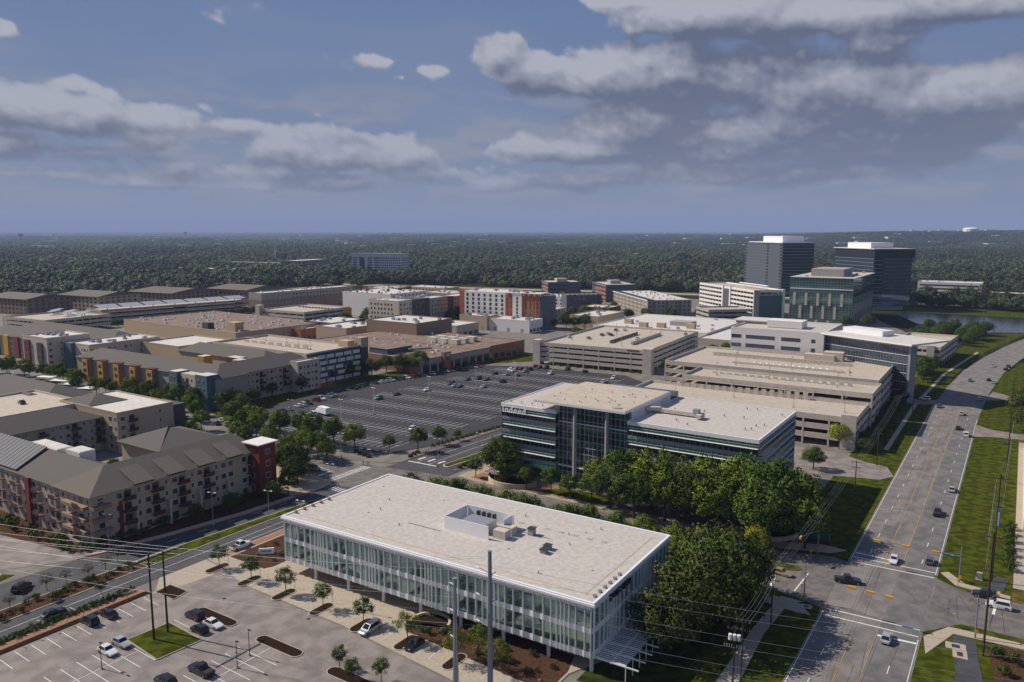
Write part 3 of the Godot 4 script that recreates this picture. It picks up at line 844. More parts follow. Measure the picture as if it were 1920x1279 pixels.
	# seams, walkway pads, drains and pipes on the membrane
	for k in 25: box(t, "roof_seam", Vector3(-36.6 + k * 3.05, 13.424, 0), Vector3(0.1, 0.012, 34.6), M["pale_roof"])
	for k in 9: box(t, "walkway_pad", Vector3(2 + k * 3.4, 13.44, -7.5), Vector3(1.2, 0.03, 1.0), M["concrete_grey"])
	for k in 8:
		var dr := piece(t, "roof_drain", cyl, M["grey_metal"], Vector3(-34 + k * 9.6, 13.46, 6.0 if k % 2 else -10.0))
		dr.scale = Vector3(0.5, 0.1, 0.5)
	for k in 3: box(t, "roof_pipe", Vector3(14 - k * 11, 13.52, -3 + k * 4.5), Vector3(9.0, 0.12, 0.12), M["grey_metal"])
	for k in 9: box(t, "pipe_vent", Vector3(rng.randf_range(-34, 34), 13.7, rng.randf_range(-14, 13)), Vector3(0.18, 0.6, 0.18), M["grey_metal"])
	# dark letters on the end wall's top band, too small to read
	var bl := face("R", -39.3, 39.3, -18, 18)
	for k in 9: put(t, "letter", bl, 6.4 + k * 1.05, 11.9, 0.62, 0.9 if k % 3 else 1.2, 0.5, M["dark_metal"], 0.04)
	# ---- the green glass office with the lettering
	var ib := thing("glass_office", "green glass office with white sunshades and a tall atrium under a flat canopy roof", "office", Vector3(-97.75, 0, -226.75))
	glass_wing(ib, -41.75, -21.25, -20.25, 20.25, ["F", "L"])
	glass_wing(ib, 3.15, 41.75, -20.25, 20.25, ["F", "R"])
	box(ib, "atrium", Vector3(-9.05, 12.1, -1.0), Vector3(24.4, 24.2, 38.4), M["glass_dark"])
	var fa := {"o": Vector3(-21.25, 0, 18.2), "a": Vector3(1, 0, 0), "n": Vector3(0, 0, 1), "l": 24.4}
	for r in 22:
		for c in 8:
			var q := rng.randf()
			var m: Material = M["glass_green"] if (r % 5 in [0, 1]) and q < 0.8 else M["glass_dark"] if q < 0.7 else M["glass_pane"]
			put(ib, "atrium_pane", fa, 1.5 + c * 3.05, 1.0 + r * 1.06, 2.98, 1.0, 0.05, m)
	for c in 17: put(ib, "mullion", fa, 0.1 + c * 1.51, 12.0, 0.07, 23.6, 0.12, M["white_metal"])
	for r in 12: put(ib, "transom", fa, 12.2, 0.5 + r * 2.12, 24.2, 0.07, 0.11, M["white_metal"])
	put(ib, "ledge", fa, 12.2, 18.6, 24.2, 0.3, 0.5, M["white_metal"])
	put(ib, "ledge", fa, 12.2, 4.4, 24.2, 0.3, 0.6, M["white_metal"])
	for x in [-14.3, -3.4]:
		var o := piece(ib, "column", cyl, M["concrete_grey"], Vector3(x, 12.2, 20.4))
		o.scale = Vector3(1.25, 24.4, 1.25)
	box(ib, "canopy_roof", Vector3(-12.8, 24.75, 4.2), Vector3(31.6, 0.7, 35.0), M["white_metal"])
	box(ib, "canopy_top", Vector3(-12.8, 25.16, 4.2), Vector3(31.2, 0.1, 34.6), M["tan_roof"])
	var lid := piece(ib, "roof_dome", cyl, M["concrete_grey"], Vector3(-1.2, 25.3, 18.6))
	lid.scale = Vector3(3.4, 0.3, 2.6)
	for k in 22: box(ib, "roof_vent", Vector3(rng.randf_range(-26, 1), 25.4, rng.randf_range(-6, 19)), Vector3(0.25, 0.5, 0.25), M["grey_metal"])
	box(ib, "penthouse", Vector3(1.5, 23.2, 2.0), Vector3(3.3, 2.6, 31.0), M["white_metal"])
	box(ib, "duct", Vector3(12.5, 22.95, 4.2), Vector3(16.5, 1.1, 1.6), M["concrete"])
	box(ib, "duct", Vector3(5.0, 23.4, 5.4), Vector3(4.4, 1.0, 1.4), M["concrete"], 30)
	box(ib, "duct", Vector3(20.0, 22.95, 6.1), Vector3(1.6, 1.1, 2.4), M["concrete"])
	box(ib, "roof_unit", Vector3(18.6, 24.0, 4.6), Vector3(1.8, 1.4, 1.8), M["grey_metal"])
	for k in 16: box(ib, "roof_vent", Vector3(rng.randf_range(8, 40), 22.5, rng.randf_range(-16, 17)), Vector3(0.3, 0.7, 0.3), M["concrete_grey"])
	for k in 5: box(ib, "roof_vent", Vector3(-40 + k * 4.0, 22.5, 17.0), Vector3(0.25, 0.7, 0.25), M["grey_metal"])
	var tm := TextMesh.new()
	tm.text = "indeed"
	var sf := SystemFont.new()
	sf.font_names = PackedStringArray(["Droid Sans"])
	sf.font_weight = 700
	tm.font = sf
	tm.font_size = 64
	tm.pixel_size = 0.0365
	tm.depth = 0.2
	tm.horizontal_alignment = HORIZONTAL_ALIGNMENT_LEFT
	var lt := piece(ib, "sign_letters", tm, M["white_paint"], Vector3(-41.2, 20.28, 20.7))
	lt.scale = Vector3(1.2, 1.0, 1)
	box(ib, "sign_backing", Vector3(-37.0, 20.36, 20.36), Vector3(9.2, 1.56, 0.12), M["glass_dark"])
	box(ib, "entrance_canopy", Vector3(-27.5, 3.6, 22.0), Vector3(11.0, 0.25, 3.6), M["glass_green"])
	var fn := thing("patio_fence", "rust brown upright slat fence around the office patio", "fence", Vector3(-111, 0.15, -202.6), 8.0)
	for k in 46: box(fn, "slat", Vector3(-11 + k * 0.46, 0.8, 0), Vector3(0.2, 1.6, 0.08), M["brick"])
	box(fn, "rail", Vector3(-0.6, 1.2, -0.08), Vector3(21.4, 0.1, 0.06), M["brick"])
	for k in 7:
		var tb := thing("patio_table", "small white outdoor table on the fenced patio", "table", Vector3(-118 + k * 2.9, 0.15, -204.6 - 0.5 * (k % 2)), 0.0, "tables on the office patio")
		var top := piece(tb, "table_top", cyl, M["white_paint"], Vector3(0, 0.74, 0))
		top.scale = Vector3(1.4, 0.06, 1.4)
		box(tb, "leg", Vector3(0, 0.37, 0), Vector3(0.1, 0.72, 0.1), M["grey_metal"])
	curved_wall("curved_planter", "curved pale retaining wall with planting in front of the glass office", -128.5, -199.5, 9.5, 20.0, 165.0, 1.5)
	curved_wall("curved_planter", "curved low garden wall beside the street corner under trees", -52.0, -201.0, 9.0, -20.0, 120.0, 1.1)
	curved_wall("curved_planter", "small round yellow stone seat wall on the white office forecourt", -93.0, -112.2, 4.2, 150.0, 350.0, 1.3)
	# ---- the white and blue glass office further along the road
	var ob := thing("long_office", "long white office with ribbon windows ending in a blue glass wing", "office", Vector3(-128, 0, -408))
	block(ob, 0, 47, -46, 0, 0, 26.4, M["stucco_white"], M["white_roof"], 0.9)
	var of := face("F", 0, 47, -46, 0)
	for r in 5:
		var y := 4.2 + r * 4.6
		for q in [[3.0, 5.2], [15.5, 15.0], [31.0, 9.5], [42.0, 2.0]]:
			put(ob, "ribbon_window", of, q[0], y, q[1], 1.9, 0.05, M["glass_blue"])
	box(ob, "penthouse", Vector3(24, 28.6, -20), Vector3(18, 3.6, 12), M["stucco_white"])
	box(ob, "penthouse_roof", Vector3(8, 28.2, -34), Vector3(30, 0.5, 18), M["pale_roof"])
	box(ob, "penthouse", Vector3(8, 27.2, -34), Vector3(27, 1.6, 16), M["concrete_grey"])
	var gw := Node3D.new()
	gw.name = "glass_wing"
	ob.add_child(gw)
	gw.position = Vector3(47.0, 0, -2.6)
	gw.rotation_degrees.y = -27.0
	box(gw, "curtain_wall", Vector3(22.5, 13.2, -2.7), Vector3(45, 26.4, 5.0), M["glass_blue"])
	box(gw, "curtain_wall", Vector3(16.5, 13.1, -14.6), Vector3(32, 26.2, 18.6), M["glass_blue"])
	box(gw, "roof_slab", Vector3(23.5, 26.9, -11.2), Vector3(49.5, 0.7, 28.5), M["white_metal"])
	box(gw, "roof", Vector3(23.5, 27.3, -11.2), Vector3(49, 0.1, 28), M["pale_roof"])
	box(gw, "plant_screen", Vector3(14, 28.6, -14), Vector3(22, 2.6, 9), M["white_metal"])
	box(gw, "corner_pier", Vector3(45.4, 13.2, -2.6), Vector3(1.2, 26.4, 4.8), M["grey_metal"])
	var gf := {"o": Vector3(0, 0, -0.2), "a": Vector3(1, 0, 0), "n": Vector3(0, 0, 1), "l": 45.0}
	for k in 31: put(gw, "mullion", gf, 0.2 + k * 1.48, 13.2, 0.09, 26.2, 0.12, M["grey_metal"])
	for r in 19: put(gw, "transom", gf, 22.4, 1.2 + r * 1.36, 44.6, 0.16 if r % 3 == 0 else 0.06, 0.14 if r % 3 == 0 else 0.1, M["white_metal"] if r % 3 == 0 else M["grey_metal"])

func glass_wing(t: Node, x0: float, x1: float, z0: float, z1: float, sides: Array):
	box(t, "core", Vector3((x0 + x1) * 0.5, 10.8, (z0 + z1) * 0.5), Vector3(x1 - x0 - 0.4, 21.4, z1 - z0 - 0.4), M["stucco_grey"])
	box(t, "roof", Vector3((x0 + x1) * 0.5, 21.75, (z0 + z1) * 0.5), Vector3(x1 - x0 - 0.8, 0.5, z1 - z0 - 0.8), M["white_roof"])
	parapet(t, x0 - 0.1, x1 + 0.1, z0 - 0.1, z1 + 0.1, 21.1, 1.1, 0.4, M["white_metal"])
	for side in ["F", "R", "L", "B"]:
		var f := face(side, x0, x1, z0, z1)
		var c: float = f.l * 0.5
		for k in 5:
			var y := 0.2 + k * 4.2
			put(t, "spandrel_band", f, c, y + 0.5, f.l, 1.0, 0.02, M["grey_metal"], 0.3)
			put(t, "vision_glass", f, c, y + 1.78, f.l, 1.56, -0.05, M["glass_dark"], 0.25)
			put(t, "tinted_glass", f, c, y + 3.38, f.l, 1.62, 0.0, M["glass_green"], 0.3)
			if side in sides:
				put(t, "transom", f, c, y + 3.4, f.l, 0.06, 0.06, M["white_metal"])
				put(t, "sunshade", f, c + (0.4 if side == "F" else 0.0), y + 2.62, f.l - 0.9, 0.1, 0.7 if side == "F" else 0.35, M["white_metal"])
		if side in sides:
			for k in int(f.l / 1.55) + 1: put(t, "mullion", f, 0.05 + k * (f.l - 0.1) / int(f.l / 1.55), 11.2, 0.07, 20.8, 0.08, M["grey_metal"])

func curved_wall(called: String, label: String, cx: float, cz: float, r: float, a0: float, a1: float, h: float):
	var t := thing(called, label, "garden wall", Vector3(cx, 0.1, cz))
	var s := MB.new()
	var s2 := MB.new()
	var n := 18
	for k in n:
		var p := deg_to_rad(lerpf(a0, a1, k / float(n)))
		var q := deg_to_rad(lerpf(a0, a1, (k + 1.0) / n))
		var e0 := Vector3(cos(p), 0, sin(p))
		var e1 := Vector3(cos(q), 0, sin(q))
		var up := Vector3(0, h, 0)
		s.quad(e1 * r, e0 * r, e0 * r + up, e1 * r + up)
		s.quad(e0 * (r - 0.5), e1 * (r - 0.5), e1 * (r - 0.5) + up, e0 * (r - 0.5) + up)
		s.quad(e1 * r + up, e0 * r + up, e0 * (r - 0.5) + up, e1 * (r - 0.5) + up)
		s2.tri(Vector3(0, h * 0.6, 0), e1 * (r - 0.5) + up * 0.6, e0 * (r - 0.5) + up * 0.6)
	piece(t, "wall", s.mesh(), M["lime_stone"])
	piece(t, "bed", s2.mesh(), M["mulch"])

# ================================================================ parking garages
func garage(called: String, label: String, x0: float, x1: float, z0: float, z1: float, levels: int, lh: float, wall: Material, sides := ["F", "R"], turn := 0.0, bay := 9.0, group := "", y0 := 0.0, first := 0) -> Node3D:
	var t := thing(called, label, "parking garage", Vector3((x0 + x1) * 0.5, y0, (z0 + z1) * 0.5), turn, group)
	var w := x1 - x0
	var d := z1 - z0
	var hx := w * 0.5
	var hz := d * 0.5
	for k in range(first, levels + 1):
		box(t, "deck", Vector3(0, k * lh - 0.2, 0), Vector3(w - 0.5, 0.4, d - 0.5), M["deck"])
	for side in ["F", "R", "L", "B"]:
		var f := face(side, -hx, hx, -hz, hz)
		var n := maxi(1, int(round(f.l / bay)))
		var cell: float = f.l / n
		for k in range(first, levels + 1):
			if k == 0: continue
			for j in (n if side in sides else 1):
				var cw: float = cell if side in sides else f.l
				put(t, "panel", f, cw * (j + 0.5), k * lh + 0.12, cw - 0.05, 2.0 if k < levels else 2.1, 0.0, wall, 0.3)
		for j in n + 1:
			put(t, "pier", f, clampf(j * cell, 0.3, f.l - 0.3), levels * lh * 0.5, 0.6, levels * lh - 0.1, 0.04, wall, 0.55)
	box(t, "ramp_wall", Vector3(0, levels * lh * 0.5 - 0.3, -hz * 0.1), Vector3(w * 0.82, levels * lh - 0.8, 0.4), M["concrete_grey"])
	return t

func deck_lamp(at: Vector3, h := 6.0):
	var l := thing("deck_lamp", "thin grey lamp post standing on a garage roof deck", "lamp post", at, 0.0, "lamp posts on the garage decks")
	box(l, "pole", Vector3(0, h * 0.5, 0), Vector3(0.14, h, 0.14), M["grey_metal"])
	box(l, "base", Vector3(0, 0.4, 0), Vector3(0.5, 0.8, 0.5), M["concrete"])
	box(l, "lamp_head", Vector3(0.3, h, 0), Vector3(0.9, 0.16, 0.4), M["grey_metal"])

func ramp_wall(t: Node, x0: float, x1: float, z: float, y0: float, y1: float, m: Material, n := 14):
	# the stepped screen of a sloping deck: posts with dark gaps between
	for k in n:
		var u := (k + 0.5) / n
		var w := (x1 - x0) / n
		var h := lerpf(y0, y1, u)
		box(t, "ramp_post", Vector3(x0 + (k + 0.28) * w, h * 0.5, z), Vector3(w * 0.56, h, 0.4), m)
	box(t, "ramp_rail", Vector3((x0 + x1) * 0.5, maxf(y0, y1) + 0.1, z - 0.5), Vector3(x1 - x0, 0.25, 0.3), m)

func build_garages():
	# two-part garage behind the glass office
	var a := garage("low_garage", "low pale concrete garage with a wide open roof deck behind the glass office", -136, -46, -322, -293, 3, 3.5, M["concrete"], ["F", "R"], 0.6)
	ramp_wall(a, -32, 24, -13.4, 1.4, 3.0, M["concrete"], 17)
	for c in a.get_children():
		if String(c.name).begins_with("ramp_post") or String(c.name).begins_with("ramp_rail"): c.position.y += 10.5
	box(a, "stair_tower", Vector3(42.6, 6.3, 14.6), Vector3(5.2, 12.6, 0.6), M["concrete"])
	for p in [[-70, -304], [-52, -306], [-95, -310], [-118, -305]]: deck_lamp(Vector3(p[0], 10.5, p[1]))
	var a2 := garage("upper_garage", "long raised concrete garage deck with big dark openings at its road end", -122, -45.2, -346, -322.6, 4, 3.6, M["concrete"], ["F", "R"], 0.6, 11.0, "")
	ramp_wall(a2, -30, 30, -4, 0.8, 1.6, M["concrete"], 18)
	for c in a2.get_children():
		if String(c.name).begins_with("ramp_post") or String(c.name).begins_with("ramp_rail"): c.position.y += 14.4
	for p in [[-60, -334], [-88, -336], [-110, -333]]: deck_lamp(Vector3(p[0], 14.4, p[1]))
	# square garage with a sunken ramp in its roof
	var b := garage("ramped_garage", "broad pale concrete garage with solar slats and a sunken ramp in its roof", -141, -47, -405, -349, 4, 3.8, M["concrete"], ["F", "R"], 0.4)
	for k in 26:
		box(b, "ramp_post", Vector3(-34 + k * 2.4, 16.2, -6), Vector3(1.5, 1.8, 0.4), M["concrete"])
	box(b, "ramp_wall", Vector3(-2, 15.9, -8), Vector3(66, 1.4, 0.5), M["concrete"])
	for k in 15: box(b, "shade_slat", Vector3(-10 + k * 3.0, 15.6, 8.0 + 0.4 * (k % 2)), Vector3(0.5, 0.4, 5.0), M["white_metal"] if k < 12 else M["paint_yellow"], 18)
	box(b, "ramp_wall", Vector3(6, 15.7, 12.4), Vector3(50, 1.0, 0.4), M["concrete"])
	box(b, "stair_tower", Vector3(20, 17.2, -22), Vector3(9, 4.4, 6), M["stucco_pale"])
	box(b, "stair_tower", Vector3(14, 16.6, -20), Vector3(14, 3.0, 5), M["stucco_pale"])
	for p in [[-60, -360], [-85, -362], [-110, -360], [-70, -392], [-120, -395]]: deck_lamp(Vector3(p[0], 15.2, p[1]))
	# garage at the far side of the asphalt car park
	var c := garage("long_garage", "long sandy concrete garage with corner stair towers facing the asphalt car park", -238, -171, -484, -389, 4, 3.0, M["concrete"], ["F", "R"], 3.5)
	box(c, "stair_tower", Vector3(-34.5, 7.2, 46), Vector3(4.6, 14.4, 5.0), M["concrete"])
	box(c, "stair_tower", Vector3(33.6, 7.0, 46.2), Vector3(5.0, 14.0, 4.6), M["concrete"])
	box(c, "ramp_wall", Vector3(2, 12.9, 2), Vector3(0.5, 2.0, 46), M["concrete"])
	box(c, "ramp_wall", Vector3(16, 12.9, 0), Vector3(0.5, 2.0, 50), M["concrete"])
	box(c, "ramp_floor", Vector3(9, 12.05, 4), Vector3(13.4, 0.1, 30), M["deck"])
	for k in 14:
		box(c, "ramp_post", Vector3(2.6, 13.2, 24 - k * 3.2), Vector3(0.3, 1.6, 1.4), M["brown_wall"])
		box(c, "ramp_post", Vector3(15.4, 13.2, 24 - k * 3.2), Vector3(0.3, 1.6, 1.4), M["brown_wall"])
	for k in 9: put(c, "sign_letter", face("F", -33.5, 33.5, -47.5, 47.5), 55.5 + k * 0.8, 12.4, 0.55, 0.7, 0.1, M["dark_metal"])
	for p in [[-225, -410], [-205, -430], [-190, -405], [-215, -450], [-185, -450], [-200, -470]]: deck_lamp(Vector3(p[0], 12.0, p[1]), 7.0)
	# small garage past the blue wing, by the road
	var e := garage("small_garage", "small tan concrete garage beside the road past the blue glass wing", -62, -34, -566, -503, 3, 3.6, M["concrete"], ["F", "R"], -4.0)
	box(e, "stair_tower", Vector3(9, 6.2, 32.2), Vector3(4, 12.4, 2.4), M["concrete_grey"])
	# garage with the black and lime facade by the apartments
	var gg := garage("patterned_garage", "garage with a black, grey and lime patterned end facade and beige roof deck", -372, -295.5, -302, -265, 5, 3.2, M["stucco_pale"], ["F"], -1.0)
	var f := face("R", -38.25, 38.25, -18.5, 18.5)
	box(gg, "facade", Vector3(38.3, 8.2, 0), Vector3(0.5, 16.4, 37), M["stucco_dark"])
	for r in 5:
		for k in 6:
			if (k * 3 + r * 5) % 11 == 0: continue
			put(gg, "facade_panel", f, 3.2 + k * 6.1 + (1.4 if r % 2 else 0.0), 1.7 + r * 3.1, 5.0, 1.8, 0.45, M["stucco_white"])
	for k in 8: put(gg, "lime_strip", f, 4.0 + k * 4.4, 3.2 + (k * 5 % 11), 0.7, 3.6, 0.52, M["lime"])
	box(gg, "stair_tower", Vector3(37.2, 10.2, -20.8), Vector3(4.4, 20.4, 5.0), M["stucco_dark"])
	box(gg, "stair_head", Vector3(37.2, 18.4, -20.8), Vector3(4.6, 5.2, 5.2), M["stucco"])
	box(gg, "stair_head", Vector3(31, 17.6, -15.5), Vector3(7, 3.6, 5), M["tan_wall"])
	ramp_wall(gg, -30, 26, 4, 1.2, 2.4, M["stucco_pale"], 8)
	for q in gg.get_children():
		if String(q.name).begins_with("ramp_post") or String(q.name).begins_with("ramp_rail"): q.position.y += 16.0
	for p in [[-310, -280], [-325, -285], [-340, -290], [-355, -288]]: deck_lamp(Vector3(p[0], 16.0, p[1]), 5.0)
	# garages further into the district
	var h := garage("beige_garage", "beige two-level garage with a planted roof row beside a yellow screened stair", -545, -492, -492, -437, 3, 3.5, M["concrete"], ["F", "R"], 2.0)
	box(h, "stair_tower", Vector3(-26, 7.5, 28), Vector3(5, 15, 5), M["stucco_pale"])
	box(h, "yellow_screen", Vector3(27.2, 6.5, -22), Vector3(0.8, 8.0, 11), M["yellow_wall"])
	for k in 20: box(h, "planter", Vector3(-14 + k * 1.9, 11.3, -6 - (k % 2) * 3.0), Vector3(1.3, 0.9, 1.3), M["brown_wall"])
	var s := garage("solar_garage", "grey garage topped by long white solar canopies at the edge of the woods", -658, -628, -487, -352, 3, 3.8, M["concrete_grey"], ["F", "R"], -8.0, 12.0)
	for k in 7:
		var cpy := box(s, "solar_canopy", Vector3(4, 14.6, 58 - k * 19.4), Vector3(13, 0.25, 17.0), M["solar"])
		cpy.rotation_degrees.z = -8
		box(s, "canopy_post", Vector3(4, 13.0, 58 - k * 19.4), Vector3(0.5, 4.0, 0.5), M["grey_metal"])
	var ow := garage("old_garage", "cream garage with rows of square openings near the brown apartments", -672, -615, -345, -292, 3, 3.3, M["stucco_pale"], ["F", "R"], 4.0, 6.0)
	for k in 6:
		var cq := box(ow, "solar_canopy", Vector3(-24 + k * 9.4, 13.0, -14 + 8 * (k % 2)), Vector3(6.0, 0.25, 9.0), M["solar"])
		cq.rotation_degrees.x = 7
		box(ow, "canopy_post", Vector3(-24 + k * 9.4, 11.4, -14 + 8 * (k % 2)), Vector3(0.4, 2.8, 0.4), M["grey_metal"])
	var wg := garage("white_garage", "tall white stepped garage with slotted walls below the grey tower", -243, -213, -802, -692, 6, 4.0, M["stucco_white"], ["F", "L"], 45.0, 6.0)
	box(wg, "dark_bay", Vector3(-15.2, 11.5, 4), Vector3(1.2, 23, 13), M["slate_wall"])
	for z in [-3.4, 11.4]: box(wg, "stair_tower", Vector3(-15.0, 13.2, z), Vector3(1.6, 26.4, 2.4), M["stucco_white"])
	box(wg, "facade", Vector3(1.5, 10.2, 55.4), Vector3(22, 20.4, 1.0), M["slate_wall"])
	box(wg, "stair_tower", Vector3(-12.4, 12.6, 55.2), Vector3(5.2, 25.2, 1.4), M["concrete_grey"])
	box(wg, "facade", Vector3(14.0, 12.9, 55.3), Vector3(2.6, 25.8, 1.6), M["stucco_white"])
	box(wg, "roof_frame", Vector3(4, 28.0, 20), Vector3(2, 0.8, 52), M["white_metal"])
	for k in 10: box(wg, "frame_post", Vector3(4, 26.2, 44 - k * 5.2), Vector3(0.5, 3.2, 0.5), M["white_metal"])
	garage("grey_garage", "plain grey four-level garage in front of the white stepped garage", -222, -185, -642, -614, 4, 3.5, M["concrete_grey"], ["F", "L"], 40.0, 12.0)

# ================================================================ apartments
func balcony(t: Node, f: Dictionary, u: float, y: float, w: float, m: Material):
	var b := put(t, "balcony", f, u, y, w, 0.2, 1.5, m)
	put(t, "balcony_rail", f, u, y + 0.6, w, 1.0, 1.55, m, -1.47)
	put(t, "balcony_door", f, u, y + 1.2, w * 0.62, 2.1, 0.05, M["glass_dark"])

func apt_face(t: Node, f: Dictionary, floors: int, fh: float, y0: float, spacing: float, kinds: String, frame: Material, rail: Material, start := 1.6):
	# kinds: repeated along the face: w double window, s small window, b balcony, - blank
	var u := start
	var k := 0
	while u < f.l - 1.0:
		var ch := kinds[k % kinds.length()]
		for r in floors:
			var y := y0 + r * fh
			if ch == "w": window(t, f, u, y + 1.7, 1.7, 1.6, frame, M["glass_pane"])
			elif ch == "s": window(t, f, u, y + 1.8, 0.9, 1.4, frame, M["glass_pane"])
			elif ch == "b" and r > 0: balcony(t, f, u, y + 0.3, 3.0, rail)
		u += spacing if ch != "b" else spacing + 0.7
		k += 1

func build_apartments():
	var st = M["stucco"]
	var fr = M["stucco_white"]
	# ---- L-shaped building on the street corner
	var t := thing("corner_apartments", "tan four-storey apartment building with brown shingle roof and red end tower at the street", "apartment building", Vector3(-187.5, 0, -97))
	box(t, "wall", Vector3(-8.5, 6.5, -25.5), Vector3(17, 13, 51), st)
	box(t, "wall", Vector3(-61, 6.48, -8.5), Vector3(90, 12.96, 17), st)
	hip(t, "roof", -17, 0, -51, 0, 13, 4.6, M["shingle_brown"], false, 9.2, 4.0)
	hip(t, "roof", -120, -0.3, -17, -0.2, 13.02, 4.5, M["shingle"], true, 9, 9)
	hip(t, "roof", -46, -24, -55, -34, 12.6, 4.0, M["shingle"], false)
	box(t, "wall", Vector3(-35, 6.2, -44.5), Vector3(21, 12.4, 20), st)
	for k in 4:  # flat dormer slopes above the balconies
		var dr := box(t, "dormer_roof", Vector3(-2.3, 15.0, -13.5 - k * 9.3), Vector3(8.0, 0.22, 5.4), M["shingle_brown"])
		dr.rotation_degrees.z = -21
		box(t, "dormer_wall", Vector3(-0.6, 13.5, -13.5 - k * 9.3), Vector3(1.6, 1.2, 5.0), st)
	var fr1 := face("R", -17, 0, -51, 0)
	apt_face(t, fr1, 4, 3.15, 0.2, 2.35, "w-wbswbswbswbsw", fr, M["maroon"], 2.4)
	for k in 4: put(t, "buttress", fr1, 11.0 + k * 9.3, 3.4, 0.5, 6.8, 1.5, M["stucco_pale"])
	put(t, "downpipe", fr1, 9.2, 6.4, 0.12, 12.6, 0.15, M["maroon"])
	put(t, "recess", fr1, 7.4, 5.0, 0.9, 9.6, 0.3, M["red_wall"])
	var fr2 := face("F", -106, 0, -17, 0)
	apt_face(t, fr2, 4, 3.15, 0.2, 2.7, "wbswbsw", fr, M["maroon"], 58.0)
	put(t, "red_bay", fr2, 76.0, 6.5, 2.2, 13.0, 0.9, M["red_wall"])
	for r in 4:
		put(t, "corner_balcony", fr2, 99.5, 0.6 + r * 3.15, 10.5, 0.9, 1.4, M["brown_wall"])
		put(t, "corner_balcony", fr1, 2.2, 0.62 + r * 3.15, 4.6, 0.88, 1.42, M["brown_wall"])
	box(t, "seam_roof", Vector3(-54, 15.9, -4.2), Vector3(34, 0.3, 9.6), M["metal_roof"]).rotation_degrees.x = 27
	for k in 16: box(t, "roof_rib", Vector3(-70 + k * 2.1, 16.1, -4.2), Vector3(0.05, 0.12, 9.5), M["metal_roof"]).rotation_degrees.x = 27
	for p in [[-41, -11.4, 15.0, 3.6], [-29, -13.4, 7.0, 3.2]]:
		box(t, "stair_head", Vector3(p[0], 15.4, p[1]), Vector3(p[2], 4.2, 4.4), M["stucco_white"])
		box(t, "stair_head_roof", Vector3(p[0], 17.56, p[1]), Vector3(p[2] - 0.6, 0.1, 3.8), M["pale_roof"])
	for k in 5: box(t, "roof_vent", Vector3(-12.8, 15.8 - k * 0.02, -30 - k * 3.4), Vector3(0.5, 0.5, 0.5), M["grey_metal"])
	box(t, "end_tower", Vector3(1.0, 7.8, -50.4), Vector3(6.4, 15.6, 6.0), M["red_wall"])
	box(t, "tower_roof", Vector3(1.0, 15.75, -50.4), Vector3(7.6, 0.3, 7.4), M["stucco_white"])
	var ft := {"o": Vector3(-2.2, 0, -47.4), "a": Vector3(1, 0, 0), "n": Vector3(0, 0, 1), "l": 6.4}
	for r in 4: window(t, ft, 3.2, 2.4 + r * 3.6, 1.5, 1.7, fr, M["glass_pane"])
	var ft2 := {"o": Vector3(4.2, 0, -47.4), "a": Vector3(0, 0, -1), "n": Vector3(1, 0, 0), "l": 6.0}
	for r in 4: window(t, ft2, 3.0, 2.4 + r * 3.6, 1.5, 1.7, fr, M["glass_pane"])
	# ---- building behind it with a white flat end
	var a2 := thing("courtyard_apartments", "brown apartment wing with dark sloping roof and a white flat-roofed end block", "apartment building", Vector3(-272, 0, -112))
	box(a2, "wall", Vector3(-9, 6, -4), Vector3(18, 12, 62), M["stucco_grey"])
	hip(a2, "roof", -18, 0, -35, 27, 12, 4.2, M["shingle"], false)
	block(a2, -29, 9.5, -57, -35.2, 0, 14, st, M["pale_roof"], 0.6)
	apt_face(a2, face("R", -18, 0, -35, 27), 4, 2.95, 0.1, 2.5, "sbwswbs", fr, M["dark_metal"], 1.4)
	apt_face(a2, face("F", -29, 9.5, -57, -35.2), 4, 3.3, 0.4, 3.0, "-----------ws", fr, M["maroon"], 1.2)
	apt_face(a2, face("R", -29, 9.5, -57, -35.2), 4, 3.3, 0.4, 3.4, "wb--s-", fr, M["maroon"], 2.0)
	box(a2, "dark_wing", Vector3(2.5, 6.6, -59.6), Vector3(13.6, 13.2, 4.6), M["stucco_dark"])
	hip(a2, "roof", -26, -10, -50, -36, 14.3, 3.0, M["shingle"], true)
	block(a2, -58, -18.6, -40, 10, 0, 13.6, M["concrete"], M["tan_roof"], 0.9)
	for k in 6: box(a2, "roof_unit", Vector3(-30 - k * 4.2, 14.6, -6 - 5 * (k % 3)), Vector3(1.6, 1.8, 1.4), M["concrete"])
	# ---- dark-roofed block at the edge, with carports
	var a0 := thing("dark_roof_apartments", "low apartment block under a wide dark grey hip roof beside white carports", "apartment building", Vector3(-350, 0, -160))
	box(a0, "wall", Vector3(0, 5.2, 0), Vector3(66, 10.4, 24), M["stucco_grey"])
	hip(a0, "roof", -33, 33, -12, 12, 10.4, 5.2, M["shingle"], true)
	hip(a0, "roof", -4, 34, 4, 20, 10.2, 4.4, M["shingle"], true)
	box(a0, "wall", Vector3(15, 5.0, 12), Vector3(37, 10.0, 15), M["stucco_grey"])
	apt_face(a0, face("R", -33, 33.6, -12, 12), 3, 3.2, 0.2, 3.0, "ws", fr, M["maroon"])
	for k in 4:
		var cp := thing("carport", "small flat white carport roof on posts among trees", "carport", Vector3(-419 + k * 15.6, 0, -200 + k * 1.4), 20.0, "white carports beside the dark roof")
		box(cp, "roof", Vector3(0, 3.0, 0), Vector3(9, 0.25, 5.4), M["white_paint"])
		for q in [[-4, -2.3], [4, -2.3], [-4, 2.3], [4, 2.3]]: box(cp, "post", Vector3(q[0], 1.5, q[1]), Vector3(0.15, 2.9, 0.15), M["grey_metal"])
	# ---- the long building with yellow bays
	var a3 := thing("yellow_bay_apartments", "long apartment building with yellow bay towers, blue corner towers and grey hip roofs", "apartment building", Vector3(-292, 0, -209))
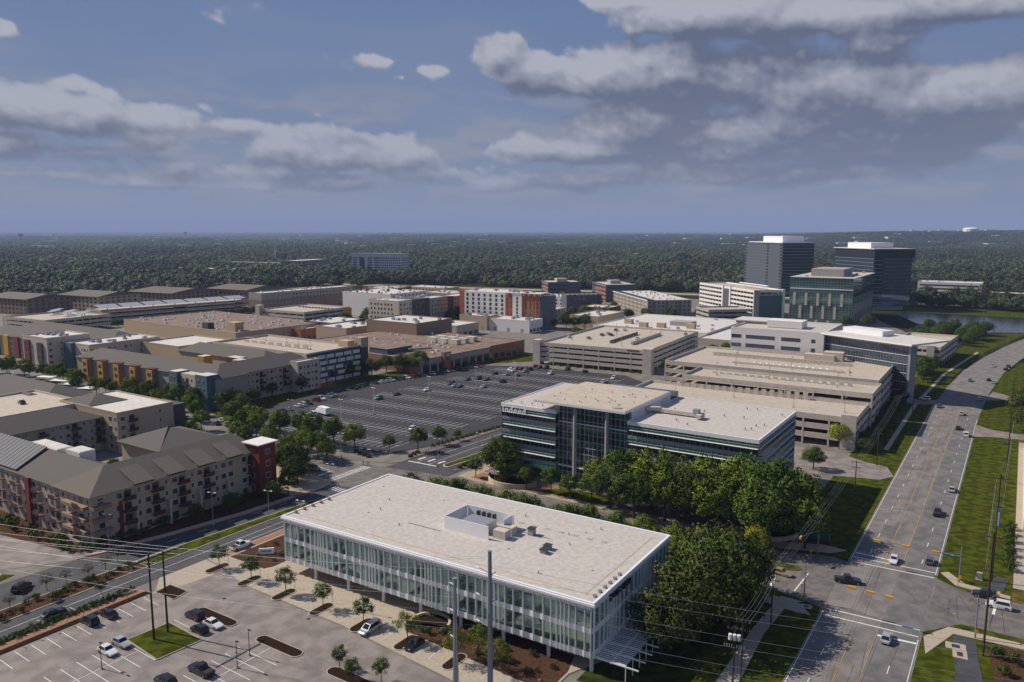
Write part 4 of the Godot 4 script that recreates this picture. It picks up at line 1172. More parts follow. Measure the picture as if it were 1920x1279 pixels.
	box(a3, "wall", Vector3(-57, 6.7, -8.5), Vector3(114, 13.4, 17), M["stucco_grey"])
	box(a3, "wall", Vector3(-11.5, 6.68, -38), Vector3(17, 13.36, 42), st)
	box(a3, "wall", Vector3(-55, 6.66, -50), Vector3(70, 13.3, 16), st)
	hip(a3, "roof", -114, 0, -17, 0, 13.4, 4.4, M["shingle"], true)
	hip(a3, "roof", -20, -3, -60, -2, 13.42, 4.4, M["shingle"], false)
	hip(a3, "roof", -90, -20, -58, -42, 13.38, 4.2, M["shingle"], true)
	for k in 5:
		var x := -102.0 + k * 14.0
		box(a3, "yellow_bay", Vector3(x, 7.6, 1.0), Vector3(4.6, 11.6, 3.4), M["yellow_wall"])
		box(a3, "bay_side", Vector3(x + 2.5, 7.9, 0.6), Vector3(0.5, 12.4, 3.6), M["brown_wall"])
		box(a3, "bay_cap", Vector3(x, 14.0, 0.4), Vector3(5.0, 0.4, 4.2), M["maroon"])
		var fb := {"o": Vector3(x - 2.3, 0, 2.7), "a": Vector3(1, 0, 0), "n": Vector3(0, 0, 1), "l": 4.6}
		for r in 3: put(a3, "bay_opening", fb, 2.3, 4.6 + r * 3.3, 2.6, 1.7, 0.04, M["glass_pane"])
	apt_face(a3, face("F", -114, 0, -17, 0), 4, 3.2, 0.3, 3.5, "--s-", fr, M["maroon"], 6.6)
	apt_face(a3, face("R", -20, -3, -59, -17), 4, 3.2, 0.3, 2.6, "wswbs", fr, M["maroon"], 2.0)
	for p in [[-24.5, 1.4, 6.0], [-5.2, 0.6, 8.2]]:
		box(a3, "blue_tower", Vector3(p[0], 7.6, p[1]), Vector3(p[2], 15.2, 6.5), M["blue_wall"])
		box(a3, "tower_roof", Vector3(p[0], 15.26, p[1]), Vector3(p[2] - 0.6, 0.1, 5.9), M["pale_roof"])
		var fq := {"o": Vector3(p[0] - p[2] * 0.5, 0, p[1] + 3.25), "a": Vector3(1, 0, 0), "n": Vector3(0, 0, 1), "l": p[2]}
		for r in 4:
			for q in 2: window(a3, fq, p[2] * (0.3 + 0.4 * q), 2.2 + r * 3.4, 1.1, 1.4, fr, M["glass_pane"])
	box(a3, "pale_tower", Vector3(-14.6, 7.4, 0.9), Vector3(10.6, 14.8, 5.0), M["stucco_pale"])
	apt_face(a3, {"o": Vector3(-20, 0, 3.4), "a": Vector3(1, 0, 0), "n": Vector3(0, 0, 1), "l": 10.6}, 4, 3.3, 0.4, 2.6, "sbs", fr, M["dark_metal"])
	block(a3, -3, 2.4, -58, -44, 0, 14.4, M["stucco_pale"], M["pale_roof"], 0.7)
	apt_face(a3, face("R", -3, 2.4, -58, -44), 4, 3.3, 0.4, 2.5, "ws", fr, M["maroon"], 1.6)
	for p in [[-30, -34, "maroon", 9.0], [-47, -28, "yellow_wall", 5.0], [-22, -30, "yellow_wall", 6.0]]:
		box(a3, "courtyard_bay", Vector3(p[0], 8.0, p[1]), Vector3(p[3], 16.0, 5.0), M[p[2]])
		box(a3, "bay_roof", Vector3(p[0], 16.06, p[1]), Vector3(p[3] - 0.4, 0.12, 4.6), M["pale_roof"])
	# ---- red and blue towers further left
	var a4 := thing("red_bay_apartments", "tan apartment block with dark red and charcoal balcony bays and a white flat roof", "apartment building", Vector3(-446, 0, -214))
	block(a4, -27, 0, -24, 0, 0, 18.6, M["stucco_pale"], M["pale_roof"], 0.9)
	var f4 := face("F", -27, 0, -24, 0)
	put(a4, "red_bay", f4, 5.5, 10, 6.0, 14, 0.8, M["red_wall"])
	put(a4, "charcoal_bay", f4, 19.5, 11, 5.6, 10, 0.8, M["stucco_dark"])
	put(a4, "red_sign_band", f4, 23, 3.4, 7.0, 2.4, 0.5, M["red_wall"])
	for k in 4:
		for q in [4.4, 6.8, 18.4, 20.8]: put(a4, "bay_window", f4, q, 5.2 + k * 3.4, 1.5, 1.8, 0.86, M["glass_pane"])
	apt_face(a4, face("R", -27, 0, -24, 0), 5, 3.4, 0.6, 3.0, "w-sw", fr, M["maroon"])
	rooftop_units(a4, -24, -3, -21, -3, 18.7, 12, M["grey_metal"], 2.4)
	block(a4, 1.5, 24, -52, -10, 0, 15.6, M["stucco_pale"], M["pale_roof"], 0.8)
	box(a4, "blue_tower", Vector3(6.0, 8.2, -9.2), Vector3(7.6, 16.4, 3.0), M["blue_wall"])
	apt_face(a4, face("F", 1.5, 24, -52, -10), 4, 3.6, 0.6, 2.8, "--sws", fr, M["dark_metal"], 9.5)
	apt_face(a4, face("R", 1.5, 24, -52, -10), 4, 3.6, 0.6, 3.2, "ws-", fr, M["maroon"])
	rooftop_units(a4, 4, 22, -48, -14, 15.7, 9, M["grey_metal"], 2.2)
	block(a4, 24.5, 60, -74, -40, 0, 14.0, M["tan_wall"], M["pale_roof"], 0.8)
	var a5 := thing("gabled_apartments", "row of apartments with mixed blue, tan and red walls under grey roofs", "apartment building", Vector3(-520, 0, -240))
	box(a5, "wall", Vector3(0, 6.4, 0), Vector3(80, 12.8, 20), M["tan_wall"])
	hip(a5, "roof", -40, 40, -10, 10, 12.8, 4.4, M["shingle"], true)
	for k in 6: box(a5, "bay", Vector3(-34 + k * 13, 6.6, 10.4), Vector3(6, 13.4, 1.6), M[["red_wall", "blue_wall", "yellow_wall"][k % 3]])
	apt_face(a5, face("F", -40, 40, -10, 10), 4, 3.1, 0.4, 3.2, "s-w", fr, M["maroon"])
	hip(a5, "roof", -60, 60, -40, -18, 11, 5.0, M["shingle"], true)
	box(a5, "wall", Vector3(0, 5.5, -29), Vector3(118, 11, 20), M["stucco_grey"])

# ================================================================ shops, hotel and blocks of the district
func grid_windows(t: Node, f: Dictionary, nx: int, ny: int, u0: float, u1: float, y0: float, y1: float, w: float, h: float, m: Material, out := 0.05):
	for r in ny:
		for k in nx:
			put(t, "window", f, lerpf(u0, u1, k / maxf(1.0, nx - 1.0)), lerpf(y0, y1, r / maxf(1.0, ny - 1.0)), w, h, out, m)

func build_district():
	# store with the brown roof beside the asphalt car park
	var s := thing("brown_roof_store", "big low store with brown gravel roof, rooftop units and a brick sign tower", "store", Vector3(-271, 0, -322), -4.0)
	block(s, -112, 0, -96, 0, 0, 7.6, M["brick"], M["brown_roof"], 0.5)
	var sf := face("R", -112, 0, -96, 0)
	put(s, "fascia", sf, 30, 6.2, 60, 2.6, 0.4, M["concrete_grey"])
	for k in 14: put(s, "shop_window", sf, 4 + k * 6.6, 2.3, 5.4, 3.4, 0.06, M["glass_dark"])
	for k in 15: put(s, "pier", sf, 1 + k * 6.6, 2.4, 0.7, 4.8, 0.5, M["stucco_pale"])
	put(s, "brick_front", sf, 78, 4.4, 34, 8.8, 0.6, M["brick"])
	for k in 5: put(s, "shop_window", sf, 66 + k * 6.2, 2.2, 4.4, 3.2, 0.72, M["glass_dark"])
	box(s, "sign_tower", Vector3(1.2, 5.2, -20), Vector3(2.4, 10.4, 5.4), M["brick"])
	var tm := TextMesh.new()
	tm.text = "REI"
	var fo := SystemFont.new()
	fo.font_names = PackedStringArray(["Droid Sans"])
	fo.font_weight = 700
	tm.font = fo
	tm.font_size = 64
	tm.pixel_size = 0.036
	tm.depth = 0.2
	var tl := piece(s, "sign_letters", tm, M["white_paint"], Vector3(2.6, 8.8, -20))
	tl.rotation_degrees.y = 90
	var nb := t_local(s, 708, 660, 8)
	box(s, "raised_roof_box", Vector3(-37, 9.2, -14), Vector3(15, 3.0, 20), M["navy_wall"])
	box(s, "raised_roof", Vector3(-37, 10.8, -14), Vector3(15.6, 0.25, 20.6), M["brown_roof"])
	var dc := piece(s, "roof_duct", cyl, M["concrete_grey"], Vector3(-24, 9.2, -25))
	dc.rotation_degrees = Vector3(90, -30, 0)
	dc.scale = Vector3(1.4, 14, 1.4)
	for k in 7: box(s, "air_handler", Vector3(-26 - (k % 3) * 9, 9.4, -58 - int(k / 3) * 8), Vector3(7, 3.0, 4), M["concrete"])
	rooftop_units(s, -100, -6, -92, -6, 7.7, 46, M["white_metal"], 1.7)
	for k in 3: box(s, "roof_curb", Vector3(-56, 7.9, -20 - k * 28), Vector3(100, 0.4, 0.4), M["brown_wall"])
	# wide mall roof further left
	var m := thing("wide_mall", "very wide low mall with brown roof dotted with small white units", "mall", Vector3(-520, 0, -380), -2.0)
	block(m, -62, 80, -34, 44, 0, 9.0, M["tan_wall"], M["brown_roof"], 0.6)
	rooftop_units(m, -58, 76, -30, 40, 9.1, 80, M["white_metal"], 1.8)
	box(m, "stair_head", Vector3(66, 12, 34), Vector3(9, 6, 7), M["tan_wall"])
	box(m, "dark_unit", Vector3(40, 11.2, 38), Vector3(7, 4.2, 5), M["stucco_dark"])
	# low shops between
	var rows := [
		["brown_shop", "tall plain brown shop with white flat roof behind the brown-roofed store", -386, -340, -440, -401, 15.0, "brown_wall", "pale_roof"],
		["brown_shop", "smaller tan shop with a white roof and blue railing beside the brown shop", -420, -390, -420, -385, 10.0, "stucco", "pale_roof"],
		["dark_shop", "dark fronted shop with a white roof edge under street trees", -455, -425, -440, -405, 9.5, "stucco_dark", "pale_roof"],
		["white_shop", "long low shop with bright white roof and grey units before the patterned apartments", -400, -345, -480, -452, 8.0, "stucco_pale", "pale_roof"],
		["orange_shop", "small brick orange shop between the district streets", -452, -430, -400, -380, 7.0, "rust", "pale_roof"],
		["tan_store", "tan blank-walled store joined to the hotel podium", -377, -350, -514, -498, 10.5, "tan_wall", "pale_roof"],
		["podium_store", "white blank-walled hotel podium with a grey base", -350, -312, -520, -500, 9.0, "stucco_white", "pale_roof"],
		["cream_store", "cream shop with a white roof and tall arched side walls", -306, -280, -600, -552, 9.5, "tan_wall", "pale_roof"],
		["white_mall", "broad white roofed mall block with tan roof huts behind the long garage", -262, -176, -600, -508, 8.6, "stucco_white", "pale_roof"],
		["white_mall", "low white roofed shops running on toward the grey garage", -176, -120, -560, -490, 7.5, "stucco_pale", "pale_roof"],
		["brick_store", "low brick store at the freeway edge of the district", -640, -600, -700, -660, 12.0, "brick", "tan_roof"],
		["pale_store", "pale flat store with tan upper box near the freeway", -560, -500, -640, -590, 14.0, "stucco_pale", "pale_roof"],
		["grey_store", "long grey flat store near the freeway", -500, -440, -690, -640, 10.0, "stucco_grey", "tan_roof"],
		["tan_shop", "tan two-part shop with flat roof beside the freeway verge", -700, -650, -640, -600, 12.0, "tan_wall", "tan_roof"],
		["depot", "long low white depot with ribbed roof beside the right-hand lawn", 5, 16, -330, -236, 5.0, "stucco_white", "metal_roof"],
		["far_offices", "low cream office row with tan roofs past the lake", -108, -40, -1110, -1076, 15.0, "stucco_white", "pale_roof"],
		["far_offices", "low dark-banded office with a flat deck past the lake", -30, 90, -1040, -1010, 9.0, "brown_wall", "concrete"]]
	for r in rows:
		var o := thing(r[0], r[1], "building", Vector3((r[2] + r[3]) * 0.5, 0, (r[4] + r[5]) * 0.5))
		var hx: float = (r[3] - r[2]) * 0.5
		var hz: float = (r[5] - r[4]) * 0.5
		block(o, -hx, hx, -hz, hz, 0, r[6], M[r[7]], M[r[8]], 0.8)
		rooftop_units(o, -hx + 2, hx - 2, -hz + 2, hz - 2, r[6] + 0.1, 7 if r[0] != "depot" else 0, M["concrete"] if r[0] == "white_mall" else M["grey_metal"], 2.6)
		var ff := face("F", -hx, hx, -hz, hz)
		var rf := face("R", -hx, hx, -hz, hz)
		if r[0] in ["far_offices"]:
			for k in 3: put(o, "ribbon_window", ff, hx, 3.5 + k * 4.2, hx * 2 - 4, 1.8, 0.05, M["glass_dark"])
			for k in 3: put(o, "ribbon_window", rf, hz, 3.5 + k * 4.2, hz * 2 - 4, 1.8, 0.05, M["glass_dark"])
		elif r[0] != "depot":
			for k in 3: put(o, "door", ff, (k + 0.5) * hx * 0.66, 1.6, 2.4, 3.0, 0.05, M["grey_metal"])
			for k in 4: put(o, "shop_window", rf, (k + 0.5) * hz * 0.5, 2.0, hz * 0.3, 2.4, 0.05, M["glass_dark"])
			for k in 3: put(o, "wall_joint", rf, (k + 1) * hz * 0.5, r[6] * 0.5, 0.25, r[6], 0.05, M["concrete_grey"])
		if r[0] == "white_mall" and hx > 40:
			for p in [[-26, 20], [4, 30], [24, 24], [-8, 34]]: box(o, "roof_hut", Vector3(p[0], r[6] + 1.8, p[1]), Vector3(6, 3.6, 4), M["tan_wall"])
			box(o, "roof_hut", Vector3(12, r[6] + 1.6, 8), Vector3(16, 3.2, 12), M["concrete_grey"])
	for q in [["cream_block", "cream three-storey block between the hotel and the charcoal apartments", -352, -330, -590, -560, 11.0, "stucco_pale"], ["brick_block", "brick block with white roof left of the slanted apartments", -330, -302, -640, -616, 10.0, "brick"], ["pale_block", "pale block behind the hotel's rust pier", -420, -398, -560, -540, 14.0, "stucco_white"], ["low_block", "low grey block beside the freeway verge left of the offices", -540, -480, -760, -730, 9.0, "stucco_grey"], ["low_block", "low tan block beside the freeway verge past the brick store", -620, -560, -740, -712, 11.0, "tan_wall"], ["white_row", "white row building between the grey terrace and the freeway", -420, -370, -700, -672, 12.0, "stucco_white"]]:
		var o := thing(q[0], q[1], "building", Vector3((q[2] + q[3]) * 0.5, 0, (q[4] + q[5]) * 0.5))
		var hx: float = (q[3] - q[2]) * 0.5
		var hz: float = (q[5] - q[4]) * 0.5
		block(o, -hx, hx, -hz, hz, 0, q[6], M[q[7]], M["pale_roof"], 0.8)
		for r in int(q[6] / 3.6):
			for k in int(hx / 2.6): window(o, face("F", -hx, hx, -hz, hz), 2.6 + k * 5.0, 2.2 + r * 3.5, 2.0, 1.8, M["stucco_white"], M["glass_dark"])
			for k in int(hz / 2.6): window(o, face("R", -hx, hx, -hz, hz), 2.6 + k * 5.0, 2.2 + r * 3.5, 2.0, 1.8, M["stucco_white"], M["glass_dark"])
		rooftop_units(o, -hx + 2, hx - 2, -hz + 2, hz - 2, q[6] + 0.1, 6, M["grey_metal"], 2.0)
	# hotel
	var h := thing("hotel", "white and rust orange hotel slab with square windows and a grey rounded end", "hotel", Vector3(-316, 0, -522), 2.0)
	box(h, "wall", Vector3(-52, 14, -9), Vector3(40, 28, 18), M["stucco_white"])
	box(h, "wall", Vector3(-16.2, 13.8, -8.6), Vector3(31.6, 27.6, 17), M["rust"])
	box(h, "edge_pier", Vector3(-74.5, 14.2, -8.8), Vector3(5, 28.6, 17.4), M["rust"])
	box(h, "white_strip", Vector3(-20.5, 14.3, -8.4), Vector3(8.4, 28.8, 18.2), M["stucco_white"])
	var hf := {"o": Vector3(-72, 0, 0), "a": Vector3(1, 0, 0), "n": Vector3(0, 0, 1), "l": 40.0}
	grid_windows(h, hf, 7, 7, 3.0, 37.0, 4.4, 25.4, 2.0, 2.3, M["glass_dark"])
	var hr := {"o": Vector3(-32, 0, -0.1), "a": Vector3(1, 0, 0), "n": Vector3(0, 0, 1), "l": 32.0}
	for x in [2.0, 5.2, 8.2, 19.4, 23.2, 26.8, 30.0]:
		for r in 7: put(h, "strip_window", hr, x, 5.2 + r * 3.0, 1.1, 2.4, 0.05, M["glass_green"])
	for r in 8: put(h, "strip_window", {"o": Vector3(-24.7, 0, 0.7), "a": Vector3(1, 0, 0), "n": Vector3(0, 0, 1), "l": 8.4}, 4.2, 4.0 + r * 2.9, 1.5, 2.3, 0.05, M["glass_dark"])
	var rd := piece(h, "rounded_end", cyl, M["slate_wall"], Vector3(0.5, 13.6, -8.4))
	rd.scale = Vector3(16.5, 27.2, 16.5)
	var rc := piece(h, "rounded_corner", cyl, M["rust"], Vector3(-3.4, 13.7, -4.6))
	rc.scale = Vector3(9.4, 27.4, 9.4)
	box(h, "roof", Vector3(-38, 28.2, -9), Vector3(74, 0.3, 16.6), M["pale_roof"])
	for k in 20: box(h, "crown_fin", Vector3(-30 + k * 1.7, 27.4, 0.4), Vector3(0.3, 1.8, 1.0), M["brown_wall"] if k % 3 else M["stucco_white"])
	rooftop_units(h, -70, -5, -15, -3, 28.3, 12, M["concrete_grey"], 2.6)
	box(h, "blue_sign", Vector3(5.5, 3.0, 2.6), Vector3(5.5, 3.4, 0.4), M["sign_blue"])
	# patterned apartments beside the hotel
	var p := thing("patterned_apartments", "six-storey apartments in white, charcoal and grey panels with scattered square windows", "apartment building", Vector3(-407, 0, -459))
	block(p, -32, 0, -16, 0, 0, 22.6, M["stucco_pale"], M["pale_roof"], 0.8)
	box(p, "charcoal_wall", Vector3(-8.4, 11.6, -27), Vector3(17, 23.2, 21.6), M["stucco_dark"])
	block(p, -17, 0.2, -62, -38.2, 0, 22.0, M["stucco_grey"], M["pale_roof"], 0.8)
	box(p, "charcoal_wall", Vector3(-8.2, 11.2, -66), Vector3(17.2, 22.4, 7.6), M["stucco_dark"])
	block(p, -17, -0.2, -112, -70, 0, 21.4, M["stucco_grey"], M["pale_roof"], 0.8)
	var pf := face("F", -32, 0, -16, 0)
	for r in 6:
		for k in 7: window(p, pf, 3.0 + k * 3.6 + (0.6 if (r + k) % 3 == 0 else 0.0), 2.4 + r * 3.5, 1.7, 1.9, M["stucco_white"], M["glass_dark"])
	var pr := face("R", -32, 0.2, -112, 0)
	for r in 6:
		for k in 28:
			if (r * 7 + k * 5) % 9 == 0: continue
			window(p, pr, 2.5 + k * 3.9, 2.4 + r * 3.5, 1.6, 1.9, M["stucco_white"] if k % 4 else M["stucco_dark"], M["glass_dark"])
	rooftop_units(p, -30, -2, -60, -3, 22.7, 22, M["white_metal"], 1.6)
	# long brown and white apartments
	var b := thing("banded_apartments", "long apartment slab with white top floors and brown lower floors behind the beige garage", "apartment building", Vector3(-593, 0, -478))
	box(b, "wall", Vector3(-9, 6.4, -59), Vector3(18, 12.8, 118), M["brown_wall"])
	block(b, -18.1, 0.1, -118.1, 0.1, 12.8, 6.4, M["stucco_grey"], M["pale_roof"], 0.8)
	var br := face("R", -18, 0.1, -118, 0)
	for r in 5:
		for k in 26: window(b, br, 3 + k * 4.4, 2.6 + r * 3.5, 1.7, 2.0, M["stucco_white"] if r < 3 else M["stucco_dark"], M["glass_dark"])
	rooftop_units(b, -16, -2, -110, -6, 19.3, 20, M["white_metal"], 1.8)
	var bw := thing("white_block", "bare white apartment slab with a crowded flat roof behind the patterned apartments", "apartment building", Vector3(-500, 0, -530))
	block(bw, -30, 30, -40, 10, 0, 21, M["stucco_white"], M["pale_roof"], 0.8)
	rooftop_units(bw, -28, 28, -36, 8, 21.1, 30, M["dark_metal"], 1.7)
	grid_windows(bw, face("R", -30, 30, -40, 10), 9, 6, 4, 46, 2.6, 19, 1.6, 1.9, M["glass_dark"])
	var bg := thing("grey_terrace", "grey stepped apartment terraces behind the hotel with blue accents", "apartment building", Vector3(-440, 0, -600))
	block(bg, -60, 50, -30, 6, 0, 17, M["stucco_grey"], M["tan_roof"], 0.8)
	grid_windows(bg, face("F", -60, 50, -30, 6), 24, 5, 4, 106, 2.4, 15, 1.6, 1.9, M["glass_dark"])
	rooftop_units(bg, -56, 46, -26, 2, 17.1, 20, M["grey_metal"], 2.0)
	# turned blocks toward the towers
	var d5 := thing("slanted_apartments", "long grey and brown apartments with a black roof edge running away from view", "apartment building", Vector3(-284, 0, -658), 42.0)
	box(d5, "wall", Vector3(21, 7.4, -55), Vector3(42, 14.8, 110), M["stucco_grey"])
	box(d5, "roof", Vector3(24, 14.95, -55), Vector3(34, 0.3, 108), M["pale_roof"])
	box(d5, "black_roof_edge", Vector3(3.4, 15.1, -56), Vector3(6.4, 0.5, 111), M["dark_metal"])
	box(d5, "white_fascia", Vector3(-0.2, 14.7, -56), Vector3(0.6, 0.7, 111.4), M["white_metal"])
	for side in [["L", 26], ["F", 10]]:
		var f := face(side[0], 0, 42, -110, 0)
		for r in 4:
			for k in side[1]: window(d5, f, 2.4 + k * 4.1, 2.2 + r * 3.5, 1.8, 2.0, M["stucco_white"] if k % 3 else M["brown_wall"], M["glass_dark"])
		for k in int(side[1] / 3): put(d5, "bay", f, 6.0 + k * 12.3, 7.2, 3.6, 14.2, 0.03, M["brown_wall"])
	rooftop_units(d5, 10, 38, -104, -6, 15.1, 26, M["concrete"], 2.0)
	var dg := thing("charcoal_apartments", "charcoal apartment block half hidden by a round dark tree", "apartment building", Vector3(-358, 0, -640), 42.0)
	block(dg, 0, 34, -24, 0, 0, 17, M["slate_wall"], M["metal_roof"], 0.8)
	for r in 5:
		for k in 7: window(dg, face("F", 0, 34, -24, 0), 3 + k * 4.6, 2.6 + r * 3.7, 2.0, 2.0, M["stucco_grey"], M["glass_dark"])
		for k in 4: window(dg, face("L", 0, 34, -24, 0), 3 + k * 5.6, 2.6 + r * 3.7, 2.0, 2.0, M["stucco_white"], M["glass_dark"])
	for q in [["brick_office", "flat-roofed office with rust brick side and grey banded front by the freeway", -380, -767, 42.0, 35.0, 60.0, 18.4], ["grey_office", "flat-roofed grey office with an orange edge by the freeway", -450, -761, 42.0, 38.0, 40.0, 19.0]]:
		var o := thing(q[0], q[1], "office", Vector3(q[2], 0, q[3]), q[4])
		block(o, 0, q[5], -q[6], 0, 0, q[7], M["slate_wall"], M["white_roof"], 0.9)
		var lf := face("L", 0, q[5], -q[6], 0)
		put(o, "brick_skin", lf, q[6] * 0.62, q[7] * 0.5, q[6] * 0.7, q[7] - 0.4, 0.08, M["brick"])
		for r in 4:
			put(o, "ribbon_window", lf, q[6] * 0.5, 2.6 + r * 4.4, q[6] - 2, 1.6, 0.14, M["glass_pane"])
			put(o, "ribbon_window", face("F", 0, q[5], -q[6], 0), q[5] * 0.5, 2.6 + r * 4.4, q[5] - 2, 1.7, 0.06, M["glass_dark"])
		box(o, "penthouse", Vector3(q[5] * 0.5, q[7] + 2.0, -q[6] * 0.5), Vector3(12, 4, 14), M["concrete_grey"])
	# glass towers
	var t3 := thing("panel_tower", "ten-storey teal glass tower with staggered upright tan panels", "tower", Vector3(-115, 0, -683))
	box(t3, "curtain_wall", Vector3(-25, 19.4, -52), Vector3(50, 38.8, 104), M["glass_green"])
	box(t3, "roof", Vector3(-25, 39.0, -52), Vector3(51, 0.5, 105), M["white_roof"])
	box(t3, "penthouse", Vector3(-24, 42.4, -36), Vector3(26, 6.4, 40), M["concrete_grey"])
	var tf := face("F", -50, 0, -104, 0)
	var tr := face("R", -50, 0, -104, 0)
	for k in 21: put(t3, "mullion", tf, 0.2 + k * 2.48, 19.4, 0.16, 38.6, 0.12, M["grey_metal"])
	for k in 18: put(t3, "transom", tf, 25, 1.0 + k * 2.15, 50, 0.16, 0.1, M["grey_metal"])
	put(t3, "white_ledge", tf, 25, 29.6, 50, 0.7, 0.4, M["white_metal"])
	for k in 5:
		put(t3, "tan_panel", tf, 4.0 + k * 9.4, 20.8, 2.1, 10.5, 0.5, M["tan_roof"])
		if k < 4: put(t3, "tan_panel", tf, 9.0 + k * 9.2, 10.0, 2.1, 10.5, 0.5, M["tan_roof"])
		put(t3, "tan_panel", tf, 3.6 + k * 9.4, 1.8, 2.1, 3.4, 0.5, M["tan_roof"])
	for k in 22:
		put(t3, "tan_panel", tr, 4.0 + k * 4.4, 16.5 if k % 2 else 10.0, 1.2, 14.0, 0.4, M["concrete"])
	for k in 6: put(t3, "transom", tr, 52, 30.0 + k * 1.6, 104, 0.3, 0.1, M["grey_metal"])
	rooftop_units(t3, -46, -4, -96, -8, 39.2, 14, M["concrete_grey"], 2.6)
	var t2 := thing("blue_tower", "dark blue glass tower with a white roof box beside the lake", "tower", Vector3(-123, 0, -832), 42.0)
	box(t2, "curtain_wall", Vector3(20.5, 32.0, -34), Vector3(41, 56, 68), M["glass_tower"])
	box(t2, "dark_corner", Vector3(5.2, 30.4, 0.1), Vector3(9.6, 48, 1.2), M["glass_dark"])
	box(t2, "dark_crown", Vector3(21.5, 55.6, -33.6), Vector3(43.4, 8.4, 69.4), M["glass_dark"])
	box(t2, "podium", Vector3(18, 2.0, -30), Vector3(34, 4.0, 58), M["concrete_grey"])
	box(t2, "roof", Vector3(20.5, 60.0, -34), Vector3(44, 0.6, 71), M["pale_roof"])
	box(t2, "roof_box", Vector3(17, 63.0, -34), Vector3(24, 5.6, 40), M["white_metal"])
	for k in 14:
		put(t2, "transom", face("F", 0, 41, -68, 0), 26, 7 + k * 3.6, 30, 0.3, 0.1, M["grey_metal"])
		put(t2, "transom", face("L", 0, 41, -68, 0), 34, 7 + k * 3.6, 68, 0.3, 0.1, M["grey_metal"])
	for k in 12: put(t2, "balcony_slab", face("F", 0, 41, -68, 0), 5.0, 8 + k * 3.7, 9.2, 0.4, 0.9, M["grey_metal"])
	var t1 := thing("slate_tower", "tall slate grey tower with a smooth panel side and a black glass front", "tower", Vector3(-240, 0, -948), 44.0)
	box(t1, "panel_wall", Vector3(20, 31.5, -46), Vector3(40, 63, 92), M["slate_wall"])
	box(t1, "glass_front", Vector3(20.5, 32.5, 0.6), Vector3(39.6, 60, 1.6), M["glass_blue"])
	box(t1, "roof", Vector3(20, 63.6, -40), Vector3(42, 1.0, 80), M["white_metal"])
	box(t1, "roof_box", Vector3(20, 67.6, -34), Vector3(28, 7.0, 46), M["white_metal"])
	for k in 16:
		put(t1, "window_notch", face("L", 0, 40, -92, 0), 89.0, 5 + k * 3.7, 4.6, 1.9, 0.06, M["glass_dark"])
		put(t1, "window_notch", face("L", 0, 40, -92, 0), 58.0, 5 + k * 3.7, 4.2, 1.9, 0.06, M["glass_dark"])
		put(t1, "window_notch", face("L", 0, 40, -92, 0), 2.4, 5 + k * 3.7, 4.0, 1.9, 0.06, M["glass_dark"])
		put(t1, "transom", face("F", 0, 41, -92, 1.4), 20, 5 + k * 3.7, 40, 0.4, 0.06, M["grey_metal"])
		put(t1, "panel_joint", face("L", 0, 40, -92, 0), 30.0, 6.8 + k * 3.7, 50, 0.14, 0.05, M["grey_metal"])

func t_local(t: Node3D, x: float, y: float, h: float) -> Vector3:
	return t.to_local(P(x, y, h))

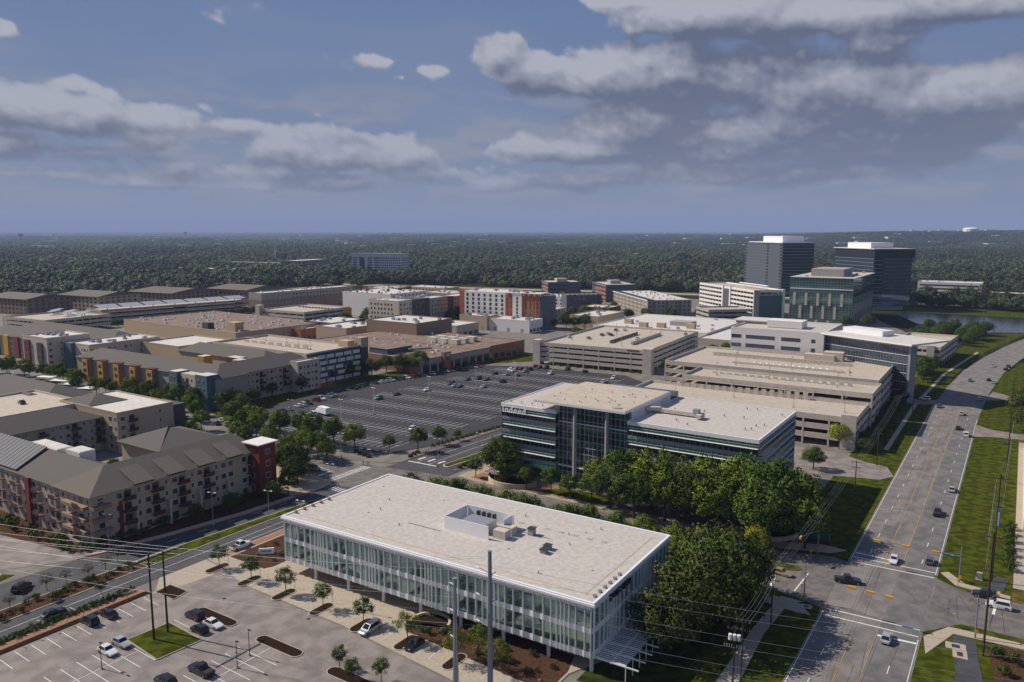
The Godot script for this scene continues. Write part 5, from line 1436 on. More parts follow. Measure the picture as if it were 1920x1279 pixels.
# ================================================================ far offices, houses, landmarks
func build_far():
	var o := thing("far_office_block", "pale nine-storey office block with square windows rising from the woods", "office", Vector3(-926, 0, -1053), 14.0)
	block(o, -100, 0, -30, 0, 0, 35, M["stucco_white"], M["tan_roof"], 2.0)
	var f := face("F", -100, 0, -30, 0)
	for r in 7:
		for k in 4: put(o, "window_band", f, 7 + k * 12.5 + (6 if k > 1 else 0), 3.6 + r * 4.2, 9, 2.0, 0.1, M["glass_dark"])
		for k in 11: put(o, "window", f, 57 + k * 4, 3.6 + r * 4.2, 2.2, 2.2, 0.1, M["glass_dark"])
		for k in 7: put(o, "window", face("R", -100, 0, -30, 0), 2.6 + k * 4.1, 3.6 + r * 4.2, 2.2, 2.2, 0.1, M["glass_dark"])
	put(o, "green_bay", f, 22, 17, 9, 24, 0.4, M["glass_green"])
	for q in [[-1150, -1014, 14.0, 38.0, 110.0, 20.0, "white far office with dark ribbon windows and a blue corner among trees", "concrete_grey"], [-1205, -1025, 10.0, 150.0, 24.0, 14.5, "long low grey far office with close upright windows", "concrete_grey"], [-1133, -860, 10.0, 180.0, 30.0, 10.8, "very long low pale office roof half hidden by trees", "stucco_pale"], [-1330, -870, 10.0, 60.0, 24.0, 8.0, "small white-roofed office hidden in the woods at the district's left", "stucco_white"]]:
		var b := thing("far_office", q[6], "office", Vector3(q[0], 0, q[1]), q[2])
		block(b, -q[3], 0, -q[4], 0, 0, q[5], M[q[7]], M["pale_roof"], 1.0)
		var n := int(q[5] / 4.6)
		for r in n:
			for k in int(q[3] / 7): put(b, "window", face("F", -q[3], 0, -q[4], 0), 4 + k * 7, 3.0 + r * 4.6, 4.6, 2.2, 0.1, M["glass_dark"])
			for k in int(q[4] / 9): put(b, "window", face("R", -q[3], 0, -q[4], 0), 5 + k * 9, 3.0 + r * 4.6, 6.4, 2.2, 0.1, M["glass_dark"])
	# brown apartments at the wood's edge
	for q in [[-765, -352, 66, 44, 15.0, "brown gabled block with its dark side toward the old cream garage"], [-738, -404, 62, 46, 15.0, "tan gable end apartment block behind the solar canopies"], [-722, -470, 66, 62, 14.5, "long brown apartment block with orange gable in front of the woods"], [-700, -545, 60, 60, 14.0, "brown apartment block next to the pale district stores"]]:
		var b := thing("brown_apartments", q[5], "apartment building", Vector3(q[0], 0, q[1]), 6.0, "brown apartments at the wood's edge")
		box(b, "wall", Vector3(-q[2] * 0.5, q[4] * 0.5, -q[3] * 0.5), Vector3(q[2], q[4], q[3]), M["tan_wall"] if q[1] == -404 else M["brown_wall"])
		hip(b, "roof", -q[2], 0, -q[3], 0, q[4], 3.6, M["shingle_brown"], true, 2.0, 2.0, 0.8)
		for r in int(q[4] / 3.6):
			for k in int(q[3] / 6): put(b, "window", face("R", -q[2], 0, -q[3], 0), 3.5 + k * 6, 2.2 + r * 3.6, 2.4, 1.8, 0.08, M["glass_dark"])
			for k in int(q[2] / 6): put(b, "window", face("F", -q[2], 0, -q[3], 0), 3.5 + k * 6, 2.2 + r * 3.6, 2.4, 1.8, 0.08, M["glass_pane"])
	# houses with orange and grey roofs in the woods
	for k in 74:
		var px := rng.randf_range(30, 1900)
		var py := rng.randf_range(462, 508)
		if k < 22:
			px = rng.randf_range(1090, 1330); py = rng.randf_range(496, 512)
		elif k < 40:
			px = rng.randf_range(930, 1180); py = rng.randf_range(488, 502)
		if px > 1370 and px < 1710: continue
		if px < 860 and px > 420 and py > 480: continue
		var at := P(px, py)
		var tile: bool = k < 22
		var hs := thing("house", "orange tiled house roof showing between far trees" if tile else "pale house roof showing between far trees", "house", at, rng.randf_range(-40, 60), "houses in the far woods")
		var w := rng.randf_range(18, 34)
		box(hs, "wall", Vector3(0, 4.6, 0), Vector3(w, 9.2, 14), M["stucco_pale"])
		hip(hs, "roof", -w * 0.5, w * 0.5, -7, 7, 9.2, 3.6, M["orange_tile"] if tile else M["concrete_grey"], true)
	for k in 120:  # pale warehouse roofs far out
		var at := P(rng.randf_range(0, 1900), rng.randf_range(442.0, 468) if k < 80 else rng.randf_range(441.0, 447))
		var d := Vector2(at.x, at.z).length()
		at.y = far_height(at.x, at.z)
		var wh := thing("far_building", "tiny pale flat building out in the distant woods", "building", at, rng.randf_range(0, 90), "pale buildings near the horizon")
		var w := minf(rng.randf_range(0.005, 0.016) * d, 90.0)
		box(wh, "wall", Vector3(0, 6 + d * 0.0005, 0), Vector3(w, 14 + d * 0.001, w * 0.5), M["stucco_white"])
		box(wh, "roof", Vector3(0, 13.2 + d * 0.001, 0), Vector3(w * 1.02, 0.5, w * 0.52), M["pale_roof"])
	# water tanks and masts on the horizon
	var wt := P(1820, 437.5)
	wt = wt.normalized() * 5900.0
	wt.y = far_height(wt.x, wt.z)
	var tk := thing("water_tank", "squat white domed water tank on the far ridge", "water tank", wt)
	var a := piece(tk, "drum", cyl, M["white_paint"], Vector3(0, 14, 0))
	a.scale = Vector3(92, 34, 92)
	var dm := MB.new()
	for k in 20:
		for j in 4:
			var u0 := TAU * k / 20
			var u1 := TAU * (k + 1) / 20
			var r0 := 46.0 * cos(j * PI / 8)
			var r1 := 46.0 * cos((j + 1) * PI / 8)
			var y0 := 11.0 * sin(j * PI / 8)
			var y1 := 11.0 * sin((j + 1) * PI / 8)
			dm.quad(Vector3(cos(u1) * r0, y0, sin(u1) * r0), Vector3(cos(u0) * r0, y0, sin(u0) * r0), Vector3(cos(u0) * r1, y1, sin(u0) * r1), Vector3(cos(u1) * r1, y1, sin(u1) * r1))
	piece(tk, "dome", dm.mesh(), M["white_paint"], Vector3(0, 31, 0))
	for q in [[38, 7200.0, 46.0], [347, 9000.0, 50.0]]:
		var at: Vector3 = P(q[0], 440).normalized() * q[1]
		at.y = far_height(at.x, at.z)
		var wo := thing("water_tower", "distant grey water tower standing above the horizon", "water tower", at, 0.0, "water towers on the horizon")
		var sh := MB.new()
		sh.tube(Vector3.ZERO, Vector3(0, q[2], 0), 5, 5, 10)
		piece(wo, "shaft", sh.mesh(), M["concrete_grey"])
		sh = MB.new()
		sh.tube(Vector3(0, q[2], 0), Vector3(0, q[2] + 12, 0), 10, 22, 14)
		sh.tube(Vector3(0, q[2] + 12, 0), Vector3(0, q[2] + 20, 0), 22, 20, 14)
		piece(wo, "bowl", sh.mesh(), M["concrete_grey"])
	for q in [[516, 470, 1900.0, 52.0], [106, 440, 6000.0, 110.0]]:
		var at: Vector3 = P(q[0], q[1]).normalized() * q[2]
		at.y = far_height(at.x, at.z)
		var ms := thing("mast", "thin pale radio mast rising over the woods", "mast", at, 0.0, "masts over the woods")
		rod(ms, "pole", Vector3.ZERO, Vector3(0, q[3], 0), 0.9 + q[2] * 0.0001, M["white_paint"], 0.5)

# ================================================================ trees
var kinds := {}
func leaf_mesh(r: RandomNumberGenerator, rad: Vector3, cy: float, clumps: int, leaves: int, size: float, cr: float, tone: Array, hollow := 0.55) -> ArrayMesh:
	var s := MB.new()
	for k in clumps:
		var d := Vector3(r.randfn(), r.randfn(), r.randfn()).normalized()
		if d.y < -0.45: d.y *= 0.4
		var q := lerpf(hollow, 1.0, sqrt(r.randf()))
		var c := Vector3(d.x * rad.x, d.y * rad.y, d.z * rad.z) * q * r.randf_range(0.82, 1.08) + Vector3(0, cy, 0)
		var base: Color = tone[r.randi() % tone.size()]
		var cs := cr * r.randf_range(0.65, 1.25)
		for j in leaves:
			var e := Vector3(r.randfn(), r.randfn() * 0.8, r.randfn()).normalized()
			var p := c + e * cs * pow(r.randf(), 0.4)
			var n := (e + Vector3(r.randfn(), r.randfn() + 0.3, r.randfn()) * 0.45).normalized()
			var sn := (e * 0.75 + ((p - Vector3(0, cy * 0.8, 0)) / rad) * 0.55 + Vector3(r.randfn(), r.randfn(), r.randfn()) * 0.16).normalized()
			var x := n.cross(Vector3(r.randfn(), r.randfn(), r.randfn())).normalized() * size * r.randf_range(0.6, 1.25)
			var y := n.cross(x).normalized() * size * r.randf_range(0.45, 0.8)
			var g := r.randf_range(0.72, 1.3)
			s.col = Color(base.r * g, base.g * g, base.b * g)
			s.quad(p - x, p - y * 0.8, p + x, p + y * 0.8)
			for m in 4: s.n[s.n.size() - 1 - m] = sn
	return s.mesh(true)

func wood_mesh(r: RandomNumberGenerator, h: float, spread: float, top: float, tr: float, limbs: int) -> ArrayMesh:
	var s := MB.new()
	var fork := h * 0.34
	s.tube(Vector3(0, -0.2, 0), Vector3(0, fork, 0), tr, tr * 0.72, 8)
	s.tube(Vector3(0, fork, 0), Vector3(spread * 0.08, top, spread * 0.06), tr * 0.72, tr * 0.15, 7)
	for k in limbs:
		var a := TAU * k / limbs + r.randf_range(-0.4, 0.4)
		var e := Vector3(cos(a) * spread * r.randf_range(0.5, 0.8), lerpf(fork, top, r.randf_range(0.5, 0.85)), sin(a) * spread * r.randf_range(0.5, 0.8))
		var st := Vector3(0, fork * r.randf_range(0.9, 1.25), 0)
		var mid := st.lerp(e, 0.5) + Vector3(0, h * 0.04, 0)
		s.tube(st, mid, tr * 0.42, tr * 0.26, 6)
		s.tube(mid, e, tr * 0.26, tr * 0.08, 5)
	return s.mesh()

func tree_kinds():
	var r := RandomNumberGenerator.new()
	r.seed = 99
	var dark := [Color(0.054, 0.08, 0.02), Color(0.07, 0.10, 0.022), Color(0.086, 0.12, 0.026), Color(0.046, 0.07, 0.022)]
	var mid := [Color(0.066, 0.102, 0.02), Color(0.085, 0.125, 0.022), Color(0.054, 0.088, 0.02)]
	var fresh := [Color(0.115, 0.155, 0.02), Color(0.135, 0.172, 0.024), Color(0.092, 0.136, 0.02)]
	var gold := [Color(0.25, 0.27, 0.03), Color(0.22, 0.25, 0.03), Color(0.28, 0.27, 0.035)]
	var dull := [Color(0.13, 0.085, 0.065), Color(0.10, 0.07, 0.05), Color(0.12, 0.09, 0.06)]
	var olive := [Color(0.075, 0.09, 0.024), Color(0.062, 0.08, 0.022), Color(0.09, 0.10, 0.03), Color(0.05, 0.066, 0.02)]
	var leafy := [Color(0.066, 0.106, 0.02), Color(0.085, 0.13, 0.022), Color(0.052, 0.086, 0.02)]
	for k in 3: kinds["oak%d" % k] = [wood_mesh(r, 14, 6.4, 10.5, 0.42, 7), leaf_mesh(r, Vector3(6.9, 5.4, 6.9), 8.3, 74, 92, 0.33, 2.0, [dark, olive, leafy][k], 0.6), 14.0]
	for k in 2: kinds["elm%d" % k] = [wood_mesh(r, 11, 4.2, 9.0, 0.28, 6), leaf_mesh(r, Vector3(4.2, 4.2, 4.2), 6.9, 75, 52, 0.28, 1.35, mid), 11.0]
	for k in 2: kinds["fresh%d" % k] = [wood_mesh(r, 11, 4.2, 9.0, 0.28, 6), leaf_mesh(r, Vector3(4.4, 4.3, 4.4), 6.8, 75, 50, 0.29, 1.35, fresh), 11.0]
	kinds["gold"] = [wood_mesh(r, 9, 3.6, 7.2, 0.2, 6), leaf_mesh(r, Vector3(3.7, 3.3, 3.7), 5.8, 60, 50, 0.25, 1.15, gold), 9.0]
	for k in 2: kinds["young%d" % k] = [wood_mesh(r, 6, 1.9, 5.0, 0.11, 5), leaf_mesh(r, Vector3(1.9, 2.1, 1.9), 3.9, 44, 46, 0.16, 0.72, mid), 6.0]
	kinds["airy"] = [wood_mesh(r, 7, 2.6, 5.8, 0.12, 6), leaf_mesh(r, Vector3(2.6, 2.3, 2.6), 4.5, 40, 34, 0.18, 0.85, fresh), 7.0]
	kinds["bare"] = [wood_mesh(r, 8, 4.0, 7.0, 0.2, 11), leaf_mesh(r, Vector3(4.2, 2.9, 4.2), 5.2, 80, 20, 0.16, 1.1, dull), 8.0]
	for k in 2: kinds["shrub%d" % k] = [wood_mesh(r, 1.2, 0.5, 0.9, 0.05, 4), leaf_mesh(r, Vector3(0.85, 0.6, 0.85), 0.72, 18, 34, 0.11, 0.4, mid if k else dark), 1.4]
	kinds["palegrass"] = [wood_mesh(r, 0.8, 0.3, 0.5, 0.03, 4), leaf_mesh(r, Vector3(0.8, 0.4, 0.8), 0.45, 14, 26, 0.12, 0.35, [Color(0.16, 0.17, 0.09), Color(0.13, 0.15, 0.08)]), 0.9]

func tree(kind: String, at: Vector3, h: float, label: String, group: String, called := "tree", wide := 1.0):
	if kind in ["oak", "elm", "fresh", "young", "shrub"]: kind += str(rng.randi() % (3 if kind == "oak" else 2))
	var k: Array = kinds[kind]
	var s: float = h / k[2]
	var tone := {"oak0": "dark green", "oak1": "olive green", "oak2": "mid green", "elm0": "green", "elm1": "green", "fresh0": "light green", "fresh1": "light green", "young0": "green", "young1": "green"}
	if tone.has(kind):
		var ws := Array(label.split(" "))
		while ws[0] in ["big", "leafy", "dark", "tall", "rounded", "small", "full", "green", "young", "round", "loose", "light", "broad", "bushy", "slim"]: ws.pop_front()
		label = ("towering " if h > 16.5 else "tall " if h > 13.5 else "broad " if h > 10.5 else "middling " if h > 8.0 else "small ") + tone[kind] + " " + " ".join(ws)
	var t := thing(called, label, "tree" if called == "tree" else "shrub", at, rng.randf_range(0, 360), group)
	t.scale = Vector3(s * wide, s, s * wide)
	piece(t, "trunk" if called == "tree" else "stem", k[0], M["bark"])
	piece(t, "crown" if called == "tree" else "foliage", k[1], M["leaf"])

func build_trees():
	tree_kinds()
	# the grove between the glass office and the cross street
	for q in [[-92, -199, 15], [-82, -197, 18], [-73, -200, 16], [-66, -196, 17.5], [-58, -199, 18.5], [-50, -197, 19], [-43, -200, 16], [-76, -191, 14], [-62, -190, 14.5], [-52, -191, 14], [-101, -200, 10.5], [-46, -207, 14], [-52, -214, 13], [-84, -189, 13], [-70, -193, 15], [-93, -192.5, 11], [-48, -190, 15], [-56, -206, 15], [-40, -193, 12]]:
		tree("oak" if rng.randf() < 0.66 else "fresh", Vector3(q[0], 0, q[1]), q[2] + 0.5, "big leafy oak in the dense grove before the glass office", "oaks of the grove before the glass office")
	for q in [[-133, -197, 12.5], [-137.5, -203, 11.5], [-129, -194.5, 9.5]]:
		tree("oak", Vector3(q[0], 0, q[1]), q[2], "dark oak at the lettered corner of the glass office", "oaks at the lettered corner")
	for q in [[-51, -128, 12], [-47, -137, 16.5], [-50.5, -145, 15], [-46.5, -149, 17.5], [-50, -157, 15.5], [-42.5, -141, 13.5], [-45, -159, 13]]:
		tree("oak", Vector3(q[0], 0, q[1]), q[2], "tall dark oak at the trellis end of the white office", "oaks at the trellis end of the white office")
	for q in [[-138.5, -160, 11], [-132, -162, 10.5], [-125, -162.5, 11], [-118, -163.5, 10.5], [-110, -164.5, 10], [-103, -163, 10.5], [-98, -162, 10], [-90, -163, 10.5], [-82, -160, 9.5], [-74, -162, 9], [-67, -159, 10], [-87, -156, 8.5], [-70, -155, 9], [-78, -165, 10], [-94, -165, 9], [-86, -166, 10], [-62, -164, 11], [-71, -166, 10.5], [-102, -165, 8.5], [-60, -157, 11], [-65, -153, 9]]:
		tree("elm" if rng.randf() < 0.6 else "fresh", Vector3(q[0], 0, q[1]), q[2], "rounded street tree behind the white office roof", "trees behind the white office")
	for q in [[-129, -193, 7], [-121, -192.6, 7], [-113, -193.6, 8], [-106, -192.5, 8], [-99, -192.8, 9], [-141, -194, 6.5]]:
		tree("elm", Vector3(q[0], 0, q[1]), q[2], "small street tree on the cross street pavement", "small trees on the cross street pavement")
	tree("gold", P(1420, 1040), 7.5, "yellow-green young tree on the cross street island", "", "tree")
	tree("bare", Vector3(-144, 0, -158.5), 5.5, "thin brown leafless shrub behind the white office corner", "", "tree")
	# forecourt trees in the mulch beds
	for k in 7:
		if k < 5: tree("young", Vector3(-151.4 + k * 11.7, 0.15, -106.6 + k * 0.25), 5.6 + 0.3 * (k % 3), "young round street tree in a mulch bed of the forecourt", "young trees in the forecourt beds")
		else: tree("airy", Vector3(-151.4 + k * 11.7, 0.15, -106.6 + k * 0.25), 6.4, "loose light green tree in a mulch bed of the forecourt", "light green trees in the forecourt beds")
	for q in [[-78.5, -108.4, 6.5], [-73.5, -107, 6.0]]: tree("airy", Vector3(q[0], 0.15, q[1]), q[2], "loose light green tree in the soil bed by the steel poles", "light green trees by the steel poles")
	for p in [[637, 1254], [715, 1279], [660, 1279]]: tree("young", P(p[0], p[1]), 4.4, "bushy young tree in the lower mulch bed of the near car park", "young trees in the lower mulch bed")
	tree("young", P(190, 1118), 3.6, "slim young tree in the hedge strip along the street", "")
	# corner by the red tower, and the street trees to the left of the asphalt car park
	for q in [[-189, -160, 12], [-183, -158, 9], [-178, -150, 7.5], [-176.5, -143, 6.5], [-194, -166, 10], [-179, -131, 6], [-181, -121, 5.5]]:
		tree("oak" if q[2] > 8 else "elm", Vector3(q[0], 0, q[1]), q[2], "dark tree at the foot of the red end tower", "trees by the red end tower")
	for q in [[-198.3, -180.5, 10], [-204.5, -181.5, 9.5], [-192.8, -179.6, 8], [-194.5, -194.5, 10.5], [-204, -193.5, 11], [-214, -193, 11.5], [-222, -195, 11], [-231, -192, 10], [-241, -189, 9], [-226, -183, 8], [-240, -180, 8], [-252, -192, 9], [-262, -194, 10], [-213, -184, 7.5], [-268, -199, 9]]:
		tree("fresh" if rng.randf() < 0.55 else "elm", Vector3(q[0], 0, q[1]), q[2], "full green street tree lining the asphalt car park's near side", "street trees at the asphalt car park")
	for q in [[-175.4, -206.5, 8.5], [-174.6, -217.5, 7], [-172.6, -226, 4]]:
		tree("elm", Vector3(q[0], 0.15, q[1]), q[2], "street tree on the tan pavement by the car park corner", "trees on the corner pavement")
	for q in [[-284, -206, 9], [-279, -212, 8], [-287, -214, 9.5], [-256, -198, 9], [-247, -195, 10], [-237, -197, 9.5], [-184, -201, 6], [-209, -176, 8], [-219, -177, 8.5], [-231, -176, 8], [-246, -184, 8.5]]:
		tree("fresh" if rng.randf() < 0.5 else "elm", Vector3(q[0], 0, q[1]), q[2], "street tree crowding the left end of the asphalt car park", "street trees at the asphalt car park")
	for q in [[-271.5, -176, 9], [-265, -182, 8.5], [-279, -190, 9], [-286, -178, 8], [-258, -172, 8], [-248, -168, 7.5], [-290, -196, 9], [-300, -203, 10], [-312, -204, 10], [-322, -206, 9], [-240, -160, 8], [-232, -152, 7], [-222, -140, 7], [-236, -130, 6.5], [-250, -150, 7.5]]:
		tree("elm" if rng.randf() < 0.6 else "fresh", Vector3(q[0], 0, q[1]), q[2], "courtyard tree among the tan apartment buildings", "trees among the apartment buildings")
	for k in 22:
		var x := -470.0 + k * 8.2 + rng.randf_range(-2, 2)
		tree("elm" if k % 3 else "fresh", Vector3(x, 0, -198.0 + rng.randf_range(-5, 5)), rng.randf_range(7, 10.5), "green tree in the row under the yellow bay apartments", "trees under the yellow bays")
	for q in [[-284, -222, 8.5], [-288, -254, 8], [-286, -300, 10.5], [-292, -318, 9.5], [-283, -322, 11], [-275, -326, 11.5], [-286, -338, 10], [-294, -292, 7.5], [-297, -280, 7], [-298, -268, 7], [-296, -254, 7.5], [-293, -240, 7]]:
		tree("oak" if q[2] > 9 else "elm", Vector3(q[0], 0, q[1]), q[2], "dark rounded tree on the lawn beside the asphalt car park", "trees on the car park lawn")
	tree("bare", P(611, 742), 8.5, "pinkish brown bare tree on the lawn beside the asphalt car park", "", "tree", 1.15)
	# by the garages and the wide road
	tree("gold", P(1573, 842), 9.5, "bright yellow-green round tree at the low garage's corner", "")
	tree("oak", Vector3(-53, 0, -262), 7.5, "dark round tree beside the drive below the low garage", "")
	for k in 20: tree("elm" if k % 2 else "oak", Vector3(-42.8 + rng.randf_range(-1, 1), 0, -292 - k * 5.4), rng.randf_range(4.0, 6.5), "dark shrub-like tree in the hedge along the garages", "hedge trees along the garages")
	for q in [[-39, -448, 9], [-41, -458, 10], [-40, -468, 10.5], [-43, -478, 9.5], [-38, -486, 8]]:
		tree("oak", Vector3(q[0], 0, q[1]), q[2], "dark tree between the blue glass wing and the road", "trees beside the blue glass wing")
	for q in [[3.5, -372, 13], [2.4, -388, 12], [5, -352, 12], [7, -400, 13], [9, -416, 12], [6, -338, 10]]:
		tree("oak", Vector3(q[0] + 2.5, 0, q[1]), q[2], "dark tree at the edge of the road's right lawn", "trees at the right lawn's edge")
	for k in 7: tree("shrub", Vector3(2.2 + rng.randf_range(-0.5, 0.5), 0, -206 - k * 5.0), 2.4, "dark clipped shrub along the depot's pale yard", "shrubs along the depot yard", "shrub")
	for k in 34:
		var q := Vector3(rng.randf_range(-60, 22), 0, rng.randf_range(-700, -585))
		if q.x > -33 + (-585 - q.z) * 0.3: q.x -= 42
		tree("oak", q, rng.randf_range(7, 11), "dark tree in the belt between the road and the lake", "trees between road and lake")
	for k in 44:
		tree("oak", Vector3(rng.randf_range(-120, 90), 0, rng.randf_range(-1005, -880)), rng.randf_range(9, 13), "dark tree on the far bank of the lake", "trees beyond the lake")
	for q in [[-313, -596, 13], [-296, -606, 12], [-285, -618, 11], [-322, -608, 12], [-272, -500, 8], [-264, -488, 8], [-415, -530, 12], [-404, -534, 13], [-410, -442, 8], [-432, -430, 9], [-440, -418, 8], [-252, -640, 10], [-240, -668, 9], [-235, -500, 8], [-160, -398, 8], [-158, -420, 8], [-157, -440, 9], [-155, -460, 9], [-153, -480, 8], [-150, -508, 8], [-210, -652, 10], [-104, -540, 9], [-150, -520, 8], [-115, -660, 11], [-100, -672, 12]]:
		tree("oak" if q[2] > 10 else "elm", Vector3(q[0], 0, q[1]), q[2], "street tree between the shops and blocks of the district", "street trees of the district")
	for q in [[-305, -545], [-296, -541], [-288, -545], [-309, -530], [-300, -620], [-310, -632], [-322, -640], [-335, -650], [-345, -628], [-290, -630], [-278, -640], [-268, -625], [-322, -575], [-318, -562], [-392, -575], [-384, -590], [-372, -602], [-402, -520], [-396, -510], [-455, -470], [-462, -455], [-470, -440], [-448, -452], [-480, -500], [-470, -515], [-262, -655], [-350, -680], [-338, -700], [-365, -720], [-300, -600], [-440, -735], [-420, -745], [-400, -735], [-500, -715], [-520, -700], [-150, -470], [-148, -492], [-120, -480]]:
		tree("oak" if rng.randf() < 0.5 else "elm", Vector3(q[0], 0, q[1]), rng.randf_range(8, 12.5), "street tree between the shops and blocks of the district", "street trees of the district")
	for k in 36:
		var e := -752.0 + (k % 3) * 6.0
		tree("oak", Vector3(-612 + k * 0.4 + rng.randf_range(-5, 5), 0, -352 - k * 3.6), rng.randf_range(5, 8), "dark tree in the row below the solar-roofed garage", "trees below the solar garage")
	# shrubs
	for k in 26: tree("shrub", Vector3(-168.6 + rng.randf_range(-1.7, 1.9), 0.19, -45.0 - k * 2.0), rng.randf_range(1.0, 1.9), "low dull green shrub in the street median", "shrubs in the street median", "shrub")
	for k in 9: tree("bare", Vector3(-171 - rng.randf_range(0, 5), 0.1, -62.0 - k * 4.2), rng.randf_range(3.0, 4.2), "bare grey-brown shrub at the street median", "bare shrubs at the median", "shrub", 0.8)
	for k in 24: tree("shrub", Vector3(-157.6 + rng.randf_range(-0.3, 0.3), 0.14, -60.0 - k * 1.25), rng.randf_range(0.8, 1.3), "low hedge shrub beside the brick path", "hedge shrubs beside the brick path", "shrub")
	for k in 30: tree("shrub", Vector3(-186 - rng.randf_range(0, 2.5) + (6.0 if k > 15 else 0.0) * 0.6, 0.06, -94.5 - k * 2.1), rng.randf_range(1.2, 2.6), "dark garden shrub along the corner apartments' wall", "garden shrubs at the corner apartments", "shrub")
	for k in 12: tree("shrub", Vector3(-230 + k * 3.6, 0.06, -92.6 + rng.randf_range(-1.5, 1.2)), rng.randf_range(1.4, 3.0), "garden shrub before the corner apartments' front wall", "front garden shrubs", "shrub")
	for k in 16: tree("palegrass" if k % 2 else "shrub", Vector3(-153.5 + rng.randf_range(0, 10), 0.16, -114 - rng.randf_range(0, 20)), rng.randf_range(0.7, 1.2), "tuft in the soil bed beside the white office sign", "tufts beside the office sign", "shrub")
	for k in 18: tree("palegrass" if k % 3 == 0 else "shrub", Vector3(-95 + k * 1.75, 0.2, -110.5 - rng.randf_range(-1.5, 5)), rng.randf_range(0.8, 1.4), "low planting in the soil bed along the white office", "low planting along the white office", "shrub")
	for k in 34: tree("shrub", Vector3(-175.4 + k * 0.34, 0.18, -214.5 - k * 2.5), 1.0, "low clipped hedge plant at the asphalt car park's edge", "hedge plants at the car park edge", "shrub")
	for k in 8: tree("shrub", Vector3(2 + rng.randf_range(-1, 8), 0.12, -142 - rng.randf_range(0, 20)), rng.randf_range(1.2, 2.4), "garden shrub in the corner bed across the road", "shrubs in the corner bed", "shrub")
	for k in 12: tree("shrub", Vector3(-232 + k * 5.4, 0.05, -386.6 - k * 0.4), 1.6, "clipped bush against the long garage's base", "bushes at the long garage", "shrub")
	for k in 16: tree("shrub", Vector3(-268 + rng.randf_range(-3, 3), 0.05, -336 - k * 3.8), rng.randf_range(1.2, 2.0), "round bush before the brown-roofed store", "bushes before the store", "shrub")
	# the woods beyond the district, one mass to the horizon
	var r := RandomNumberGenerator.new()
	r.seed = 31
	var meshes := []
	for k in 2: meshes.append(leaf_mesh(r, Vector3(4.7, 3.7, 4.7), 4.8, 22, 28, 0.6, 2.0, [Color(0.9, 0.9, 0.9), Color(1, 1, 1), Color(0.75, 0.78, 0.75)], 0.5))
	var keep := PackedVector2Array([Vector2(-20, 120), Vector2(-260, 120), Vector2(-420, -60), Vector2(-770, -180), Vector2(-845, -330), Vector2(-835, -430), Vector2(-805, -560), Vector2(-790, -640), Vector2(-860, -735), Vector2(-700, -812), Vector2(-400, -888), Vector2(-150, -915), Vector2(90, -880), Vector2(100, -780), Vector2(40, -700), Vector2(12, -560), Vector2(12, 120)])
	var way := PackedVector2Array([Vector2(-1200, -722), Vector2(-700, -812), Vector2(-400, -888), Vector2(-150, -915), Vector2(40, -940), Vector2(40, -1000), Vector2(-150, -975), Vector2(-400, -945), Vector2(-700, -872), Vector2(-1200, -788)])
	var holes := [Rect2(-1060, -1110, 170, 110), Rect2(-1230, -1130, 95, 122), Rect2(-1370, -1055, 170, 34), Rect2(-1330, -895, 205, 40), Rect2(-1055, -1260, 110, 55), Rect2(-115, -1120, 215, 115), Rect2(-300, -1060, 90, 130), Rect2(-190, -905, 95, 85)]
	var gap := FastNoiseLite.new()
	gap.seed = 12
	gap.frequency = 0.004
	var put_at := [[], []]
	var tint := [[], []]
	var d := 700.0
	while d < 11000.0:
		var sp := 8.0 + (d - 800.0) * 0.0055
		var az := -YAW - 41.0
		while az < -YAW + 41.0:
			var a := deg_to_rad(az + rng.randf_range(-0.5, 0.5) * rad_to_deg(sp / d))
			var dd := d + rng.randf_range(-0.5, 0.5) * sp
			az += rad_to_deg(sp / d)
			var p := Vector2(sin(a) * dd, -cos(a) * dd)
			if Geometry2D.is_point_in_polygon(p, keep) or Geometry2D.is_point_in_polygon(p, way): continue
			var hit := false
			for h in holes:
				if h.has_point(p): hit = true
			if hit or gap.get_noise_2d(p.x * (900.0 / dd + 0.35), p.y * (900.0 / dd + 0.35)) > 0.40: continue
			var s := sp / 7.4 * exp(rng.randfn() * 0.36) * (1.0 + 0.5 * gap.get_noise_2d(p.x * 3.0, p.y * 3.0))
			var w := rng.randi() % 2
			put_at[w].append(Transform3D(Basis.from_euler(Vector3(0, rng.randf_range(0, TAU), 0)).scaled(Vector3(s, minf(s, 1.7) * rng.randf_range(0.8, 1.2), s)), Vector3(p.x, far_height(p.x, p.y) - 0.6, p.y)))
			var g := rng.randf_range(0.65, 1.35) * (1.1 + 1.1 * gap.get_noise_2d((p.x + 900) * (1500.0 / dd), p.y * (1500.0 / dd)))
			tint[w].append(Color(0.05 * g, 0.08 * g, 0.028 * g).lerp([Color(0.085 * g, 0.095 * g, 0.04 * g), Color(0.03 * g, 0.055 * g, 0.03 * g), Color(0.075 * g, 0.065 * g, 0.05 * g)][rng.randi() % 3], rng.randf() * 0.85))
		d += sp
	for w in 2:
		var mm := MultiMesh.new()
		mm.transform_format = MultiMesh.TRANSFORM_3D
		mm.use_colors = true
		mm.mesh = meshes[w]
		mm.instance_count = put_at[w].size()
		for k in put_at[w].size():
			mm.set_instance_transform(k, put_at[w][k])
			mm.set_instance_color(k, tint[w][k])
		var o := MultiMeshInstance3D.new()
		o.multimesh = mm
		o.material_override = M["forest"]
		o.name = numbered("far_woods")
		add_child(o)
		tag(o, "rolling dark green woods reaching from the district to the horizon", "woods", "woods to the horizon", "stuff")

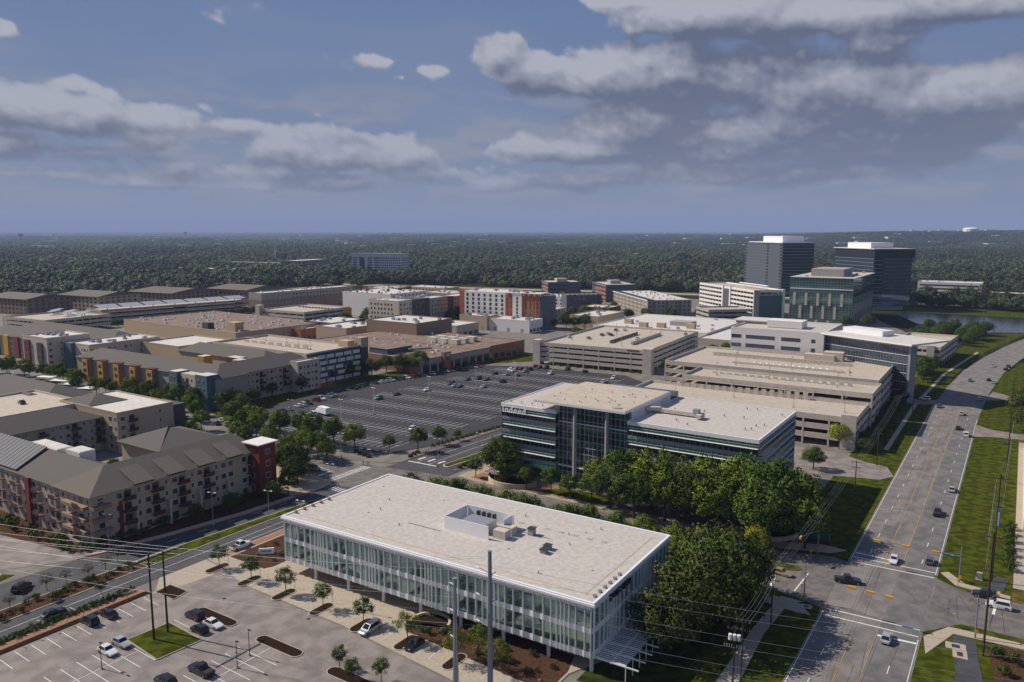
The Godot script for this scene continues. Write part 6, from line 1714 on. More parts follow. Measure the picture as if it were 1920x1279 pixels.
# ================================================================ vehicles
var protos := {}
func loft(s: MB, st: Array):  # stations along z: [z, y0, y1, half width, top half width]
	var rings := []
	for q in st:
		var ym: float = lerpf(q[1], q[2], 0.55)
		rings.append([Vector3(-q[3] * 0.96, q[1], q[0]), Vector3(-q[3], ym, q[0]), Vector3(-q[4], q[2], q[0]), Vector3(q[4], q[2], q[0]), Vector3(q[3], ym, q[0]), Vector3(q[3] * 0.96, q[1], q[0])])
	for k in rings.size() - 1:
		for j in 6:
			var n := (j + 1) % 6
			s.quad(rings[k][j], rings[k][n], rings[k + 1][n], rings[k + 1][j])
	var a: Array = rings[0]
	var b: Array = rings[-1]
	for j in range(1, 5):
		s.tri(a[0], a[j + 1], a[j])
		s.tri(b[0], b[j], b[j + 1])

func car_proto(kind: String) -> Node3D:
	if protos.has(kind): return protos[kind]
	var t := Node3D.new()
	var body := MB.new()
	var glass := {}
	# front of the car looks to -Z
	var L := 4.75
	var W := 0.92
	var belt := 0.92
	var top := 1.45
	var cab := [-0.75, 1.95, -0.15, 1.25]   # cabin at the belt, cabin at the roof (front, back)
	match kind:
		"suv": L = 4.75; W = 0.96; belt = 1.08; top = 1.76; cab = [-0.95, 2.25, -0.35, 1.95]
		"van": L = 5.1; W = 1.0; belt = 1.05; top = 1.80; cab = [-1.5, 2.45, -0.6, 2.2]
		"pickup": L = 5.8; W = 1.0; belt = 1.12; top = 1.90; cab = [-1.0, 1.05, -0.35, 0.75]
		"hatch": L = 4.2; W = 0.9; belt = 0.95; top = 1.52; cab = [-0.75, 1.95, -0.2, 1.6]
	var h := L * 0.5
	loft(body, [[-h, 0.42, 0.68, W * 0.72, W * 0.66], [-h + 0.22, 0.3, belt * 0.8, W * 0.93, W * 0.84], [-h + 0.9, 0.24, belt * 0.93, W, W * 0.9], [cab[0], 0.22, belt, W, W * 0.93], [cab[1], 0.22, belt, W, W * 0.93], [h - 0.25, 0.3, belt * (0.98 if kind != "pickup" else 0.9), W * 0.96, W * 0.88], [h, 0.42, belt * 0.78, W * 0.8, W * 0.74]])
	var wb := W * 0.9
	var wt := W * 0.72
	var A := Vector3(-wb, belt - 0.02, cab[0]); var B := Vector3(wb, belt - 0.02, cab[0]); var C := Vector3(wb, belt - 0.02, cab[1]); var D := Vector3(-wb, belt - 0.02, cab[1])
	var E := Vector3(-wt, top, cab[2]); var Fv := Vector3(wt, top, cab[2]); var G := Vector3(wt, top, cab[3]); var Hv := Vector3(-wt, top, cab[3])
	body.quad(E, Hv, G, Fv)
	body.quad(B, A, E, Fv); body.quad(D, C, G, Hv); body.quad(C, B, Fv, G); body.quad(A, D, Hv, E)
	if kind == "pickup":
		body.box(Vector3(0, 0.95, h - 0.06), Vector3(1.8, 0.3, 0.1))
	piece(t, "body", body.mesh(), M["car_grey"])
	for q in [["windshield", B, A, E, Fv], ["rear_window", D, C, G, Hv], ["side_window", C, B, Fv, G], ["side_window", A, D, Hv, E]]:
		var g := MB.new()
		var c: Vector3 = (q[1] + q[2] + q[3] + q[4]) * 0.25
		var n: Vector3 = (q[2] - q[1]).cross(q[3] - q[1]).normalized() * 0.012
		var v := []
		for j in range(1, 5): v.append(c + (q[j] - c) * 0.88 + n)
		g.quad(v[0], v[1], v[2], v[3])
		piece(t, q[0], g.mesh(), M["car_glass"])
	if kind == "pickup": box(t, "cargo_bed", Vector3(0, belt * 0.985, (cab[1] + h) * 0.5 + 0.02), Vector3(W * 1.6, 0.06, h - cab[1] - 0.3), M["rubber"])
	var wr := 0.34 if kind in ["sedan", "hatch"] else 0.38
	for sx in [-1, 1]:
		for z in [-h + 0.92, h - 0.95]:
			var w := piece(t, "wheel", cyl, M["rubber"], Vector3(sx * (W - 0.1), wr, z))
			w.rotation_degrees.z = 90
			w.scale = Vector3(wr * 2, 0.24, wr * 2)
			var rm := MeshInstance3D.new()
			rm.mesh = cyl
			rm.name = "rim"
			rm.material_override = M["rim"]
			rm.scale = Vector3(0.6, 1.06, 0.6)
			w.add_child(rm)
		box(t, "headlight", Vector3(sx * W * 0.68, belt * 0.70, -h + 0.13), Vector3(0.36, 0.14, 0.2), M["head_lamp"])
		box(t, "tail_light", Vector3(sx * W * 0.72, belt * 0.76, h - 0.11), Vector3(0.26, 0.2, 0.2), M["tail_lamp"])
	protos[kind] = t
	return t

func car(kind: String, color: String, at: Vector3, turn: float, label: String, group: String):
	var called := {"sedan": "sedan", "suv": "sport_utility_vehicle", "van": "minivan", "pickup": "pickup_truck", "hatch": "hatchback"}
	var t: Node3D = car_proto(kind).duplicate()
	t.name = numbered(called[kind])
	add_child(t)
	t.position = at
	t.rotation_degrees.y = turn
	tag(t, label, "car" if kind != "pickup" else "pickup truck", group)
	(t.get_node("body") as MeshInstance3D).material_override = M["car_" + color]

func build_vehicles():
	var near := "cars in the near car park"
	# along X: turn 90 puts the nose toward -X
	for q in [[202, 1225, "sedan", "white", -90, "white sedan beside the silver sedan at the grass island"], [228, 1210, "sedan", "silver", -90, "silver sedan parked against the square grass island"],
			[168, 1169, "suv", "black", 90, "black compact SUV parked along the brick path"], [204, 1156, "sedan", "black", 90, "black sedan parked along the brick path beside a black SUV"],
			[365, 1159, "suv", "black", 90, "dark SUV with a roof rack parked at the long mulch bed"], [400, 1175, "sedan", "white", -90, "white sedan parked at the long mulch bed"],
			[374, 1185, "hatch", "black", 90, "small black hatchback parked behind the dark SUV by the grass island"], [377, 1262, "pickup", "black", 90, "black pickup truck parked alone at the lower stall line"],
			[101, 1154, "sedan", "black", 0, "black sedan standing at the street kerb by the brick path"], [41, 1106, "suv", "black", 30, "black SUV leaving the driveway across the street"],
			[452, 1027, "pickup", "white", 0, "white pickup truck standing on the street by the white office"], [694, 1184, "van", "silver", 180, "grey minivan parked in a forecourt bay of the white office"],
			[777, 1213, "sedan", "black", 180, "black sedan parked in the shade of a forecourt tree"], [310, 1283, "suv", "black", 90, "black SUV at the lower end of the near car park"]]:
		car(q[2], q[3], P(q[0], q[1]) + Vector3(0, 0.05, 0), q[4], q[5], near)
	var rd := "vehicles on the wide road"
	for q in [[1676, 1054, "sedan", "white", 180, "white sedan stopping at the crossing on the wide road"], [1744, 1056, "hatch", "grey", 0, "grey hatchback past the crossing beside the right kerb"], [1662, 1201, "sedan", "silver", 0, "silver sedan approaching the crossing along the yellow line"],
			[1590, 1093, "pickup", "black", -72, "black pickup truck turning through the junction"], [1466, 1078, "sedan", "gold", -96, "beige sedan waiting at the cross street stop line"], [1845, 1120, "suv", "black", 90, "black SUV waiting on the side street under the signals"], [1872, 1140, "suv", "white", 92, "white SUV waiting behind the black SUV on the side street"],
			[1758, 965, "pickup", "black", 0, "dark flat-backed pickup driving away past the junction"], [1785, 921, "sedan", "silver", 0, "silver sedan driving behind the dark pickup"], [1812, 818, "suv", "white", 0, "white SUV driving beside a dark car on the long road"], [1797, 805, "sedan", "black", 0, "dark sedan driving beside a white SUV on the long road"],
			[1803, 778, "sedan", "silver", 0, "grey-silver sedan alone on the mid stretch of the wide road"], [1761, 764, "sedan", "teal", 180, "shadowed dark teal sedan in the kerb lane below the garages"], [1837, 751, "sedan", "silver", 0, "silver sedan near the right-hand driveway"], [1734, 750, "suv", "white", 84, "white SUV pulling out of the garage driveway"],
			[1819, 715, "sedan", "grey", 180, "grey sedan inside the office building's shadow on the road"], [1854, 714, "sedan", "black", 0, "black sedan ahead of a silver car by the far driveway"], [1863, 719, "sedan", "silver", 0, "silver car behind a black sedan by the far driveway"], [1862, 688, "sedan", "silver", 190, "pale car coming round the road's bend"], [1886, 694, "sedan", "black", -8, "dark car on the outer bend of the road"], [1891, 689, "suv", "grey", -8, "grey SUV leading on the outer bend of the road"],
			[590, 882, "suv", "grey", -97, "dark SUV waiting at the plaza stop line"]]:
		car(q[2], q[3], P(q[0], q[1]) + Vector3(0, 0.05, 0), q[4], q[5], rd)
	# the asphalt car park: a row against the lawn, then singles
	var lotg := "cars in the asphalt car park"
	var cols := ["white", "black", "grey", "white", "black", "silver", "blue", "black", "white", "grey", "teal", "black", "red"]
	var names := {"white": "white", "black": "black", "grey": "dark grey", "silver": "silver", "blue": "navy", "teal": "dark teal", "red": "red", "green": "green", "gold": "beige", "yellow": "yellow"}
	var ks := ["sedan", "suv", "sedan", "hatch", "suv", "pickup"]
	var a := Vector2(-270.5, -217)
	for k in 46:
		var u := k / 45.0
		var x := lerpf(-267.0, -280.0, u * 2.0) if u < 0.5 else lerpf(-280.0, -262.5, u * 2.0 - 1.0)
		var z := lerpf(-212, -358, u)
		if rng.randf() < 0.22: continue
		var c: String = cols[rng.randi() % cols.size()]
		var kd: String = ks[rng.randi() % ks.size()]
		car(kd, c if k > 0 else "yellow", Vector3(x + 4.5 + rng.randf_range(-0.4, 0.4), 0.05, z), 90 + rng.randf_range(-4, 4) + (180 if rng.randf() < 0.3 else 0), "%s %s in the parked row against the car park lawn" % [names[c] if k > 0 else "yellow", {"suv": "SUV", "hatch": "hatchback", "pickup": "pickup"}.get(kd, kd)], lotg)
	for q in [[709, 749, "van", "green"], [744, 741, "sedan", "black"], [776, 806, "suv", "white"], [800, 733, "sedan", "white"], [846, 721, "suv", "black"], [853, 725, "sedan", "silver"], [862, 726, "sedan", "grey"], [876, 713, "sedan", "grey"], [897, 711, "suv", "black"], [912, 713, "sedan", "teal"], [906, 727, "sedan", "silver"], [943, 717, "suv", "black"], [928, 702, "sedan", "black"], [950, 704, "sedan", "silver"], [957, 695, "suv", "white"], [966, 693, "suv", "silver"], [962, 697, "sedan", "white"], [978, 693, "sedan", "red"], [985, 698, "suv", "silver"], [994, 694, "suv", "black"], [1012, 690, "sedan", "red"], [1024, 691, "suv", "black"], [1032, 702, "suv", "white"], [1064, 694, "suv", "black"], [1097, 698, "sedan", "black"], [1132, 718, "suv", "white"], [1150, 711, "suv", "white"], [970, 705, "hatch", "gold"], [1005, 688, "sedan", "black"]]:
		car(q[2], q[3], P(q[0], q[1]) + Vector3(0, 0.05, 0), 2.0 + rng.randf_range(-3, 3) + (180 if rng.randf() < 0.5 else 0), "%s %s standing among the painted bays of the asphalt car park" % [names[q[3]], {"suv": "SUV", "van": "minivan", "hatch": "hatchback"}.get(q[2], q[2])], lotg)
	for q in [[1067, 633, "white"], [1104, 635, "gold"], [1129, 629, "grey"], [1141, 627, "silver"], [1146, 629, "black"], [1155, 620, "blue"], [1171, 620, "white"], [1195, 636, "white"], [1286, 628, "gold"]]:
		car("sedan", q[2], P(q[0], q[1], 12.2), 5.0 + rng.randf_range(-4, 4), "%s sedan parked on the long garage's roof deck" % names[q[2]], "cars on the long garage roof")
	for q in [[415, 790, "white"], [352, 785, "silver"], [408, 796, "black"], [424, 797, "silver"], [437, 783, "silver"], [75, 690, "white"], [12, 691, "white"], [23, 692, "grey"]]:
		car("sedan", q[2], P(q[0], q[1]) + Vector3(0, 0.05, 0), 60, "%s sedan half hidden by street trees among the apartments" % names[q[2]], "cars among the apartments")
	car("sedan", "black", Vector3(-310, 13.75, -138), 80, "black sedan alone on the apartments' tan roof deck", "")
	# white box truck
	var t := thing("box_truck", "white box truck parked across the bays of the asphalt car park", "truck", P(604, 777) + Vector3(0, 0.05, 0), 80)
	box(t, "cargo_box", Vector3(0, 2.15, 1.6), Vector3(2.4, 2.6, 6.0), M["white_paint"])
	var cb := MB.new()
	loft(cb, [[-4.2, 0.5, 1.15, 0.95, 0.9], [-3.6, 0.4, 1.3, 1.05, 1.0], [-3.1, 0.4, 2.2, 1.05, 0.95], [-1.6, 0.4, 2.3, 1.05, 0.95]])
	piece(t, "cab", cb.mesh(), M["white_paint"])
	box(t, "windshield", Vector3(0, 1.75, -3.42), Vector3(1.7, 0.75, 0.12), M["car_glass"])
	box(t, "chassis", Vector3(0, 0.7, 1.0), Vector3(1.6, 0.3, 7.0), M["dark_metal"])
	for q in [[-1, -3.0], [1, -3.0], [-1, 3.0], [1, 3.0]]:
		var w := piece(t, "wheel", cyl, M["rubber"], Vector3(q[0] * 1.0, 0.45, q[1]))
		w.rotation_degrees.z = 90
		w.scale = Vector3(0.9, 0.3, 0.9)
	car("van", "white", P(587, 778) + Vector3(0, 0.05, 0), 70, "white van nosed against the white box truck", lotg)
	for k in protos.keys(): protos[k].free()

# ================================================================ poles, wires, signals, signs, people
func wire(a: Vector3, b: Vector3, sag: float, label: String, group: String, r := 0.017, n := 14):
	var s := MB.new()
	var p := Vector3.ZERO
	for k in n:
		var u := (k + 1.0) / n
		var q := (b - a) * u - Vector3(0, sag * 4.0 * u * (1.0 - u), 0)
		s.tube(p, q, r, r, 5, false)
		p = q
	var o := MeshInstance3D.new()
	o.mesh = s.mesh()
	o.material_override = M["grey_metal"]
	o.name = numbered("power_line")
	add_child(o)
	o.position = a
	tag(o, label, "power line", group)

func street_lamp(at: Vector3, h: float, turn: float, label := "tall twin-headed street lamp on a slim grey pole", group := "twin street lamps along the streets"):
	var t := thing("street_lamp", label, "street lamp", at, turn, group)
	rod(t, "pole", Vector3.ZERO, Vector3(0, h, 0), 0.09, M["grey_metal"], 0.06)
	box(t, "base", Vector3(0, 0.3, 0), Vector3(0.4, 0.6, 0.4), M["concrete_grey"])
	box(t, "arm", Vector3(0, h, 0), Vector3(1.8, 0.07, 0.07), M["grey_metal"])
	for s in [-1, 1]: box(t, "lamp_head", Vector3(s * 0.95, h + 0.04, 0), Vector3(0.7, 0.14, 0.34), M["white_metal"])

func signal_mast(at: Vector3, h: float, dir: Vector3, length: float, spots: Array, label: String):
	var t := thing("traffic_signal_mast", label, "traffic signal", at, 0.0, "traffic signal masts of the junction")
	rod(t, "pole", Vector3.ZERO, Vector3(0, h + 2.2, 0), 0.16, M["steel"], 0.11)
	rod(t, "mast_arm", Vector3(0, h, 0), Vector3(0, h + 0.5, 0) + dir * length, 0.11, M["steel"], 0.06)
	for s in spots:
		var p: Vector3 = Vector3(0, h + 0.45 * s / length, 0) + dir * s
		var b := box(t, "signal_head", p + Vector3(0, -0.1, 0), Vector3(0.4, 0.5, 1.5) if absf(dir.z) > 0.5 else Vector3(1.5, 0.5, 0.4), M["signal_yellow"])
	box(t, "control_box", Vector3(0.2, 1.4, 0), Vector3(0.3, 0.8, 0.3), M["signal_yellow"])

func person(at: Vector3, turn: float, top: Color, legs: Color, label: String):
	var s := MB.new()
	var skin := Color(0.42, 0.26, 0.18)
	s.col = legs
	for q in [[-0.1, 0.16], [0.1, -0.14]]:
		s.tube(Vector3(q[0], 0.0, q[1] + 0.02), Vector3(q[0], 0.09, q[1]), 0.06, 0.055, 7)
		s.tube(Vector3(q[0], 0.06, q[1]), Vector3(q[0] * 0.95, 0.47, q[1] * 0.45), 0.055, 0.075, 7, false)
		s.tube(Vector3(q[0] * 0.95, 0.47, q[1] * 0.45), Vector3(q[0] * 0.8, 0.92, 0), 0.075, 0.11, 7, false)
	s.col = top
	s.tube(Vector3(0, 0.84, 0), Vector3(0, 1.1, 0), 0.19, 0.16, 9)
	s.tube(Vector3(0, 1.1, 0), Vector3(0, 1.4, 0), 0.16, 0.21, 9)
	s.tube(Vector3(0, 1.4, 0), Vector3(0, 1.5, 0), 0.21, 0.06, 9)
	for q in [-1, 1]:
		s.col = top
		s.tube(Vector3(q * 0.19, 1.42, 0), Vector3(q * 0.24, 1.14, -0.04 * q), 0.06, 0.048, 7)
		s.col = skin
		s.tube(Vector3(q * 0.24, 1.14, -0.04 * q), Vector3(q * 0.24, 0.88, 0.1 * q), 0.045, 0.036, 7)
		for f in 5: s.tube(Vector3(q * 0.24 + (f - 2) * 0.012, 0.88, 0.1 * q), Vector3(q * 0.24 + (f - 2) * 0.016, 0.80 + absf(f - 2.0) * 0.012, 0.12 * q), 0.01, 0.007, 4)
	s.col = skin
	s.tube(Vector3(0, 1.48, 0), Vector3(0, 1.56, 0), 0.055, 0.055, 8)
	for k in 5:  # head: stacked rings
		var y0 := 1.54 + 0.046 * k
		var rr := [0.055, 0.085, 0.098, 0.096, 0.08, 0.03]
		if k > 2: s.col = Color(0.03, 0.02, 0.015)
		s.tube(Vector3(0, y0, 0), Vector3(0, y0 + 0.046, 0), rr[k], rr[k + 1], 10)
	s.col = skin
	s.tube(Vector3(0, 1.63, -0.09), Vector3(0, 1.61, -0.12), 0.014, 0.008, 5)
	var o := MeshInstance3D.new()
	o.mesh = s.mesh(true)
	o.name = numbered("person")
	o.material_override = M["leaf_cloth"]
	add_child(o)
	o.position = at
	o.rotation_degrees.y = turn
	tag(o, label, "person")

func utility_pole(at: Vector3, h: float, arms: Array, label: String, group: String, m: Material, r := 0.17, turn := 0.0):
	var t := thing("utility_pole", label, "utility pole", at, turn, group)
	rod(t, "pole", Vector3(0, -0.5, 0), Vector3(0, h, 0), r, m, r * 0.7)
	for a in arms:
		box(t, "crossarm", Vector3(0, a, 0), Vector3(2.6, 0.12, 0.12), m)
		for s in [-1.1, -0.4, 0.4, 1.1]: box(t, "insulator", Vector3(s, a + 0.2, 0), Vector3(0.1, 0.28, 0.1), M["grey_metal"])
	return t

func build_furniture():
	var cloth := mat("leaf_cloth", 1, 1, 1, 0.85)
	cloth.vertex_color_use_as_albedo = true
	# wooden pole pair on the grass island
	for q in [[-134.3, -79.4, 17.3], [-134.6, -82.5, 16.6]]:
		utility_pole(Vector3(q[0], 0.2, q[1]), q[2], [], "tall dark wooden pole on the square grass island", "wooden poles on the grass island", M["wood"], 0.22)
	var ca := thing("pole_crossarm", "long timber crossarm joining the tops of the two wooden poles", "crossarm", Vector3(-134.45, 16.4, -81))
	box(ca, "beam", Vector3.ZERO, Vector3(0.22, 0.26, 11.0), M["wood"])
	for z in [-5.0, 0.0, 5.0]: box(ca, "insulator", Vector3(0, -0.7, z), Vector3(0.16, 1.2, 0.16), M["grey_metal"])
	# steel monopoles
	for q in [[-67.5, -96.5, 27.4, 0.52, "taller grey steel pole with side arms before the white office"], [-73.4, -95.0, 21.9, 0.5, "shorter grey steel pole with guy wires before the white office"]]:
		var t := thing("steel_pole", q[4], "power pole", Vector3(q[0], 0, q[1]), -17.0, "grey steel poles before the white office")
		rod(t, "shaft", Vector3(0, -0.5, 0), Vector3(0, q[2], 0), q[3], M["steel"], q[3] * 0.58)
		rod(t, "cap", Vector3(0, q[2], 0), Vector3(0, q[2] + 0.25, 0), q[3] * 0.7, M["grey_metal"])
		for k in 3:
			var y: float = q[2] - 4.0 - k * 4.6
			if q[2] > 25:
				box(t, "arm", Vector3(-1.7, y + 0.4, 0), Vector3(3.0, 0.12, 0.12), M["grey_metal"])
				box(t, "insulator", Vector3(-3.2, y + 0.4, 0), Vector3(0.9, 0.16, 0.16), M["white_metal"])
				var br := box(t, "brace", Vector3(1.0, y + 0.8, 0), Vector3(1.6, 0.12, 0.12), M["dark_metal"])
				br.rotation_degrees.z = 38
			else: box(t, "insulator", Vector3(-0.8, y + 3, 0), Vector3(1.2, 0.14, 0.14), M["white_metal"])
	var wl := "thin overhead wire crossing before the white office"
	var wg := "overhead wires before the white office"
	var dv := Vector3(0.957, 0, -0.29)
	for k in 3:
		var p := Vector3(-134.45, 15.0, -86 + k * 5.0)
		wire(p, p - dv * 170 + Vector3(0, 1.5, 0), 3.2, wl, wg)
		wire(p, Vector3(-73.4 + 0.2 * k, 19.6 - k * 3.0, -95.0 + 0.3), 1.6, wl, wg)
	for k in 2:
		var p := Vector3(-134.4, 17.2, -82.5 + k * 3.1)
		wire(p, p - dv * 170 + Vector3(0, 2.0, 0), 2.4, wl, wg)
		wire(p, Vector3(-67.5, 26.8 - k * 0.3, -96.5), 1.2, wl, wg)
	for k in 3:
		var y := 23.8 - k * 4.6
		var b := Vector3(-67.5, y, -96.5) + Vector3(-3.0, 0, 0.9)
		wire(b, Vector3(-240, y + 2, -44), 4.0, wl, wg)
		wire(b, Vector3(70, y + 1, -139), 3.0, wl, wg)
		wire(Vector3(-67.2, y + 1.2, -97.2), Vector3(75, y + 2, -141), 3.0, wl, wg)
	for k in 3: wire(Vector3(-73.2, 21.0 - k * 5.5, -95), Vector3(-69.0 + k * 0.5, 0.2, -88.0 - k), 0.0, "guy wire running down from the shorter steel pole", "guy wires of the steel pole", 0.03, 2)
	# poles along the wide road, left verge
	var lp := []
	for q in [[1388, 1290, 12.5], [1445, 1178, 12.0], [1601, 946, 13.0], [1644, 874, 13.0], [1680, 803, 13.0], [1711, 773, 12.0]]:
		var at := P(q[0], q[1])
		lp.append([at, q[2]])
		utility_pole(at, q[2], [q[2] - 0.5, q[2] - 2.0], "wooden pole with crossarms on the grass left of the wide road", "wooden poles left of the wide road", M["wood"], 0.16, 8.0)
	for k in lp.size() - 1:
		for s in [-1.0, -0.4, 0.4, 1.0]:
			wire(lp[k][0] + Vector3(s, lp[k][1] - 0.2, 0), lp[k + 1][0] + Vector3(s, lp[k + 1][1] - 0.2, 0), 0.9, "wire strung between the poles left of the wide road", "wires left of the wide road", 0.018, 8)
	var tr := P(1373, 1300)
	var t2 = utility_pole(tr, 12.2, [11.6, 9.6], "wooden pole with three grey transformer cans beside the curved path", "", M["wood"], 0.17, 15.0)
	for k in 3:
		var cn := piece(t2, "transformer", cyl, M["white_metal"], Vector3(-0.7 + k * 0.7, 10.4, 0.45))
		cn.scale = Vector3(0.6, 1.0, 0.6)
	for k in 9: box(t2, "insulator", Vector3(-1.6 + k * 0.4, 8.6, 0), Vector3(0.1, 0.5, 0.1), M["white_metal"])
	# right side poles
	for q in [[1858.7, 1091, 25.0], [1843, 1230, 24.0], [1885, 905, 20.0], [1893, 810, 20.0]]:
		var at := P(q[0], q[1])
		utility_pole(at, q[2], [q[2] - 1.0, q[2] - 7.5], "tall grey pole with crossarms on the grass right of the wide road", "tall poles right of the wide road", M["wood"], 0.2, 4.0)
	var bn := thing("pole_banner", "narrow blue banner hanging on the tall roadside pole", "banner", P(1858.7, 1091) + Vector3(0.3, 15.0, 0.2))
	box(bn, "cloth", Vector3.ZERO, Vector3(0.5, 4.4, 0.06), M["sign_blue"])
	for k in 7: box(bn, "print", Vector3(0, -1.5 + k * 0.45, 0.05), Vector3(0.26, 0.22, 0.03), M["white_paint"])
	for y in [24.0, 17.5, 23.2]:
		wire(P(1858.7, 1091) + Vector3(0.8, y, 0), P(1885, 905) + Vector3(0.8, y - 4, 0), 1.5, "wire strung along the right verge of the wide road", "wires right of the wide road", 0.02, 10)
		wire(P(1858.7, 1091) + Vector3(-0.8, y, 0), P(1843, 1230) + Vector3(-0.8, y - 1, 0), 0.8, "wire strung along the right verge of the wide road", "wires right of the wide road", 0.02, 8)
	# signals
	signal_mast(P(1798, 1093), 6.2, Vector3(-0.995, 0, 0.09), 17.5, [5.0, 11.0, 17.0], "grey signal mast reaching over the wide road from the right lawn")
	var bs := thing("street_name_sign", "blue street name sign hanging on the signal mast arm", "sign", P(1798, 1093) + Vector3(-2.4, 6.2, 0.2))
	box(bs, "panel", Vector3.ZERO, Vector3(2.4, 0.55, 0.06), M["sign_blue"])
	for k in 6: box(bs, "print", Vector3(-0.85 + k * 0.34, 0, 0.05), Vector3(0.2, 0.24, 0.02), M["white_paint"])
	signal_mast(P(1507, 1129), 6.0, Vector3(0.99, 0, 0.12), 17.0, [9.5, 13.0, 16.5], "grey signal mast reaching over the junction from the cross street corner")
	signal_mast(P(1533, 1040), 6.2, Vector3(-0.3, 0, 0.95), 9.0, [8.2], "pale signal mast standing at the grove corner")
	signal_mast(P(1828, 1197), 6.6, Vector3(0.4, 0, -0.92), 9.0, [4.0, 8.0], "grey signal mast on the corner with the dark path")
	for q in [[1795, 1108], [1503, 1118], [1520, 1052], [1787, 1176]]:
		var c := thing("crossing_button_post", "short post with a yellow push-button box at the junction", "signal post", P(q[0], q[1]), 0.0, "crossing button posts")
		box(c, "post", Vector3(0, 1.3, 0), Vector3(0.1, 2.6, 0.1), M["grey_metal"])
		box(c, "signal_box", Vector3(0, 2.6, 0), Vector3(0.4, 0.5, 0.3), M["signal_yellow"])
	for q in [[1533, 1000, "teal"], [1500, 985, "teal"]]:
		var s := thing("site_banner", "teal banner panel along the corner fence under the trees", "banner", P(q[0], q[1] + 15), 12.0, "teal banners at the corner")
		box(s, "panel", Vector3(0, 1.3, 0), Vector3(6.0, 1.8, 0.08), M["glass_green"])
		for x in [-2.8, 2.8]: box(s, "post", Vector3(x, 1.0, 0), Vector3(0.12, 2.2, 0.12), M["grey_metal"])
	var ys := thing("warning_sign", "yellow diamond road sign on the right lawn", "sign", P(1836, 812))
	box(ys, "post", Vector3(0, 1.2, 0), Vector3(0.08, 2.4, 0.08), M["grey_metal"])
	box(ys, "panel", Vector3(0, 2.6, 0.06), Vector3(0.9, 0.9, 0.05), M["signal_yellow"]).rotation_degrees.z = 45
	var ub := thing("utility_cabinet", "grey utility cabinet on the lawn by the signal mast", "cabinet", P(1836, 1087))
	box(ub, "cabinet", Vector3(0, 0.8, 0), Vector3(1.0, 1.6, 0.8), M["grey_metal"])
	box(ub, "plinth", Vector3(0, 0.08, 0), Vector3(1.4, 0.16, 1.2), M["concrete_grey"])
	box(ub, "cap", Vector3(0, 1.63, 0), Vector3(1.1, 0.06, 0.9), M["concrete_grey"])
	for q in [[1792, 1213, 3.4, 2.6], [1800, 1228, 2.4, 3.2], [1512, 1138, 2.2, 1.8]]:
		var v := thing("ground_vault", "square concrete ground vault lid with a dark slot in the lawn", "vault", P(q[0], q[1]), 6.0, "ground vaults in the lawns")
		box(v, "frame", Vector3(0, 0.1, 0), Vector3(q[2], 0.1, q[3]), M["walk"])
		box(v, "slot", Vector3(0, 0.14, 0), Vector3(q[2] * 0.4, 0.06, q[3] * 0.5), M["dark_metal"])
	# street and lot lamps
	for q in [[566, 1018, 11.0], [1358, 0, 0]]:
		if q[2] > 0: street_lamp(P(q[0], q[1]), q[2], 10)
	for q in [[97, 0]]: pass
	for q in [[621, 935, 10.5], [640, 860, 9], [820, 875, 9.5], [899, 860, 9], [505, 985, 9.5], [400, 985, 9], [205, 1030, 9], [928, 940, 9], [965, 815, 9], [545, 785, 8], [480, 800, 8]]:
		street_lamp(P(q[0], q[1]), q[2], 15.0)
	for q in [[701, 777], [804.5, 752], [893, 731], [966, 721], [640, 802]]:
		var t := thing("lot_lamp", "tall white lamp mast on a yellow base in the asphalt car park", "lamp post", P(q[0], q[1]), 0.0, "lamp masts of the asphalt car park")
		rod(t, "pole", Vector3(0, 0.9, 0), Vector3(0, 11.5, 0), 0.1, M["white_metal"], 0.07)
		rod(t, "base", Vector3.ZERO, Vector3(0, 0.95, 0), 0.42, M["paint_yellow"])
		for s in [-1, 1]: box(t, "lamp_head", Vector3(s * 0.7, 11.5, 0), Vector3(0.9, 0.16, 0.45), M["white_metal"])
		box(t, "arm", Vector3(0, 11.4, 0), Vector3(1.0, 0.08, 0.08), M["white_metal"])
	for k in 6:
		var at := Vector3(-152.0 + k * 11.75, 0.13, -109.5 + k * 0.2)
		var t := thing("bay_sign", "small accessible bay sign on a thin post", "sign", at, 0.0, "accessible bay signs")
		box(t, "post", Vector3(0, 1.0, 0), Vector3(0.07, 2.0, 0.07), M["grey_metal"])
		box(t, "panel", Vector3(0, 1.9, 0.05), Vector3(0.34, 0.5, 0.03), M["sign_blue"])
	for k in 8:
		var t := thing("path_sign", "small sign post between the brick path and the parked cars", "sign", Vector3(-153.9, 0.14, -64.0 - k * 3.1), 0.0, "sign posts along the brick path")
		box(t, "post", Vector3(0, 0.9, 0), Vector3(0.07, 1.8, 0.07), M["grey_metal"])
		box(t, "panel", Vector3(0.05, 1.7, 0), Vector3(0.03, 0.45, 0.3), M["steel"])
	for q in [[191, 1255], [468, 1230], [445, 1253], [682, 1150], [1012, 1279]]:
		var t := thing("parking_lamp", "dark slim lamp post in the near car park", "lamp post", P(q[0], q[1]), 0.0, "dark lamp posts in the near car park")
		rod(t, "pole", Vector3.ZERO, Vector3(0, 5.2, 0), 0.08, M["dark_metal"], 0.06)
		box(t, "lamp_head", Vector3(0.3, 5.2, 0), Vector3(0.8, 0.12, 0.3), M["dark_metal"])
		rod(t, "base", Vector3.ZERO, Vector3(0, 0.5, 0), 0.2, M["concrete_grey"])
	var ms := thing("monument_sign", "low white monument sign with dark lettering by the brick path", "sign", P(500, 1040), 42.0)
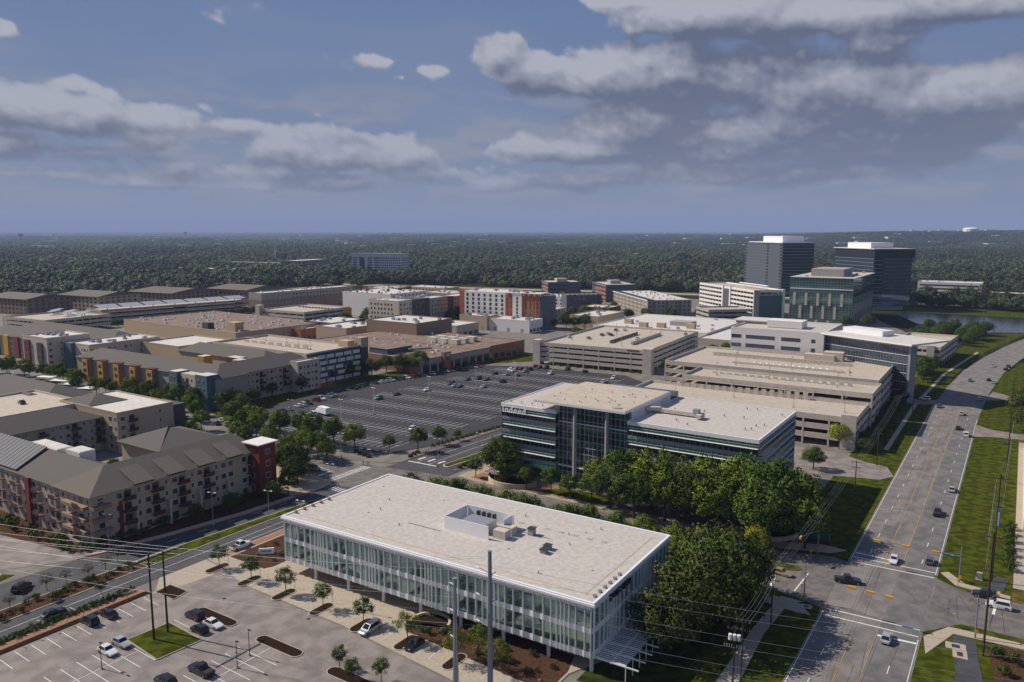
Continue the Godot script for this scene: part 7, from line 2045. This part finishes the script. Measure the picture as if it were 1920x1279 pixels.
	box(ms, "slab", Vector3(0, 0.9, 0), Vector3(3.6, 1.5, 0.3), M["white_paint"])
	for k in 8: box(ms, "letter", Vector3(-1.1 + k * 0.31, 0.95, 0.17), Vector3(0.2, 0.34, 0.05), M["navy_wall"])
	box(ms, "plinth", Vector3(0, 0.1, 0), Vector3(3.0, 0.3, 0.5), M["concrete_grey"])
	for k in 3:
		var c := thing("storm_drain", "dark square drain grate set in the near car park", "drain", P([420, 578, 230][k], [1123, 1161, 1262][k]), 0.0, "drain grates in the near car park")
		box(c, "frame", Vector3(0, 0.06, 0), Vector3(1.0, 0.03, 1.0), M["concrete_grey"])
		box(c, "grate", Vector3(0, 0.075, 0), Vector3(0.8, 0.03, 0.8), M["dark_metal"])
	# benches and planters on the corner plazas
	for q in [[668, 848], [676, 852], [684, 855], [692, 858], [770, 857], [776, 853], [783, 850], [862, 878], [870, 874], [878, 870]]:
		var b := thing("planter", "dark red planter with low plants on the corner plaza", "planter", P(q[0], q[1]) + Vector3(0, 0.15, 0), rng.randf_range(0, 40), "dark red planters on the plazas")
		box(b, "box", Vector3(0, 0.3, 0), Vector3(1.7, 0.6, 0.9), M["maroon"])
		piece(b, "plants", kinds["shrub0"][1], M["leaf"], Vector3(0, 0.35, 0)).scale = Vector3(0.8, 0.5, 0.5)
	for k in 12:
		var b := thing("bollard", "rust red bollard in the row on the plaza edge", "bollard", Vector3(-172.6 + k * 0.12, 0.15, -207.5 - k * 1.3), 0.0, "bollards on the plaza edge")
		rod(b, "post", Vector3.ZERO, Vector3(0, 1.0, 0), 0.12, M["brick"])
		rod(b, "cap", Vector3(0, 1.0, 0), Vector3(0, 1.08, 0), 0.15, M["dark_metal"])
	person(P(681, 873) + Vector3(0, 0.05, 0), 120, Color(0.05, 0.06, 0.1), Color(0.03, 0.03, 0.04), "person in dark clothes walking over the plaza crossing")
	person(P(690, 873) + Vector3(0, 0.05, 0), 100, Color(0.35, 0.10, 0.08), Color(0.05, 0.06, 0.09), "person in a red top walking beside another at the crossing")
